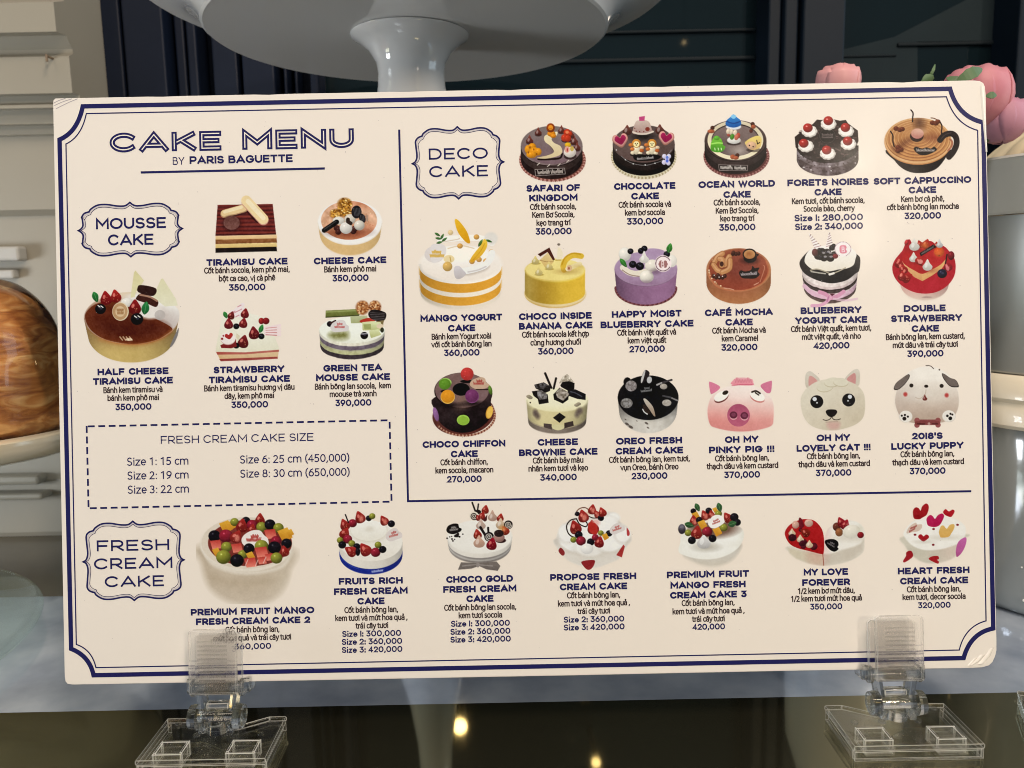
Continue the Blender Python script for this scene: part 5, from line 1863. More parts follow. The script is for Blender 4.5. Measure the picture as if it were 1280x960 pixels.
def pic_propose():
    c = Picture(685, 625, 795, 715, 10.67, 26)
    c.P([(75, 550), (120, 500), (160, 370), (240, 300), (400, 200), (600, 150), (830, 160), (930, 190), (960, 290), (1060, 360), (1110, 500), (1100, 560), (1020, 650), (960, 770), (820, 840), (640, 900), (460, 880), (280, 810), (160, 690)], '#e3d6c4', smooth=True, soft=5)
    c.E(600, 640, 420, 190, '#d6c8b4', op=.6, soft=80)
    for x, y, rx, ry, r in ((300, 560, 190, 110, 30), (560, 640, 190, 110, 0), (860, 560, 190, 120, -20), (250, 440, 120, 110, 60), (870, 240, 90, 70, 0), (1000, 460, 100, 100, -60), (760, 320, 170, 110, 0)):
        c.E(x, y + 12, rx, ry, '#c4b5a0', rot=r, op=.6, soft=16)
        c.E(x, y, rx, ry, '#efe5d6', rot=r, soft=6)
    c.E(540, 640, 110, 80, '#e9dece', soft=8)
    c.E(600, 780, 300, 70, '#dccfbb', op=.7, soft=40)
    c.E(520, 400, 130, 130, '#eee4d6', soft=10)
    c.E(105, 555, 40, 40, '#c9bba8', op=.6, soft=14)
    c.L([(370 + 110 * math.cos(t * .35), 360 + 120 * math.sin(t * .35)) for t in range(18)], 16, '#2c1d1a', closed=True) if False else None
    c.L([(380, 250), (300, 270), (250, 340), (260, 420), (300, 475), (360, 500)], 16, '#2c1d1a', smooth=True)
    c.L([(360, 200), (400, 130), (470, 100), (530, 120), (560, 180)], 12, '#4a3028', smooth=True)
    c.L([(380, 250), (420, 320), (500, 355), (525, 320), (490, 270)], 15, '#2c1d1a', smooth=True)
    c.L([(540, 215), (600, 240), (690, 240)], 12, '#2c1d1a', smooth=True)
    c.E(460, 150, 90, 50, '#d88a5c', op=.7, soft=12)
    fruits(c, [('s', 470, 220, 76), ('s', 365, 370, 84), ('s', 590, 130, 60), ('s', 655, 190, 48), ('b', 705, 240, 40), ('b', 390, 185, 30), ('b', 410, 465, 50), ('g', 340, 530, 40), ('r', 440, 545, 62)])
    c.straw(725, 165, 58, -20, '#c0362c')
    c.straw(600, 370, 84, -10, '#c2352a')
    c.E(640, 300, 50, 44, '#e2a898', op=.8, soft=8)
    c.P([(545, 300), (640, 320), (660, 440), (600, 460), (540, 390)], '#bf3428', smooth=True)
    fruits(c, [('g', 705, 440, 36), ('b', 815, 445, 42), ('m', 765, 490, 48), ('b', 570, 560, 48), ('r', 630, 500, 44)])
    c.straw(685, 565, 68, 10, '#b32c2c')
    c.E(520, 650, 84, 70, '#ece2d3', sh=.15)
    c.plaque(920, 380, 105, 72, '#dccdbf', '#b5453c', -18)
    c.P([(140, 680), (170, 635), (220, 690), (215, 735), (180, 735)], '#96302f', smooth=True)
    c.P([(450, 820), (610, 800), (620, 850), (580, 915), (530, 930), (480, 890)], '#9c2b2d', smooth=True)
    c.P([(910, 735), (1005, 595), (1025, 620), (985, 765)], '#b23a35', smooth=False)
    c.P([(1050, 370), (1085, 420), (1085, 470), (1055, 470)], '#c24a48', smooth=True)
    return c


def pic_premium3():
    c = Picture(840, 622, 940, 712, 10.67, 27)
    c.P([(150, 760), (300, 860), (460, 915), (600, 915), (740, 870), (850, 780), (920, 620), (700, 600), (300, 640)], '#ad9d88', smooth=True, col2='#d6c7b0', soft=10)
    c.P([(95, 730), (110, 600), (140, 480), (300, 360), (700, 330), (900, 390), (960, 480), (930, 600), (860, 690), (740, 765), (580, 815), (420, 822), (260, 800)], '#eae0cc', smooth=True, soft=3)
    c.E(560, 700, 330, 90, '#efe6d6', op=.8, soft=40)
    c.E(740, 520, 220, 50, '#c8b99e', op=.5, soft=40)
    for x, y, rx, ry in ((700, 500, 120, 60), (850, 430, 80, 60), (650, 590, 120, 70), (820, 540, 110, 70)):
        c.E(x, y, rx, ry, '#eee5d4', soft=16)
    c.E(540, 400, 330, 130, '#6a4430', op=.8, soft=14)
    c.E(455, 660, 90, 30, '#8f8068', op=.7, soft=20)
    fruits(c, [('b', 285, 180, 36), ('m', 315, 240, 54), ('s', 290, 310, 62), ('b', 365, 300, 44), ('s', 440, 240, 62), ('b', 490, 175, 42), ('s', 525, 230, 52), ('m', 575, 165, 36), ('g', 620, 215, 44), ('s', 745, 270, 66), ('b', 830, 260, 54), ('b', 870, 330, 46),
               ('m', 405, 360, 66), ('g', 215, 470, 44), ('s', 330, 470, 80), ('r', 470, 455, 66), ('g', 690, 400, 50), ('m', 605, 455, 66), ('b', 265, 570, 50), ('b', 540, 545, 50)])
    c.E(132, 420, 50, 66, '#4c4248', sh=.5)
    c.E(135, 385, 34, 26, '#a8a0a4', op=.7, soft=10)
    for x, y, l, w, r in ((338, 130, 58, 36, 65), (632, 130, 62, 40, 75), (230, 365, 64, 42, 15), (805, 350, 58, 46, -20)):
        c.leaf(x, y, l, w, r, '#4a7444')
    c.P([(480, 330), (540, 250), (600, 230), (650, 240), (695, 290), (690, 340), (600, 400), (540, 410), (500, 385)], '#efe3d4', smooth=True)
    c.write(550, 620, 305, 14, '#b5544a', 6, -30)
    c.write(540, 640, 335, 14, '#b5544a', 6, -40)
    c.drop(425, 590, 92, '#ece2d4', tall=1.0, dark=.76)
    return c


def pic_love():
    c = Picture(975, 640, 1085, 710, 11.64, 28)
    c.P([(110, 500), (140, 590), (250, 680), (430, 750), (640, 780), (860, 755), (1060, 690), (1200, 590), (1225, 450), (1200, 250), (1100, 150), (900, 130), (700, 250), (640, 450)], '#ded0ba', smooth=True, soft=4)
    c.P([(640, 600), (860, 550), (1100, 470), (1220, 400), (1220, 560), (1060, 690), (860, 755), (640, 780)], '#cdbda6', op=.8, soft=16)
    c.P([(640, 420), (700, 260), (860, 150), (1080, 140), (1210, 230), (1225, 380), (1130, 480), (900, 550), (640, 610)], '#ebdfcc', smooth=True, soft=6)
    c.P([(110, 520), (300, 560), (630, 620), (632, 780), (430, 750), (240, 680), (140, 600)], '#d5c4a6', soft=6)
    c.L([(622, 610), (636, 775)], 12, '#a8644c')
    c.P([(70, 320), (110, 220), (200, 150), (330, 105), (470, 115), (560, 180), (620, 280), (642, 430), (635, 590), (600, 612), (430, 570), (240, 520), (130, 450)], '#b91e20', smooth=True, col2='#b01a1c')
    c.E(540, 330, 70, 200, '#c43230', op=.35, soft=60)
    c.P([(270, 130), (285, 80), (320, 110), (350, 200), (320, 230), (280, 220)], '#7c1a26', smooth=True)
    c.E(225, 185, 52, 56, '#d9a890', sh=.3)
    c.E(418, 160, 62, 56, '#deb098', sh=.3)
    c.E(415, 155, 36, 24, '#b8a088', op=.6)
    for x, y, r in ((180, 370, 60), (335, 450, 64), (490, 500, 56), (300, 260, 30), (340, 500, 40)):
        c.E(x, y, r, r * .95, '#6a1a26', sh=.4)
    c.straw(370, 300, 66, -60, '#9c2a1c')
    for x, y in ((175, 300), (295, 390), (428, 470)):
        c.drop(x, y, 52, '#e2c49c', tall=1.2, dark=.85)
    c.E(180, 370, 52, 50, '#4c1620', sh=.4)
    c.E(330, 455, 46, 44, '#561824', sh=.4)
    c.P([(650, 430), (690, 400), (780, 395), (840, 430), (850, 480), (835, 510), (850, 540), (800, 575), (740, 560), (680, 500)], '#171112', smooth=True)
    c.write(730, 790, 455, 14, '#a89c94', 5, 22)
    c.write(690, 790, 480, 16, '#a89c94', 5, 60)
    c.E(825, 215, 58, 62, '#7a4030', sh=.4)
    c.E(860, 295, 56, 60, '#a5683f', sh=.4)
    c.straw(890, 150, 66, -25, '#b52430')
    c.straw(950, 190, 70, 20, '#b32430')
    c.E(1050, 380, 120, 26, '#b8a68c', op=.5, soft=20)
    c.E(1100, 170, 90, 60, '#e9decb', soft=10)
    c.E(1040, 285, 130, 100, '#e6d9c2', sh=.12, rot=-10)
    c.E(1180, 240, 50, 50, '#d4c8ac', op=.6, soft=16)
    c.E(1172, 335, 48, 46, '#9c1f28', sh=.5)
    return c


def pic_hearts():
    c = Picture(1120, 625, 1215, 710, 11.29, 29)
    c.P([(110, 510), (130, 650), (220, 770), (340, 860), (480, 895), (640, 880), (800, 820), (900, 720), (960, 560), (980, 480)], '#d3c6ae', smooth=True, soft=5)
    c.E(780, 740, 120, 80, '#dcae9a', op=.4, soft=60)
    c.E(340, 760, 120, 70, '#b8ab90', op=.5, soft=60)
    c.P([(110, 500), (130, 420), (260, 290), (500, 230), (760, 240), (950, 340), (985, 460), (930, 580), (820, 640), (660, 690), (480, 710), (330, 690), (200, 620)], '#ece1cf', smooth=True, soft=4)
    c.P([(245, 240), (240, 150), (275, 105), (320, 115), (345, 150), (370, 90), (420, 50), (455, 70), (460, 130), (430, 210), (370, 250), (330, 272), (270, 268)], '#b01e24', smooth=True, col2='#a01c20')
    c.P([(680, 200), (665, 165), (700, 128), (745, 160), (800, 135), (826, 160), (800, 215), (770, 240), (720, 225)], '#b9202a', smooth=True)
    c.P([(440, 340), (432, 260), (480, 212), (520, 230), (550, 265), (590, 215), (650, 190), (678, 230), (640, 320), (600, 365), (540, 382), (470, 370)], '#c42358', smooth=True, col2='#b81e50')
    c.E(700, 530, 110, 16, '#b8a88c', op=.5, soft=14)
    c.P([(620, 510), (605, 450), (630, 375), (670, 360), (715, 405), (760, 350), (820, 345), (820, 400), (780, 470), (740, 520), (640, 530)], '#dfb468', smooth=True, col2='#d9a858')
    c.heart(388, 535, 76, 50, '#b9222a', 2)
    c.E(395, 590, 60, 12, '#b8a890', op=.5, soft=10)
    c.P([(150, 470), (170, 400), (220, 350), (280, 320), (300, 345), (365, 345), (360, 400), (310, 440), (230, 455)], '#d6bba4', smooth=True)
    c.write(200, 290, 385, 18, '#a8554a', 8, -40)
    c.write(185, 270, 425, 20, '#a8554a', 8, -50)
    for x, y in ((268, 490), (530, 410), (525, 632), (868, 350)):
        c.E(x, y, 19, 15, '#8f2c34')
    c.P([(850, 790), (845, 700), (880, 590), (960, 530), (995, 545), (980, 640), (930, 740), (870, 800)], '#c7689c', smooth=True, col2='#b85a88')
    c.P([(100, 860), (140, 790), (145, 740), (190, 715), (225, 730), (240, 790), (190, 840), (120, 880)], '#a82029', smooth=True)
    c.P([(460, 830), (510, 795), (590, 790), (605, 830), (580, 845), (605, 870), (590, 898), (520, 870)], '#ae2026', smooth=True)
    return c
# ------------------------------------------------------------------ the menu board
c0 = CAM + DIST * (FW + UP * (B0 / FPX) + RT * (A0 / FPX))
BOARD = bpy.data.objects.new('menu_board', None)
BOARD.empty_display_size = .03
COL.objects.link(BOARD)
bmx = Matrix((RT, UP, -FW)).transposed().to_4x4()
bmx.translation = c0
BOARD.matrix_world = bmx
tag(BOARD, 'white printed cake menu board with navy border held by two clear clips', 'menu board')

M_EDGE = mat('foam_board_edge', (0.74, 0.62, 0.50), rough=0.7, noise=(300, .6, (0.6, 0.46, 0.36)))
TH = 0.003


def outline():
    pts = []
    pts += [(66, 129), (66.5, 125), (69, 122.8)]
    for x in np.linspace(90, 1205, 60):
        y = 122.8 + (x - 69) * (100.2 - 122.8) / (1218 - 69)
        n = .9 * max(0, math.sin(x * .071) * math.sin(x * .031 + 1) - .62) * 3
        pts.append((x, y + n))
    pts += [(1218, 100.3), (1225, 101.0), (1229.5, 103.5), (1231.5, 108), (1232.5, 118), (1236, 300), (1240, 500), (1244.5, 740), (1246, 800)]
    pts += [(1246, 813), (1244.5, 820), (1241, 828), (1236.5, 832), (1228, 834.5), (1215, 835.3)]
    pts += [(1000, 838.5), (700, 844.8), (400, 850.5), (120, 855.6), (90, 856)]
    pts += [(84, 855), (81.5, 852), (80.5, 846), (76, 620), (71, 380)]
    return pts


OL = [loc(*p) for p in outline()]
bm = bmesh.new()
fr = [bm.verts.new((x, y, 0)) for x, y in OL]
bk = [bm.verts.new((x, y, -TH)) for x, y in OL]
ff = bm.faces.new(fr)
bf = bm.faces.new(bk[::-1])
sd = []
for i in range(len(fr)):
    j = (i + 1) % len(fr)
    sd.append(bm.faces.new((fr[i], bk[i], bk[j], fr[j])))
for f in sd:
    f.material_index = 1
me = bpy.data.meshes.new('board_panel')
bmesh.ops.recalc_face_normals(bm, faces=bm.faces[:])
bmesh.ops.bevel(bm, geom=[e for e in bm.edges if ff in e.link_faces], offset=.0003, segments=2, affect='EDGES')
bm.to_mesh(me)
bm.free()
me.materials.append(M_PAPER)
me.materials.append(M_EDGE)
panel = bpy.data.objects.new('board_panel', me)
COL.objects.link(panel)
panel.parent = BOARD

# creased, peeling corners of the laminate
M_PEEL = mat('peeled_laminate', (0.86, 0.83, 0.78), rough=0.22, spec=0.6)


def peel(pts_a, pts_b, h):
    """a thin lifted curl of the laminate film between two edges"""
    v, f = [], []
    n = len(pts_a)
    for k in range(5):
        t = k / 4
        for a, b in zip(pts_a, pts_b):
            x, y = loc(a[0] * (1 - t) + b[0] * t, a[1] * (1 - t) + b[1] * t)
            v.append((x, y, .00002 + h * math.sin(t * math.pi)))
    for k in range(4):
        for i in range(n - 1):
            f.append((k * n + i, k * n + i + 1, (k + 1) * n + i + 1, (k + 1) * n + i))
    return mesh_obj('peeled_film', v, f, M_PEEL, BOARD, True)


peel([(1243, 808), (1238, 820), (1230, 829)], [(1238, 810), (1231, 820), (1222, 830)], .0006)
peel([(1232, 818), (1225, 826), (1215, 832)], [(1226, 818), (1219, 825), (1211, 831)], .0005)
peel([(1222, 822), (1214, 831)], [(1217, 823), (1209, 832)], .0004)
peel([(1229, 106), (1232, 150), (1234, 190)], [(1225, 108), (1228, 150), (1232, 190)], .0005)
ink = Ink()
for k, (a, b, c) in enumerate((((68, 132), (78, 127.5), (90, 123.5)), ((70, 136), (84, 129), (97, 123.5)), ((67, 129), (74, 125.5), (82, 123)))):
    ink.strip([loc(*q) for q in cr_curve([a, b, c], False)], .9 * PX, z=.00004)
ink.build('corner_crease', [M_GREYINK], BOARD)

# ---- border lines, rules and frames
ink = Ink()


def concave(corners, w, ends):
    """border with scooped corners: corners = list of (in point, control, out point)"""
    pts = []
    for a, b, c in corners:
        A, Bc, C = (np.array(loc(*q)) for q in (a, b, c))
        pts.append(tuple(A))
        for k in range(1, 16):
            t = k / 16
            pts.append(tuple(A * (1 - t) ** 2 + Bc * 2 * t * (1 - t) + C * t * t))
        pts.append(tuple(C))
    ink.strip(pts, w * PX, True)


concave([((74.5, 174.5), (97, 165), (103.5, 133)), ((1187.5, 111), (1197, 146), (1229, 153)), ((1241.5, 785.5), (1213, 791), (1204.5, 822.5)), ((117, 844), (112, 820), (89, 811))], 5.6, 0)
ink.build('border_band', [M_NAVY], BOARD)
ink = Ink()
concave([((82.5, 180), (102, 171), (108, 142)), ((1183, 121), (1193, 155), (1222, 163)), ((1232.5, 776), (1206, 783), (1199, 812.5)), ((120, 834.5), (115, 812), (95.5, 805.5))], 1.5, 0)
ink.build('border_line', [M_NAVY], BOARD)

ink = Ink()
ink.strip([loc(499, 162), (loc(510, 626.5))], 2.6 * PX)
ink.strip([loc(508.8, 626.5), loc(1214, 614)], 2.6 * PX)
ink.build('divider_rule', [M_NAVY], BOARD)

ink = Ink()


def dashes(p, q, n, frac=.66, phase=.1):
    p, q = np.array(p), np.array(q)
    for k in range(n):
        a, b = (k + phase) / n, (k + phase + frac) / n
        ink.strip([loc(*(p + (q - p) * a)), loc(*(p + (q - p) * b))], 2.3 * PX)


dashes((108.5, 533), (487.5, 525.3), 29)
dashes((111, 635.3), (490, 627), 29)
dashes((108.3, 531), (110.8, 637), 8)
dashes((487, 526), (489.5, 629), 8)
ink.build('dashed_frame', [M_NAVY], BOARD)

ink = Ink()
stroke_text(ink, 'CAKE MENU', 137, 442.5, 175.5, 24.8, 6.6, gap=.36, space=1.12, inline=(1.35, 1))
ink.build('title_text', [M_NAVY, M_PAPER], BOARD, 'large inline capitals reading CAKE MENU')
ink = Ink()
stroke_text(ink, 'BY', 216, 230.5, 201.2, 9.6, 1.1)
stroke_text(ink, 'PARIS BAGUETTE', 237, 366, 199, 9.8, 2.3, gap=.36, space=.95)
ink.strip([loc(176, 215.6), loc(406, 210.6)], 2.8 * PX)
ink.build('subtitle_text', [M_NAVY], BOARD)

# ---- curly badges
M_BADGE = mat('pale_badge_tint', (0.58, 0.56, 0.60), rough=.32, spec=.4)


def badge(cxp, cyp, w, h, lines, weight, cap):
    def shape(ins):
        hw, hh = w / 2 - ins, h / 2 - ins
        q = [(0, -hh - 3.2), (.05 * w, -hh + .8), (.13 * w, -hh + .9), (.24 * w, -hh - 1.2), (.33 * w, -hh - .6), (.40 * w - ins * .4, -hh + 4), (.42 * w - ins * .6, -hh + 7.5), (hw - 3.5, -hh + 9.5), (hw - .2, -hh + 14), (hw - .6, -hh * .5), (hw - 1.6, -hh * .22), (hw + .4, -2.6), (hw + 4.2, 0)]
        cut = {0, 6, 12}
        segs, cur = [], [q[0]]
        for i in range(1, len(q)):
            cur.append(q[i])
            if i in cut:
                segs.append(cr_curve(cur, False, 5))
                cur = [q[i]]
        quad = [tuple(p) for s in segs for p in s]
        full = quad + [(x, -y) for x, y in quad[::-1]][1:]
        full = full + [(-x, y) for x, y in full[::-1]][1:-1]
        c, s = math.cos(-ROLL), math.sin(-ROLL)
        return [loc(cxp + x * c - y * s, cyp + x * s + y * c) for x, y in full]
    ink = Ink()
    ink.strip(shape(1.9), 2.2 * PX, True, mi=1, z=.00004)
    ink.strip(shape(0.3), 2.1 * PX, True)
    ink.strip(shape(3.7), .7 * PX, True)
    b = ink.build('category_badge', [M_NAVY, M_BADGE], BOARD, 'curly outlined badge reading ' + ' '.join(l[0] for l in lines))
    ink = Ink()
    for t, x0, x1, y in lines:
        stroke_text(ink, t, x0, x1, y, cap, weight, gap=.32)
    ink.build('badge_text', [M_NAVY], b)


badge(163, 287, 122, 62, [('MOUSSE', 120, 207.5, 279), ('CAKE', 135, 192, 299.5)], 2.5, 13.8)
badge(572.5, 203.5, 106, 84, [('DECO', 536, 609.8, 192), ('CAKE', 536.5, 610, 214)], 2.2, 14)
badge(167, 701, 118, 93, [('FRESH', 121, 211.5, 681.5), ('CREAM', 117.5, 215.5, 704), ('CAKE', 131, 205, 726.5)], 2.3, 13.8)

ink = Ink()
stroke_text(ink, 'FRESH CREAM CAKE SIZE', 201, 392, 548, 9.8, 1.25, gap=.32, space=.75)
ink.build('size_heading', [M_NAVY], BOARD)
for t, x0, x1, y in (('Size 1: 15 cm', 159.5, 235.7, 577.6), ('Size 2: 19 cm', 160, 235.9, 595), ('Size 3: 22 cm', 160.5, 236.3, 612.6), ('Size 6: 25 cm (450,000)', 300.7, 436.8, 574.3), ('Size 8: 30 cm (650,000)', 301, 437.2, 592)):
    ink = Ink()
    font_text(ink, t, x0, x1, y, 6.5, weight=.098)
    ink.build('size_line', [M_NAVY], BOARD)

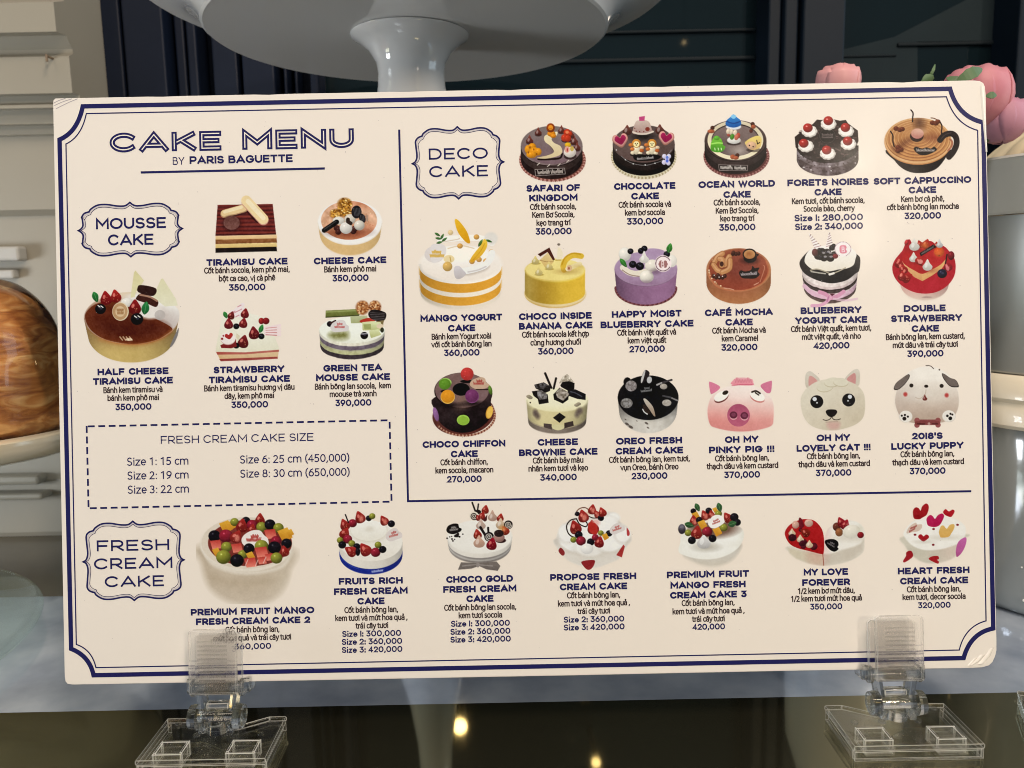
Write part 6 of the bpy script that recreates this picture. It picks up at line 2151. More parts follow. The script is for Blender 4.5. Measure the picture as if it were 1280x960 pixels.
# ---- the cakes: picture, label, and its lines: H name, D description, P price
CAKES = [
    (pic_safari, 'round chocolate cake with a cream S and candy animals', [('H', 'SAFARI OF', 658, 725, 235), ('H', 'KINGDOM', 661.5, 722, 247.2), ('D', 'Cốt bánh socola,', 663, 720, 258.8), ('D', 'Kem Bơ Socola,', 665.7, 718, 268.7), ('D', 'kẹo trang trí', 671, 713, 278.7), ('P', '350,000', 669.5, 714.6, 289)]),
    (pic_choco, 'dark chocolate cake with pink hearts and two cookies', [('H', 'CHOCOLATE', 767.5, 844.3, 232.5), ('H', 'CAKE', 789, 823.8, 245), ('D', 'Cốt bánh socola và', 773.7, 838.8, 256), ('D', 'kem bơ socola', 781.5, 831, 266), ('P', '330,000', 783.7, 829, 276.4)]),
    (pic_ocean, 'chocolate cake with a cream ring and blue green yellow toys', [('H', 'OCEAN WORLD', 873, 968.8, 230), ('H', 'CAKE', 904.2, 938.5, 243), ('D', 'Cốt bánh socola,', 892.5, 950, 253.3), ('D', 'Kem Bơ Socola,', 895, 948, 263.5), ('D', 'kẹo trang trí', 900.7, 942.8, 273.3), ('P', '350,000', 899, 944.3, 284)]),
    (pic_forest, 'chocolate flake cake with six cherries on cream', [('H', 'FORETS NOIRES', 984.2, 1085.8, 227.7), ('H', 'CAKE', 1018, 1052, 240), ('D', 'Kem tươi, cốt bánh socola,', 990.2, 1080.5, 251.3), ('D', 'Socola bào, cherry', 1005, 1067.8, 261), ('P', 'Size 1:  280,000', 993, 1078.6, 271.8), ('P', 'Size 2: 340,000', 993.7, 1078.6, 282.8)]),
    (pic_cappuccino, 'coffee cup shaped cake with ringed cream and dark handle', [('H', 'SOFT CAPPUCCINO', 1092, 1214, 225.5), ('H', 'CAKE', 1135.7, 1170.2, 237.3), ('D', 'Kem bơ cà phê,', 1126.7, 1180, 249), ('D', 'cốt bánh bông lan mocha', 1109, 1198.3, 258.8), ('P', '320,000', 1130.5, 1176.2, 269.5)]),
    (pic_mango, 'white cake with two mango layers and mango slices on top', [('H', 'MANGO YOGURT', 525.5, 627.8, 397.2), ('H', 'CAKE', 560, 594.2, 410), ('D', 'Bánh kem Yogurt xoài', 540, 614, 420.8), ('D', 'với cốt bánh bông lan', 540, 614.3, 430.5), ('P', '360,000', 555, 599.5, 440.7)]),
    (pic_banana, 'plain yellow cake with banana pieces', [('H', 'CHOCO INSIDE', 648.7, 739.7, 395), ('H', 'BANANA CAKE', 648.7, 740.7, 407), ('D', 'Cốt bánh socola kết hợp', 653, 736, 418.2), ('D', 'cùng hương chuối', 663.5, 726.2, 428.2), ('P', '360,000', 672.5, 717, 438.8)]),
    (pic_blueberry_moist, 'purple cake with cream balls, blueberries and round tag', [('H', 'HAPPY MOIST', 764.7, 852, 392.3), ('H', 'BLUEBERRY CAKE', 750.7, 867, 405), ('D', 'Cốt bánh việt quất và', 772, 845, 415.8), ('D', 'kem việt quất', 785, 832.5, 425.8), ('P', '270,000', 786.7, 831, 436)]),
    (pic_mocha, 'caramel glazed cake with a chocolate cup and cream leaf', [('H', 'CAFÉ MOCHA', 881, 966, 390.3), ('H', 'CAKE', 906.7, 941, 402.6), ('D', 'Cốt bánh Mocha và', 890.7, 957, 413.3), ('D', 'kem Caramel', 902.5, 947.6, 423.3), ('P', '320,000', 901.7, 946.8, 434)]),
    (pic_blueberry_yogurt, 'black and white layered cake with berries and pink ribbon', [('H', 'BLUEBERRY', 1000.7, 1077, 387.7), ('H', 'YOGURT CAKE', 994, 1084.2, 400), ('D', 'Cốt bánh Việt quất, kem tươi,', 989.2, 1088.8, 411), ('D', 'mứt việt quất, và nho', 1002.7, 1075.8, 421), ('P', '420,000', 1017, 1061.8, 431.8)]),
    (pic_double_strawberry, 'bright red cake with a heart tier on top', [('H', 'DOUBLE', 1129.7, 1182, 385.2), ('H', 'STRAWBERRY', 1113.7, 1202.6, 397.6), ('H', 'CAKE', 1139.5, 1173.8, 410.5), ('D', 'Bánh bông lan, kem custard,', 1107.7, 1205.8, 421), ('D', 'mứt dâu và trái cây tươi', 1116.2, 1197.2, 431.2), ('P', '390,000', 1134, 1179.3, 441.8)]),
    (pic_chiffon, 'tall chocolate ring cake with coloured macarons', [('H', 'CHOCO CHIFFON', 528.2, 631.8, 554.8), ('H', 'CAKE', 563.5, 597.3, 567.3), ('D', 'Cốt bánh chiffon,', 551, 609.6, 578), ('D', 'kem socola, macaron', 544.7, 616.5, 588), ('P', '270,000', 558.7, 602.2, 598.7)]),
    (pic_brownie, 'cream coloured cake topped with brownie cubes', [('H', 'CHEESE', 672, 722.5, 552.5), ('H', 'BROWNIE CAKE', 648.7, 747, 565), ('D', 'Cốt bánh bảy màu', 666.5, 729, 575.7), ('D', 'nhân kem tươi và kẹo', 661, 734.8, 585.6), ('P', '340,000', 675.2, 721, 596.5)]),
    (pic_cookie, 'white sided cake with black top and cookie halves', [('H', 'OREO FRESH', 770, 852.6, 550.8), ('H', 'CREAM CAKE', 769.5, 854, 563.2), ('D', 'Cốt bánh bông lan, kem tươi,', 761.7, 862, 574.4), ('D', 'vụn Oreo, bánh Oreo', 776.2, 847.8, 584.2), ('P', '230,000', 789.5, 834.3, 594.7)]),
    (pic_pig, 'pink cake shaped as a pig face', [('H', 'OH MY', 906, 948, 549.2), ('H', 'PINKY PIG !!!', 886.2, 968, 561.7), ('D', 'Cốt bánh bông lan,', 894.2, 961, 573), ('D', 'thạch dâu và kem custard', 884, 972.6, 582.6), ('P', '370,000', 905.2, 950, 593.2)]),
    (pic_cat, 'cream cake shaped as a cat face with black eyes', [('H', 'OH MY', 1020.7, 1062.6, 547), ('H', 'LOVELY CAT !!!', 995.7, 1088.2, 559.6), ('D', 'Cốt bánh bông lan,', 1009, 1074.8, 570.3), ('D', 'thạch dâu và kem custard', 998.7, 1087.2, 580.2), ('P', '370,000', 1019.7, 1064.2, 590.8)]),
    (pic_puppy, 'white cake shaped as a puppy face with a red bone', [('H', "2018'S", 1140, 1178.2, 544.8), ('H', 'LUCKY PUPPY', 1114, 1204.4, 557.2), ('D', 'Cốt bánh bông lan,', 1126, 1192.6, 567.8), ('D', 'thạch dâu và kem custard', 1116, 1204.8, 577.8), ('P', '370,000', 1137, 1181.8, 588.5)]),
    (pic_tiramisu, 'square layered slice with two sponge fingers', [('H', 'TIRAMISU CAKE', 258, 359.6, 327.3), ('D', 'Cốt bánh socola, kem phô mai,', 255.7, 362, 337.8), ('D', 'bột ca cao, vị cà phê', 274, 343.8, 348), ('P', '350,000', 286.2, 331.8, 359)]),
    (pic_cheese, 'pale round cake with crisp nut balls and white truffles', [('H', 'CHEESE CAKE', 392.2, 483, 325.5), ('D', 'Bánh kem phô mai', 405.7, 470.3, 336.7), ('P', '350,000', 415.5, 460.8, 347.4)]),
    (pic_half_cheese, 'large glazed half cheese cake with strawberries', [('H', 'HALF CHEESE', 122, 210.8, 464.2), ('H', 'TIRAMISU CAKE', 116.2, 216.2, 476), ('D', 'Bánh kem tiramisu và', 129.7, 203.2, 487.6), ('D', 'bánh kem phô mai', 134.8, 198.8, 497.5), ('P', '350,000', 144.2, 189.4, 508.4)]),
    (pic_strawberry_tiramisu, 'square white cake with strawberries and red layers', [('H', 'STRAWBERRY', 267, 355.6, 461.7), ('H', 'TIRAMISU CAKE', 261, 362.5, 474), ('D', 'Bánh kem tiramisu hương vị dâu', 255.7, 368, 485), ('D', 'dây, kem phô mai', 281.2, 342.6, 495), ('P', '350,000', 289.2, 335.2, 505.6)]),
    (pic_green_tea, 'white and purple layered cake with green tea sticks', [('H', 'GREEN TEA', 404.2, 477.6, 459.7), ('H', 'MOUSSE CAKE', 395, 487.6, 471.5), ('D', 'Bánh bông lan socola,  kem', 394, 488.6, 483), ('D', 'moouse trà xanh', 412.5, 470.6, 492.7), ('P', '390,000', 419.2, 464.3, 503.3)]),
    (pic_mango_bowl, 'large white cake filled with mixed cut fruit', [('H', 'PREMIUM FRUIT MANGO', 238.5, 393, 763.8), ('H', 'FRESH CREAM CAKE 2', 245, 387.8, 775.8), ('D', 'Cốt bánh bông lan,', 282.2, 349.2, 787.2), ('D', 'mứt hoa quả và trái cây tươi', 267.7, 364, 797.2), ('P', '360,000', 293.2, 339, 807.6)]),
    (pic_fruits_rich, 'white cake ringed with fruit above a blue ribbon', [('H', 'FRUITS RICH', 423.5, 503.5, 726), ('H', 'FRESH CREAM', 417.5, 509.6, 738.7), ('H', 'CAKE', 446.7, 480.8, 751.2), ('D', 'Cốt bánh bông lan,', 431, 497.3, 762.5), ('D', 'kem tươi và mứt hoa quả ,', 419.5, 509.2, 772.4), ('D', 'trái cây tươi', 445.2, 485.3, 782.2), ('P', 'Size 1: 300,000', 427.7, 501.3, 791.7), ('P', 'Size 2: 360,000', 427.3, 502.7, 801.6), ('P', 'Size 3: 420,000', 427.3, 503, 811.7)]),
    (pic_choco_gold, 'white cake with a grey bow and berry ring', [('H', 'CHOCO GOLD', 557.8, 641.3, 723.6), ('H', 'FRESH CREAM', 554, 645.5, 736), ('H', 'CAKE', 583, 617, 748.2), ('D', 'Cốt bánh bông lan socola,', 555.7, 645, 759.4), ('D', 'kem tươi socola', 573.7, 627.6, 769.2), ('P', 'Size 1: 300,000', 563.7, 637.3, 779), ('P', 'Size 2: 360,000', 563, 638, 789), ('P', 'Size 3: 420,000', 563, 638.5, 798.8)]),
    (pic_propose, 'white rose shaped cake with strawberries and chocolate curls', [('H', 'PROPOSE FRESH', 687.7, 795.3, 720.7), ('H', 'CREAM CAKE', 699.7, 784, 733), ('D', 'Cốt bánh bông lan,', 709.2, 775, 744.2), ('D', 'kem tươi và mứt hoa quả ,', 697.7, 787.2, 754.2), ('D', 'trái cây tươi', 722.5, 762.5, 764), ('P', 'Size 2: 360,000', 704.7, 780.3, 773.8), ('P', 'Size 3: 420,000', 704.7, 780.7, 783.6)]),
    (pic_premium3, 'smooth white cake with fruit heap and mint leaves', [('H', 'PREMIUM FRUIT', 833.5, 936.3, 717.7), ('H', 'MANGO FRESH', 838, 932, 730.8), ('H', 'CREAM CAKE 3', 837.5, 933.3, 743.2), ('D', 'Cốt bánh bông lan,', 852.5, 918, 753.8), ('D', 'kem tươi và mứt hoa quả ,', 841, 930.5, 764), ('D', 'trái cây tươi', 865.7, 905.8, 773.8), ('P', '420,000', 865.7, 906.3, 783.2)]),
    (pic_love, 'white cake with a red drop shaped half', [('H', 'MY LOVE', 1004.5, 1060, 714.8), ('H', 'FOREVER', 1002.7, 1062.6, 727.7), ('D', '1/2 kem bơ mứt dâu,', 997.7, 1068.2, 738.7), ('D', '1/2 kem tươi mứt hoa quả', 989, 1077.2, 748.2), ('P', '350,000', 1012.7, 1052.8, 758)]),
    (pic_hearts, 'white cake with red, pink and yellow hearts', [('H', 'HEART FRESH', 1122.2, 1211.8, 713), ('H', 'CREAM CAKE', 1125, 1210.2, 725.6), ('D', 'Cốt bánh bông lan,', 1134, 1200.6, 736.7), ('D', 'kem tươi, decor socola', 1128.5, 1206.8, 746.2), ('P', '320,000', 1147.5, 1188.2, 756.2)]),
]
for fn, lab, lines in CAKES:
    fn().build('cake_picture', BOARD, lab)
    by = {'H': Ink(), 'D': Ink(), 'P': Ink()}
    low = lines[0][4] > 700
    for t, s, x0, x1, y in lines:
        if t == 'H':
            stroke_text(by['H'], s, x0, x1, y, 8.4, 2.3, gap=.42, space=1.08)
        elif t == 'P':
            sp = s.replace('  ', ' ')
            stroke_text(by['P'], sp, x0, x1, y, 7.6 if low else 8.3, 1.5 if low else 1.75, gap=.38, space=.85)
        else:
            font_text(by['D'], s, x0, x1, y + .35, 4.7)
    by['H'].build('cake_name', [M_NAVY], BOARD)
    if by['D'].f:
        by['D'].build('cake_description', [M_BLACK], BOARD)
    by['P'].build('price_text', [M_NAVY], BOARD)

# specks of dust and print flaws
rs = np.random.RandomState(5)
ink = Ink()
spots = [(1110, 302, 1.2), (1190, 298, 1.0), (1134, 278, .8), (1136, 279, .8), (1142, 280, .7), (1137, 405, .7), (1200, 357, .9), (695, 453, .8), (667, 459, .7), (526, 275, .9), (223, 255, .8), (432, 190, 1.0), (596, 202, .9), (506, 210, .8), (504, 222, .8), (480, 222, .7), (392, 505, 1.0), (388, 504, .7), (494, 521, .9), (522, 537, .9), (498, 561, .8), (521, 578, .9), (540, 635, .8), (411, 694, .9), (690, 645, .8), (1115, 737, 1.0), (1276, 600, 0), (288, 770, .8), (97, 489, .8), (860, 109, 1.0), (958, 191, .9), (226, 383, .8), (247, 240, .8), (374, 257, .8), (860, 500, .7), (955, 645, .7), (330, 530, .7)]
for x, y, r in spots:
    if r:
        n = 7
        ink.poly([loc(x + r * .62 * (.6 + .6 * rs.rand()) * math.cos(2 * math.pi * i / n), y + r * .62 * (.6 + .6 * rs.rand()) * math.sin(2 * math.pi * i / n)) for i in range(n)], z=.00009)
for _ in range(150):
    x, y, r = 90 + rs.rand() * 1130, 150 + rs.rand() * 670, .18 + rs.rand() * .22
    ink.poly([loc(x + r * math.cos(2 * math.pi * i / 6), y + r * math.sin(2 * math.pi * i / 6)) for i in range(6)], z=.00009, mi=1)
sp = ink.build('surface_specks', [M_GREYINK, M_GREYINK], BOARD)
sp['kind'] = 'stuff'
# ------------------------------------------------------------------ clear plastic sign clips
M_ACR = clear_plastic('clear_acrylic', (.99, .99, .985), through=0.70, rough=.0)
M_ACR2 = clear_plastic('clear_acrylic_jaw', (0.985, 0.98, 0.975), through=0.60, rough=0.02)
M_ACR3 = clear_plastic('clear_acrylic_solid', (.985, .985, .98), through=0.25, rough=.02)
M_GLINT = bpy.data.materials.new('acrylic_edge_glint')      # whitish colour stands in for the highlights along clear acrylic edges
M_GLINT.use_nodes = True
nt = M_GLINT.node_tree
p_ = nt.nodes['Principled BSDF']
p_.inputs['Base Color'].default_value = (0.86, 0.86, 0.82, 1)
p_.inputs['Roughness'].default_value = .12
p_.inputs['Specular IOR Level'].default_value = .8
tr_ = nt.nodes.new('ShaderNodeBsdfTransparent')
mx_ = nt.nodes.new('ShaderNodeMixShader')
mx_.inputs[0].default_value = .5
nt.links.new(tr_.outputs[0], mx_.inputs[1])
nt.links.new(p_.outputs[0], mx_.inputs[2])
nt.links.new(mx_.outputs[0], nt.nodes['Material Output'].inputs[0])


def glint_edges(o, width, axis=2, flat=.86):
    """painted edge highlights: every narrow face that does not lie flat"""
    o.data.materials.append(M_GLINT)
    for p in o.data.polygons:
        es = sorted((o.data.vertices[p.vertices[i]].co - o.data.vertices[p.vertices[i - 1]].co).length for i in range(len(p.vertices)))
        if es[0] < width and abs(p.normal[axis]) < flat:
            p.material_index = 1
    return o


M_SPRING = mat('steel_spring', (0.75, 0.68, 0.6), rough=0.25, metal=1.0)


def clip_proto(notch, label):
    """origin under the post on the counter; board plane leans back by PITCH"""
    t = thing('sign_clip', (0, 0, 0), label, 'sign clip', 'clear clips holding the menu board')
    hz = 0.0292                        # height of the board's lower edge region
    # base plate: notched sheet on a low rim
    P = [(-.0275, -.0215), (.0275, -.0215), (.0275, .011), (.0195, .011), (.0075, .0035), (.0005, .0035), (-.0105, .011), (-.0275, .011)]
    if notch < 0:
        P = [(-x, y) for x, y in P][::-1]
    bm = bmesh.new()
    lo, hi = [bm.verts.new((x, y, .0048)) for x, y in P], [bm.verts.new((x, y, .0072)) for x, y in P]
    bm.faces.new(lo[::-1])
    bm.faces.new(hi)
    for i in range(len(P)):
        j = (i + 1) % len(P)
        bm.faces.new((lo[i], lo[j], hi[j], hi[i]))
    bmesh.ops.bevel(bm, geom=[e for e in bm.edges], offset=.0004, segments=2, affect='EDGES')
    base = glint_edges(bm_obj('base_plate', bm, M_ACR, t), .0008)
    bm = bmesh.new()
    for x0, x1, y0, y1 in ((-.0272, .0272, -.0213, -.0195), (-.0272, -.0254, -.0193, .0105), (.0254, .0272, -.0193, .0105)):
        box(bm, x0, x1, y0, y1, .0002, .0046, .0003)
    glint_edges(bm_obj('base_rim', bm, M_ACR, t), .0005)
    for sx in (-.0155, .0155):         # square sockets
        bm = bmesh.new()
        w, d = .0062, .0052
        for x0, x1, y0, y1 in ((-w, w, -d, -d + .0012), (-w, w, d - .0012, d), (-w, -w + .0012, -d + .0013, d - .0013), (w - .0012, w, -d + .0013, d - .0013)):
            box(bm, sx + x0, sx + x1, -.013 + y0, -.013 + y1, .0012, .0077, .0003)
        glint_edges(bm_obj('socket_rim', bm, M_ACR, base), .0005, flat=.98)
    bm = bmesh.new()
    for sx in (-.020, -.008, .008, .020):
        r0 = bmesh.ops.create_cone(bm, cap_ends=True, segments=16, radius1=.0016, radius2=.0015, depth=.0008)
        for v in r0['verts']:
            v.co += Vector((sx, .006 if abs(sx) > .01 and sx * notch < 0 else -.004, .0077))
    bm_obj('moulded_studs', bm, M_ACR, base)
    # post and ball joint
    bm = bmesh.new()
    cyl(bm, (0, 0, .0074), (0, 0, .0125), .0048, .0040, 20)
    for sx in (-.0062, .0062):
        box(bm, sx - .0016, sx + .0016, -.0035, .0035, .0076, .0125, .0006)
    shade_auto(bm_obj('post', bm, M_ACR3, t))
    bm = bmesh.new()
    cyl(bm, (-.0078, 0, .0145), (.0078, 0, .0145), .0030, seg=24)
    shade_auto(bm_obj('pivot_pin', bm, M_ACR3, t))
    for sx in (-1, 1):
        bm = bmesh.new()
        cyl(bm, (sx * .0082, 0, .0140), (sx * .0118, 0, .0140), .0056, .0050, 24)
        bmesh.ops.bevel(bm, geom=[e for e in bm.edges if len(e.link_faces) == 2 and e.calc_face_angle(0) > 1], offset=.0009, segments=2, affect='EDGES')
        shade_auto(bm_obj('pivot_ear', bm, M_ACR3, t))
    # arm and jaws, leaning back with the board
    lean = Matrix.Rotation(-PITCH, 4, 'X')

    def leaned(name, bm, mt, par, auto=True):
        o = bm_obj(name, bm, mt, par)
        o.data.transform(Matrix.Translation((0, .0045, hz)) @ lean @ Matrix.Translation((0, 0, 0)))
        return shade_auto(o) if auto else o
    bm = bmesh.new()
    for sx in (-1, 1):
        a = [(.0052, -.0135), (.0078, -.0135), (.0092, -.0050), (.0064, -.0050)]
        v0 = [bm.verts.new((sx * x, -.0030, z)) for x, z in a]
        v1 = [bm.verts.new((sx * x, .0030, z)) for x, z in a]
        bm.faces.new(v0)
        bm.faces.new(v1[::-1])
        for i in range(4):
            j = (i + 1) % 4
            bm.faces.new((v0[i], v0[j], v1[j], v1[i]))
    box(bm, -.0050, .0050, -.0022, .0022, -.0132, -.0098, .0006)
    glint_edges(leaned('arm', bm, M_ACR3, t), .0009)
    bm = bmesh.new()
    cyl(bm, (-.0100, 0, -.0036), (.0100, 0, -.0036), .0027, seg=24)
    for sx in (-1, 1):
        cyl(bm, (sx * .0100, 0, -.0036), (sx * .0116, 0, -.0036), .0038, seg=20)
    leaned('hinge_barrel', bm, M_ACR3, t)
    bm = bmesh.new()
    n = 220
    pts = [(-.0052 + .0104 * i / n, .0013 * math.cos(i / n * 2 * math.pi * 13), -.0036 + .0031 * math.sin(i / n * 2 * math.pi * 13) * .9) for i in range(n + 1)]
    for p, q in zip(pts[:-1], pts[1:]):
        cyl(bm, p, q, .00030, seg=5, cap=False)
    leaned('hinge_spring', bm, M_SPRING, t)
    for nm, y0, y1, top in (('front_jaw', -.0072, -.0050, .0242), ('rear_jaw', .0004, .0022, .0205)):
        bm = bmesh.new()
        # tongue with rounded upper corners and a thicker edge
        w, r, z0 = .0106, .0022, -.0046
        out = [(-w, z0), (w, z0)] + [(w - r + r * math.cos(q), top - r + r * math.sin(q)) for q in np.linspace(0, math.pi / 2, 6)] + [(-w + r - r * math.sin(q), top - r + r * math.cos(q)) for q in np.linspace(0, math.pi / 2, 6)]
        v0 = [bm.verts.new((x, y0, z)) for x, z in out]
        v1 = [bm.verts.new((x, y1, z)) for x, z in out]
        bm.faces.new(v0)
        bm.faces.new(v1[::-1])
        for i in range(len(out)):
            j = (i + 1) % len(out)
            bm.faces.new((v0[i], v0[j], v1[j], v1[i]))
        bmesh.ops.recalc_face_normals(bm, faces=bm.faces[:])
        bmesh.ops.bevel(bm, geom=[e for e in bm.edges if e.calc_face_angle(0) > .9], offset=.0005, segments=2, affect='EDGES')
        j_ = glint_edges(leaned(nm, bm, M_ACR2, t), .0009, 1, .8)
        bm = bmesh.new()
        if nm == 'front_jaw':
            for k in range(10):
                z = .0190 - k * .0019
                bw = .0066 if k < 7 else .0060
                v = [(-bw, y0 - .0001, z - .0005), (bw, y0 - .0001, z - .0005), (bw, y0 - .0001, z + .0005), (-bw, y0 - .0001, z + .0005), (-bw + .0006, y0 - .0006, z), (bw - .0006, y0 - .0006, z)]
                q = [bm.verts.new(p) for p in v]
                for f in ((0, 1, 5, 4), (1, 2, 5), (2, 3, 4, 5), (3, 0, 4), (3, 2, 1, 0)):
                    bm.faces.new([q[i] for i in f])
            leaned('grip_ridges', bm, M_ACR2, j_, False)
    # small lever tabs behind the jaws
    for sx in (-1, 1):
        bm = bmesh.new()
        box(bm, sx * .0128 - .0014, sx * .0128 + .0014, -.001, .008, -.0062, .0004, .0008)
        leaned('release_tab', bm, M_ACR3, t)
    return t


def copy_tree(o, parent=None):
    n = o.copy()
    COL.objects.link(n)
    n.parent = parent
    for ch in o.children:
        copy_tree(ch, n)
    return n


lc = clip_proto(1, 'clear plastic clip gripping the board below the fruit filled cake picture')
lc.location = (-.1340, .3305, 0)
rc = clip_proto(-1, 'clear plastic clip gripping the board below the hearts cake picture')
rc.location = (.1680, .3305, 0)
third = copy_tree(rc)
third['label'] = 'empty clear plastic clip base cut off by the right edge of the photo'
third['group'] = 'clear clips holding the menu board'
third.location = (.2560, .3300, 0)
third.rotation_euler = (0, 0, math.radians(-24))

# ------------------------------------------------------------------ white cake stand behind the board
M_CERAM = mat('white_glazed_ceramic', (0.72, 0.72, 0.71), rough=0.08, spec=0.5, coat=0.4, noise=(5, .6, (0.68, 0.68, 0.68)))
CZ = CAM.z
st = thing('cake_stand', (-.0567, .5, 0), 'white glazed pedestal cake stand rising behind the top of the menu board', 'cake stand')
bm = bmesh.new()
z = CZ
lathe(bm, [(0, .004), (.060, .004), (.064, .0), (.066, .003), (.064, .010), (.050, .018), (.032, .034), (.0215, .055), (.0160, .078), (.0120, .105), (.0105, .126), (.0115, .150), (.0160, .180), (.0210, .215), (.0240, .255), (.0250, .280), (.0232, .302), (.0203, .318), (.0197, .326), (.0205, .332), (.0245, .339), (.0300, .3440), (.0345, .3466), (.0352, .3478), (.0346, .3484), (.0330, .3486)], seg=96)
shade_auto(bm_obj('stem', bm, M_CERAM, st), 50)
bm = bmesh.new()
lathe(bm, [(.0300, z + .1415), (.060, z + .1412), (.112, z + .1408), (.1160, z + .1405), (.1176, z + .1415), (.1185, z + .1445), (.1215, z + .1500), (.1290, z + .1570), (.1400, z + .1620), (.1490, z + .1640), (.1540, z + .1642), (.1565, z + .1660), (.1560, z + .1690), (.1520, z + .1700), (.1380, z + .1690), (.1200, z + .1650), (.0, z + .1640)], seg=128)
shade_auto(bm_obj('plate', bm, M_CERAM, st), 30)

# ------------------------------------------------------------------ bread on a tray at the left
M_TRAY = mat('cream_gold_enamel', (0.86, 0.75, 0.55), rough=0.14, metal=0.3, coat=.4, noise=(14, .5, (0.80, 0.68, 0.48)))
M_CRUST = bpy.data.materials.new('baked_crust')
M_CRUST.use_nodes = True
nt = M_CRUST.node_tree
pb_ = nt.nodes['Principled BSDF']
pb_.inputs['Roughness'].default_value = .32
tc = nt.nodes.new('ShaderNodeTexCoord')
mp = nt.nodes.new('ShaderNodeMapping')
mp.inputs['Scale'].default_value = (14, 14, 60)
wv = nt.nodes.new('ShaderNodeTexNoise')
wv.inputs['Scale'].default_value = 2.2
wv.inputs['Detail'].default_value = 5
wv.inputs['Distortion'].default_value = 1.6
rp = nt.nodes.new('ShaderNodeValToRGB')
rp.color_ramp.elements[0].position, rp.color_ramp.elements[1].position = .32, .68
rp.color_ramp.elements[0].color = (0.30, 0.10, 0.03, 1)
rp.color_ramp.elements[1].color = (0.86, 0.54, 0.22, 1)
e_ = rp.color_ramp.elements.new(.52)
e_.color = (0.60, 0.27, 0.08, 1)
nt.links.new(tc.outputs['Object'], mp.inputs['Vector'])
nt.links.new(mp.outputs['Vector'], wv.inputs['Vector'])
nt.links.new(wv.outputs['Fac'], rp.inputs['Fac'])
nt.links.new(rp.outputs['Color'], pb_.inputs['Base Color'])
bp_ = nt.nodes.new('ShaderNodeBump')
bp_.inputs['Strength'].default_value = .5
bp_.inputs['Distance'].default_value = .003
nt.links.new(wv.outputs['Fac'], bp_.inputs['Height'])
nt.links.new(bp_.outputs['Normal'], pb_.inputs['Normal'])

tr = thing('pedestal_tray', (-.365, .490, 0), 'cream gold footed tray carrying the wrapped loaf at the left edge', 'tray')
bm = bmesh.new()
zt_ = .116
lathe(bm, [(0, zt_ - .006), (.07, zt_ - .007), (.100, zt_ - .010), (.112, zt_ - .006), (.117, zt_), (.118, zt_ + .005), (.114, zt_ + .007), (.104, zt_ + .003), (.085, zt_), (0, zt_)], seg=128)
shade_auto(bm_obj('tray_plate', bm, M_TRAY, tr), 60)
bm = bmesh.new()
lathe(bm, [(0, 0), (.036, 0), (.037, .004), (.026, .010), (.012, .03), (.009, .06), (.012, .09), (.03, zt_ - .007)], seg=64)
o = shade_auto(bm_obj('tray_stem', bm, M_TRAY, tr), 60)
o.location = (-.05, .03, 0)

loaf = thing('bread_loaf', (-.342, .492, zt_ + .0005), 'golden brown loaf in shiny clear film at the left edge', 'bread')
rsb = np.random.RandomState(8)


def dome(rx, ry, h, n=48, m=22, wob=.0, seed=1, ridge=0):
    r_ = np.random.RandomState(seed)
    ph = r_.rand(6) * 6.28
    bm = bmesh.new()
    rows = []
    for j in range(m + 1):
        t = j / m
        ang = t * math.pi / 2
        rr = math.cos(ang) ** .55
        zz = h * math.sin(ang) ** .8
        row = []
        for i in range(n):
            a = 2 * math.pi * i / n
            k = 1 + wob * (math.sin(3 * a + ph[0] + 4 * t) * .5 + math.sin(7 * a + ph[1] - 5 * t) * .35 + math.sin(13 * a + ph[2] + 9 * t) * .25)
            k += ridge * abs(math.sin(ang * 6.5 + .9 * math.sin(a + 1) + .35 * math.sin(3 * a))) ** .6 - ridge
            row.append(bm.verts.new((rx * rr * k * math.cos(a), ry * rr * k * math.sin(a), zz * (1 + wob * .5 * math.sin(5 * a + ph[3])))))
        rows.append(row)
    for a, b in zip(rows[:-1], rows[1:]):
        for i in range(n):
            j = (i + 1) % n
            bm.faces.new((a[i], a[j], b[j], b[i]))
    bm.faces.new(rows[-1])
    bm.faces.new(rows[0][::-1])
    return bm


bm_obj('crust', dome(.0595, .0615, .090, n=96, m=80, wob=.02, seed=3, ridge=.07), M_CRUST, loaf, True)
M_FILM = clear_plastic('clear_film', (0.97, 0.96, 0.94), through=0.0, rough=0.03)
nt = M_FILM.node_tree
# a very thin film: straight-through light with a glossy skin
for n in list(nt.nodes):
    if n.type == 'BSDF_GLASS':
        nt.nodes.remove(n)
gl = nt.nodes.new('ShaderNodeBsdfGlossy')
gl.inputs['Roughness'].default_value = .05
fz = nt.nodes.new('ShaderNodeFresnel')
fz.inputs['IOR'].default_value = 1.42
mx = [n for n in nt.nodes if n.type == 'MIX_SHADER'][0]
trn = [n for n in nt.nodes if n.type == 'BSDF_TRANSPARENT'][0]
nt.links.new(fz.outputs[0], mx.inputs[0])
nt.links.new(trn.outputs[0], mx.inputs[1])
nt.links.new(gl.outputs[0], mx.inputs[2])
bm_obj('plastic_wrap', dome(.0605, .0625, .0925, n=80, m=34, wob=.035, seed=11), M_FILM, loaf, True)

M_DISH = clear_plastic('green_tinted_glass', (0.93, 0.97, 0.96), through=0.75, rough=0.02)
dish = thing('glass_dish', (-.420, .400, 0), 'clear glass dish on the counter at the lower left edge', 'dish')
bm = bmesh.new()
lathe(bm, [(0, .0005), (.118, .0005), (.139, .004), (.1445, .0075), (.1455, .0095), (.143, .0105), (.136, .0085), (.116, .0052), (0, .0050)], seg=128)
shade_auto(bm_obj('dish_body', bm, M_DISH, dish), 60)

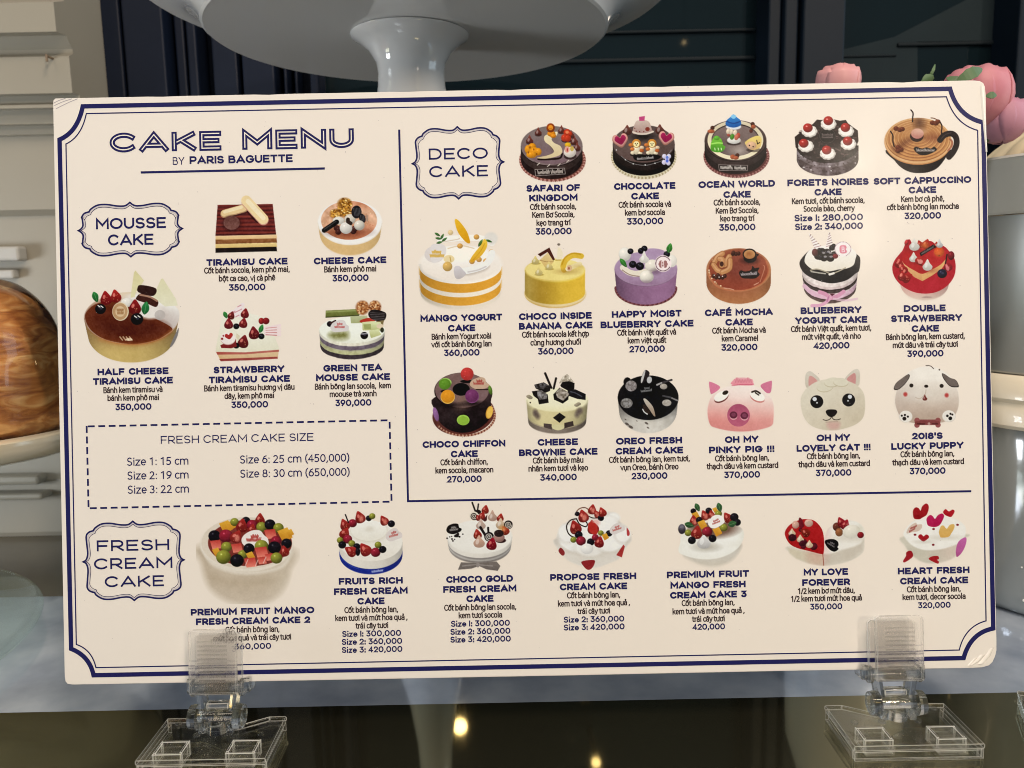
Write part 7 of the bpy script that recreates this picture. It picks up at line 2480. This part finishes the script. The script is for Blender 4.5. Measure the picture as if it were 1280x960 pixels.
# ------------------------------------------------------------------ jar, bucket and flowers at the right
M_JAR = mat('frosted_grey_glass', (0.30, 0.33, 0.34), rough=0.10, spec=0.6, coat=.4, noise=(12, .7, (0.25, 0.27, 0.26)))
M_CREAM = mat('cream_enamel', (0.92, 0.82, 0.64), rough=0.3, spec=0.5, coat=.3)
M_TIN = mat('brushed_silver_tin', (0.40, 0.41, 0.395), rough=0.34, metal=0.5, noise=(14, .7, (0.33, 0.345, 0.33)))
M_PALE = mat('pale_grey_enamel', (0.62, 0.61, 0.56), rough=0.25, coat=.3)
M_CAKEP = mat('cream_sponge', (0.80, 0.68, 0.46), rough=0.6, bump=(60, .3))
JX, JY, JR = .372, .50, .096
jar = thing('storage_jar', (JX, JY, 0), 'grey glass jar with cream lid standing at the right edge of the menu board', 'jar')
bm = bmesh.new()
lathe(bm, [(0, .0005), (JR - .006, .0005), (JR - .001, .006), (JR, .014), (JR, .100), (JR - .002, .1105), (0, .1105)], seg=128)
shade_auto(bm_obj('jar_body', bm, M_JAR, jar), 40)
bm = bmesh.new()
lathe(bm, [(0, .1112), (JR + .001, .1112), (JR + .003, .1135), (JR + .003, .1225), (JR + .0015, .1265), (JR + .0035, .129), (JR + .003, .1385), (JR, .1425), (0, .1425)], seg=128)
shade_auto(bm_obj('jar_lid', bm, M_CREAM, jar), 40)
rs3 = np.random.RandomState(2)
bm = bmesh.new()
for _ in range(70):                    # glitter specks stuck to the jar
    a, zz, r = -math.pi / 2 - .95 + rs3.rand() * 1.1, .006 + .05 * rs3.rand() ** 1.5, .0004 + .0006 * rs3.rand()
    q = bmesh.ops.create_icosphere(bm, subdivisions=1, radius=r)
    for v in q['verts']:
        v.co += Vector(((JR + .0002) * math.cos(a), (JR + .0002) * math.sin(a), zz))
g = bm_obj('glitter_specks', bm, mat('white_glitter', (.9, .9, .88), rough=.2), jar)
g['kind'] = 'stuff'

bk_ = thing('metal_bucket', (JX, JY, .1430), 'silver metal bucket with pale rim on top of the storage jar', 'bucket')
bm = bmesh.new()
lathe(bm, [(0, 0), (JR - .002, 0), (JR - .001, .0015), (JR - .001, .0905), (JR - .004, .0905), (JR - .004, .004), (0, .004)], seg=128)
shade_auto(bm_obj('bucket_body', bm, M_TIN, bk_), 40)
bm = bmesh.new()
lathe(bm, [(JR - .0045, .0910), (JR + .0005, .0910), (JR + .0020, .0930), (JR + .0022, .1210), (JR + .0030, .1222), (JR + .0022, .1236), (JR - .002, .1236), (JR - .0045, .1210)], seg=128, close=True)
shade_auto(bm_obj('bucket_rim', bm, M_PALE, bk_), 40)
ck = thing('fluted_cake', (JX + .004, JY, .147), 'cream fluted dome cake rising out of the metal bucket', 'cake')
bm = bmesh.new()
rows = []
for j in range(15):
    t = j / 14
    ang = t * math.pi / 2
    row = []
    for i in range(192):
        a = 2 * math.pi * i / 192
        k = 1 + .045 * (1 - t) ** .5 * abs(math.sin(a * 13)) ** .8
        row.append(bm.verts.new((.082 * math.cos(ang) ** .8 * k * math.cos(a), .082 * math.cos(ang) ** .8 * k * math.sin(a), .098 + .052 * math.sin(ang))))
    rows.append(row)
low = [bm.verts.new((.080 * math.cos(2 * math.pi * i / 192), .080 * math.sin(2 * math.pi * i / 192), 0)) for i in range(192)]
rows.insert(0, low)
for a, b in zip(rows[:-1], rows[1:]):
    for i in range(192):
        j = (i + 1) % 192
        bm.faces.new((a[i], a[j], b[j], b[i]))
bm.faces.new(rows[-1])
bm_obj('cake_dome', bm, M_CAKEP, ck, True)

M_PETAL = mat('pink_petal', (0.46, 0.13, 0.18), rough=0.6, noise=(70, .8, (0.60, 0.26, 0.29)), bump=(90, .2))
M_PETAL2 = mat('pale_pink_petal', (0.60, 0.25, 0.27), rough=0.5, noise=(70, .8, (0.70, 0.37, 0.37)))
M_LEAF = mat('green_leaf', (0.06, 0.13, 0.05), rough=0.5, noise=(60, .7, (0.10, 0.18, 0.07)))
M_VASE = mat('white_porcelain', (0.78, 0.77, 0.74), rough=0.2)


def petal(bm, R, rot, tilt, size, cup, base=Vector((0, 0, 0)), wav=.08, seed=0):
    """one curved petal wrapped on a ball of radius R"""
    nU, nV = 9, 9
    g = []
    for j in range(nV):
        v = j / (nV - 1)
        row = []
        for i in range(nU):
            u = (i / (nU - 1) - .5) * 2
            wid = size * math.sin(math.pi * (.12 + .64 * v)) ** .7
            th = u * wid
            phi = tilt + v * cup
            rr = R * (1 + .06 * v * v + wav * math.sin(u * 4 + seed) * v * v * .3)
            x = rr * math.sin(phi) * math.cos(th)
            y = rr * math.sin(phi) * math.sin(th)
            zz = -rr * math.cos(phi)
            c, s = math.cos(rot), math.sin(rot)
            row.append(bm.verts.new(base + Vector((x * c - y * s, x * s + y * c, zz))))
        g.append(row)
    for j in range(nV - 1):
        for i in range(nU - 1):
            bm.faces.new((g[j][i], g[j][i + 1], g[j + 1][i + 1], g[j + 1][i]))


def solid(o, th):
    md = o.modifiers.new('thickness', 'SOLIDIFY')
    md.thickness = th
    return o


def blade(bm, a, b, w, up=Vector((0, -1, .2))):
    a, b = Vector(a), Vector(b)
    d = b - a
    s = d.cross(up).normalized()
    L, R2, n = [], [], 9
    for i in range(n):
        t = i / (n - 1)
        ww = w * math.sin(math.pi * min(.98, t * .94 + .04)) ** .8 * (1 + .12 * (i % 2))
        p = a + d * t + up.normalized() * (.15 * d.length * math.sin(math.pi * t))
        L.append(bm.verts.new(p - s * ww))
        R2.append(bm.verts.new(p + s * ww))
    for i in range(n - 1):
        bm.faces.new((L[i], R2[i], R2[i + 1], L[i + 1]))


def flower(name, head, R, label, mt, leaves, layers, foot, squash=1.0):
    t = thing(name, foot, label, 'flower')
    hd = Vector(head) - Vector(foot)
    bm = bmesh.new()
    k = 0
    for (n, rf, tilt, size, cup) in layers:
        for i in range(n):
            petal(bm, R * rf, 2 * math.pi * i / n + k * .7, tilt, size, cup, wav=.12, seed=k * 3 + i)
        k += 1
    for v in bm.verts:
        v.co = Vector((v.co.x, v.co.y, v.co.z * squash)) + hd
    solid(bm_obj('bloom', bm, mt, t, True), .0006)
    bm = bmesh.new()
    pts = [Vector(q) for q in cr_curve([(0, 0, 0), (hd.x * .2, hd.y * .5, hd.z * .55), (hd.x * .45, hd.y, hd.z * .86), tuple(hd - Vector((R * .3, 0, R * .6)))], False, 8)]
    for p, q in zip(pts[:-1], pts[1:]):
        cyl(bm, p, q, .0016, seg=8, cap=False)
    bm_obj('stem', bm, M_LEAF, t, True)
    for a, b, w in leaves:
        bm = bmesh.new()
        blade(bm, Vector(a) - Vector(foot), Vector(b) - Vector(foot), w)
        solid(bm_obj('leaf', bm, M_LEAF, t), .0004)
    return t


PEON = [(5, 1.0, .25, .95, 2.1), (5, .93, .35, .9, 2.25), (4, .82, .4, .9, 2.35), (4, .66, .5, .95, 2.3), (3, .45, .5, 1.1, 2.4)]
ROSE = [(4, 1.0, .3, 1.0, 1.75), (4, .88, .35, 1.0, 2.0), (3, .70, .4, 1.15, 2.2), (3, .48, .5, 1.2, 2.3)]
vs = onZ(1130, 600, .0)
VX, VY = .205, .47
vase = thing('flower_vase', (VX, VY, 0), 'white porcelain vase behind the menu board holding pink flowers', 'vase')
bm = bmesh.new()
lathe(bm, [(0, 0.0003), (.026, .0003), (.030, .004), (.036, .04), (.034, .09), (.022, .13), (.018, .15), (.022, .165), (.0205, .165), (.0165, .150), (.0200, .13), (.032, .09), (.034, .04), (.028, .008), (0, .006)], seg=64)
shade_auto(bm_obj('vase_body', bm, M_VASE, vase), 60)
ph = onY(1219, 122, .470)
ph2 = onY(1252, 150, .468)
fz1 = flower('peony', ph, .0188, 'large pink peony bloom beside the top right corner of the board', M_PETAL,
             [(onY(1196, 101, .445), onY(1228, 86, .447), .0030), (onY(1205, 108, .446), onY(1183, 97, .450), .0026), (onY(1232, 120, .446), onY(1246, 119, .446), .0018)], PEON, (VX + .006, VY, .0085))
fz2 = flower('peony', ph2, .0135, 'smaller mauve pink peony bloom low at the right edge behind the bucket', mat('mauve_petal', (0.44, 0.18, 0.26), rough=.6, noise=(60, .7, (0.50, 0.25, 0.33))), [], PEON, (VX + .009, VY + .004, .0085))
rh = onY(1048, 103, .470)
flower('rose_bud', rh, .0118, 'pale pink rose bud peeking over the top edge of the board', M_PETAL2, [(onY(1160, 108, .47), onY(1157, 93, .468), .0038), (onY(1160, 100, .47), onY(1169, 80, .470), .0008)], ROSE, (VX - .006, VY, .0085), 1.1)
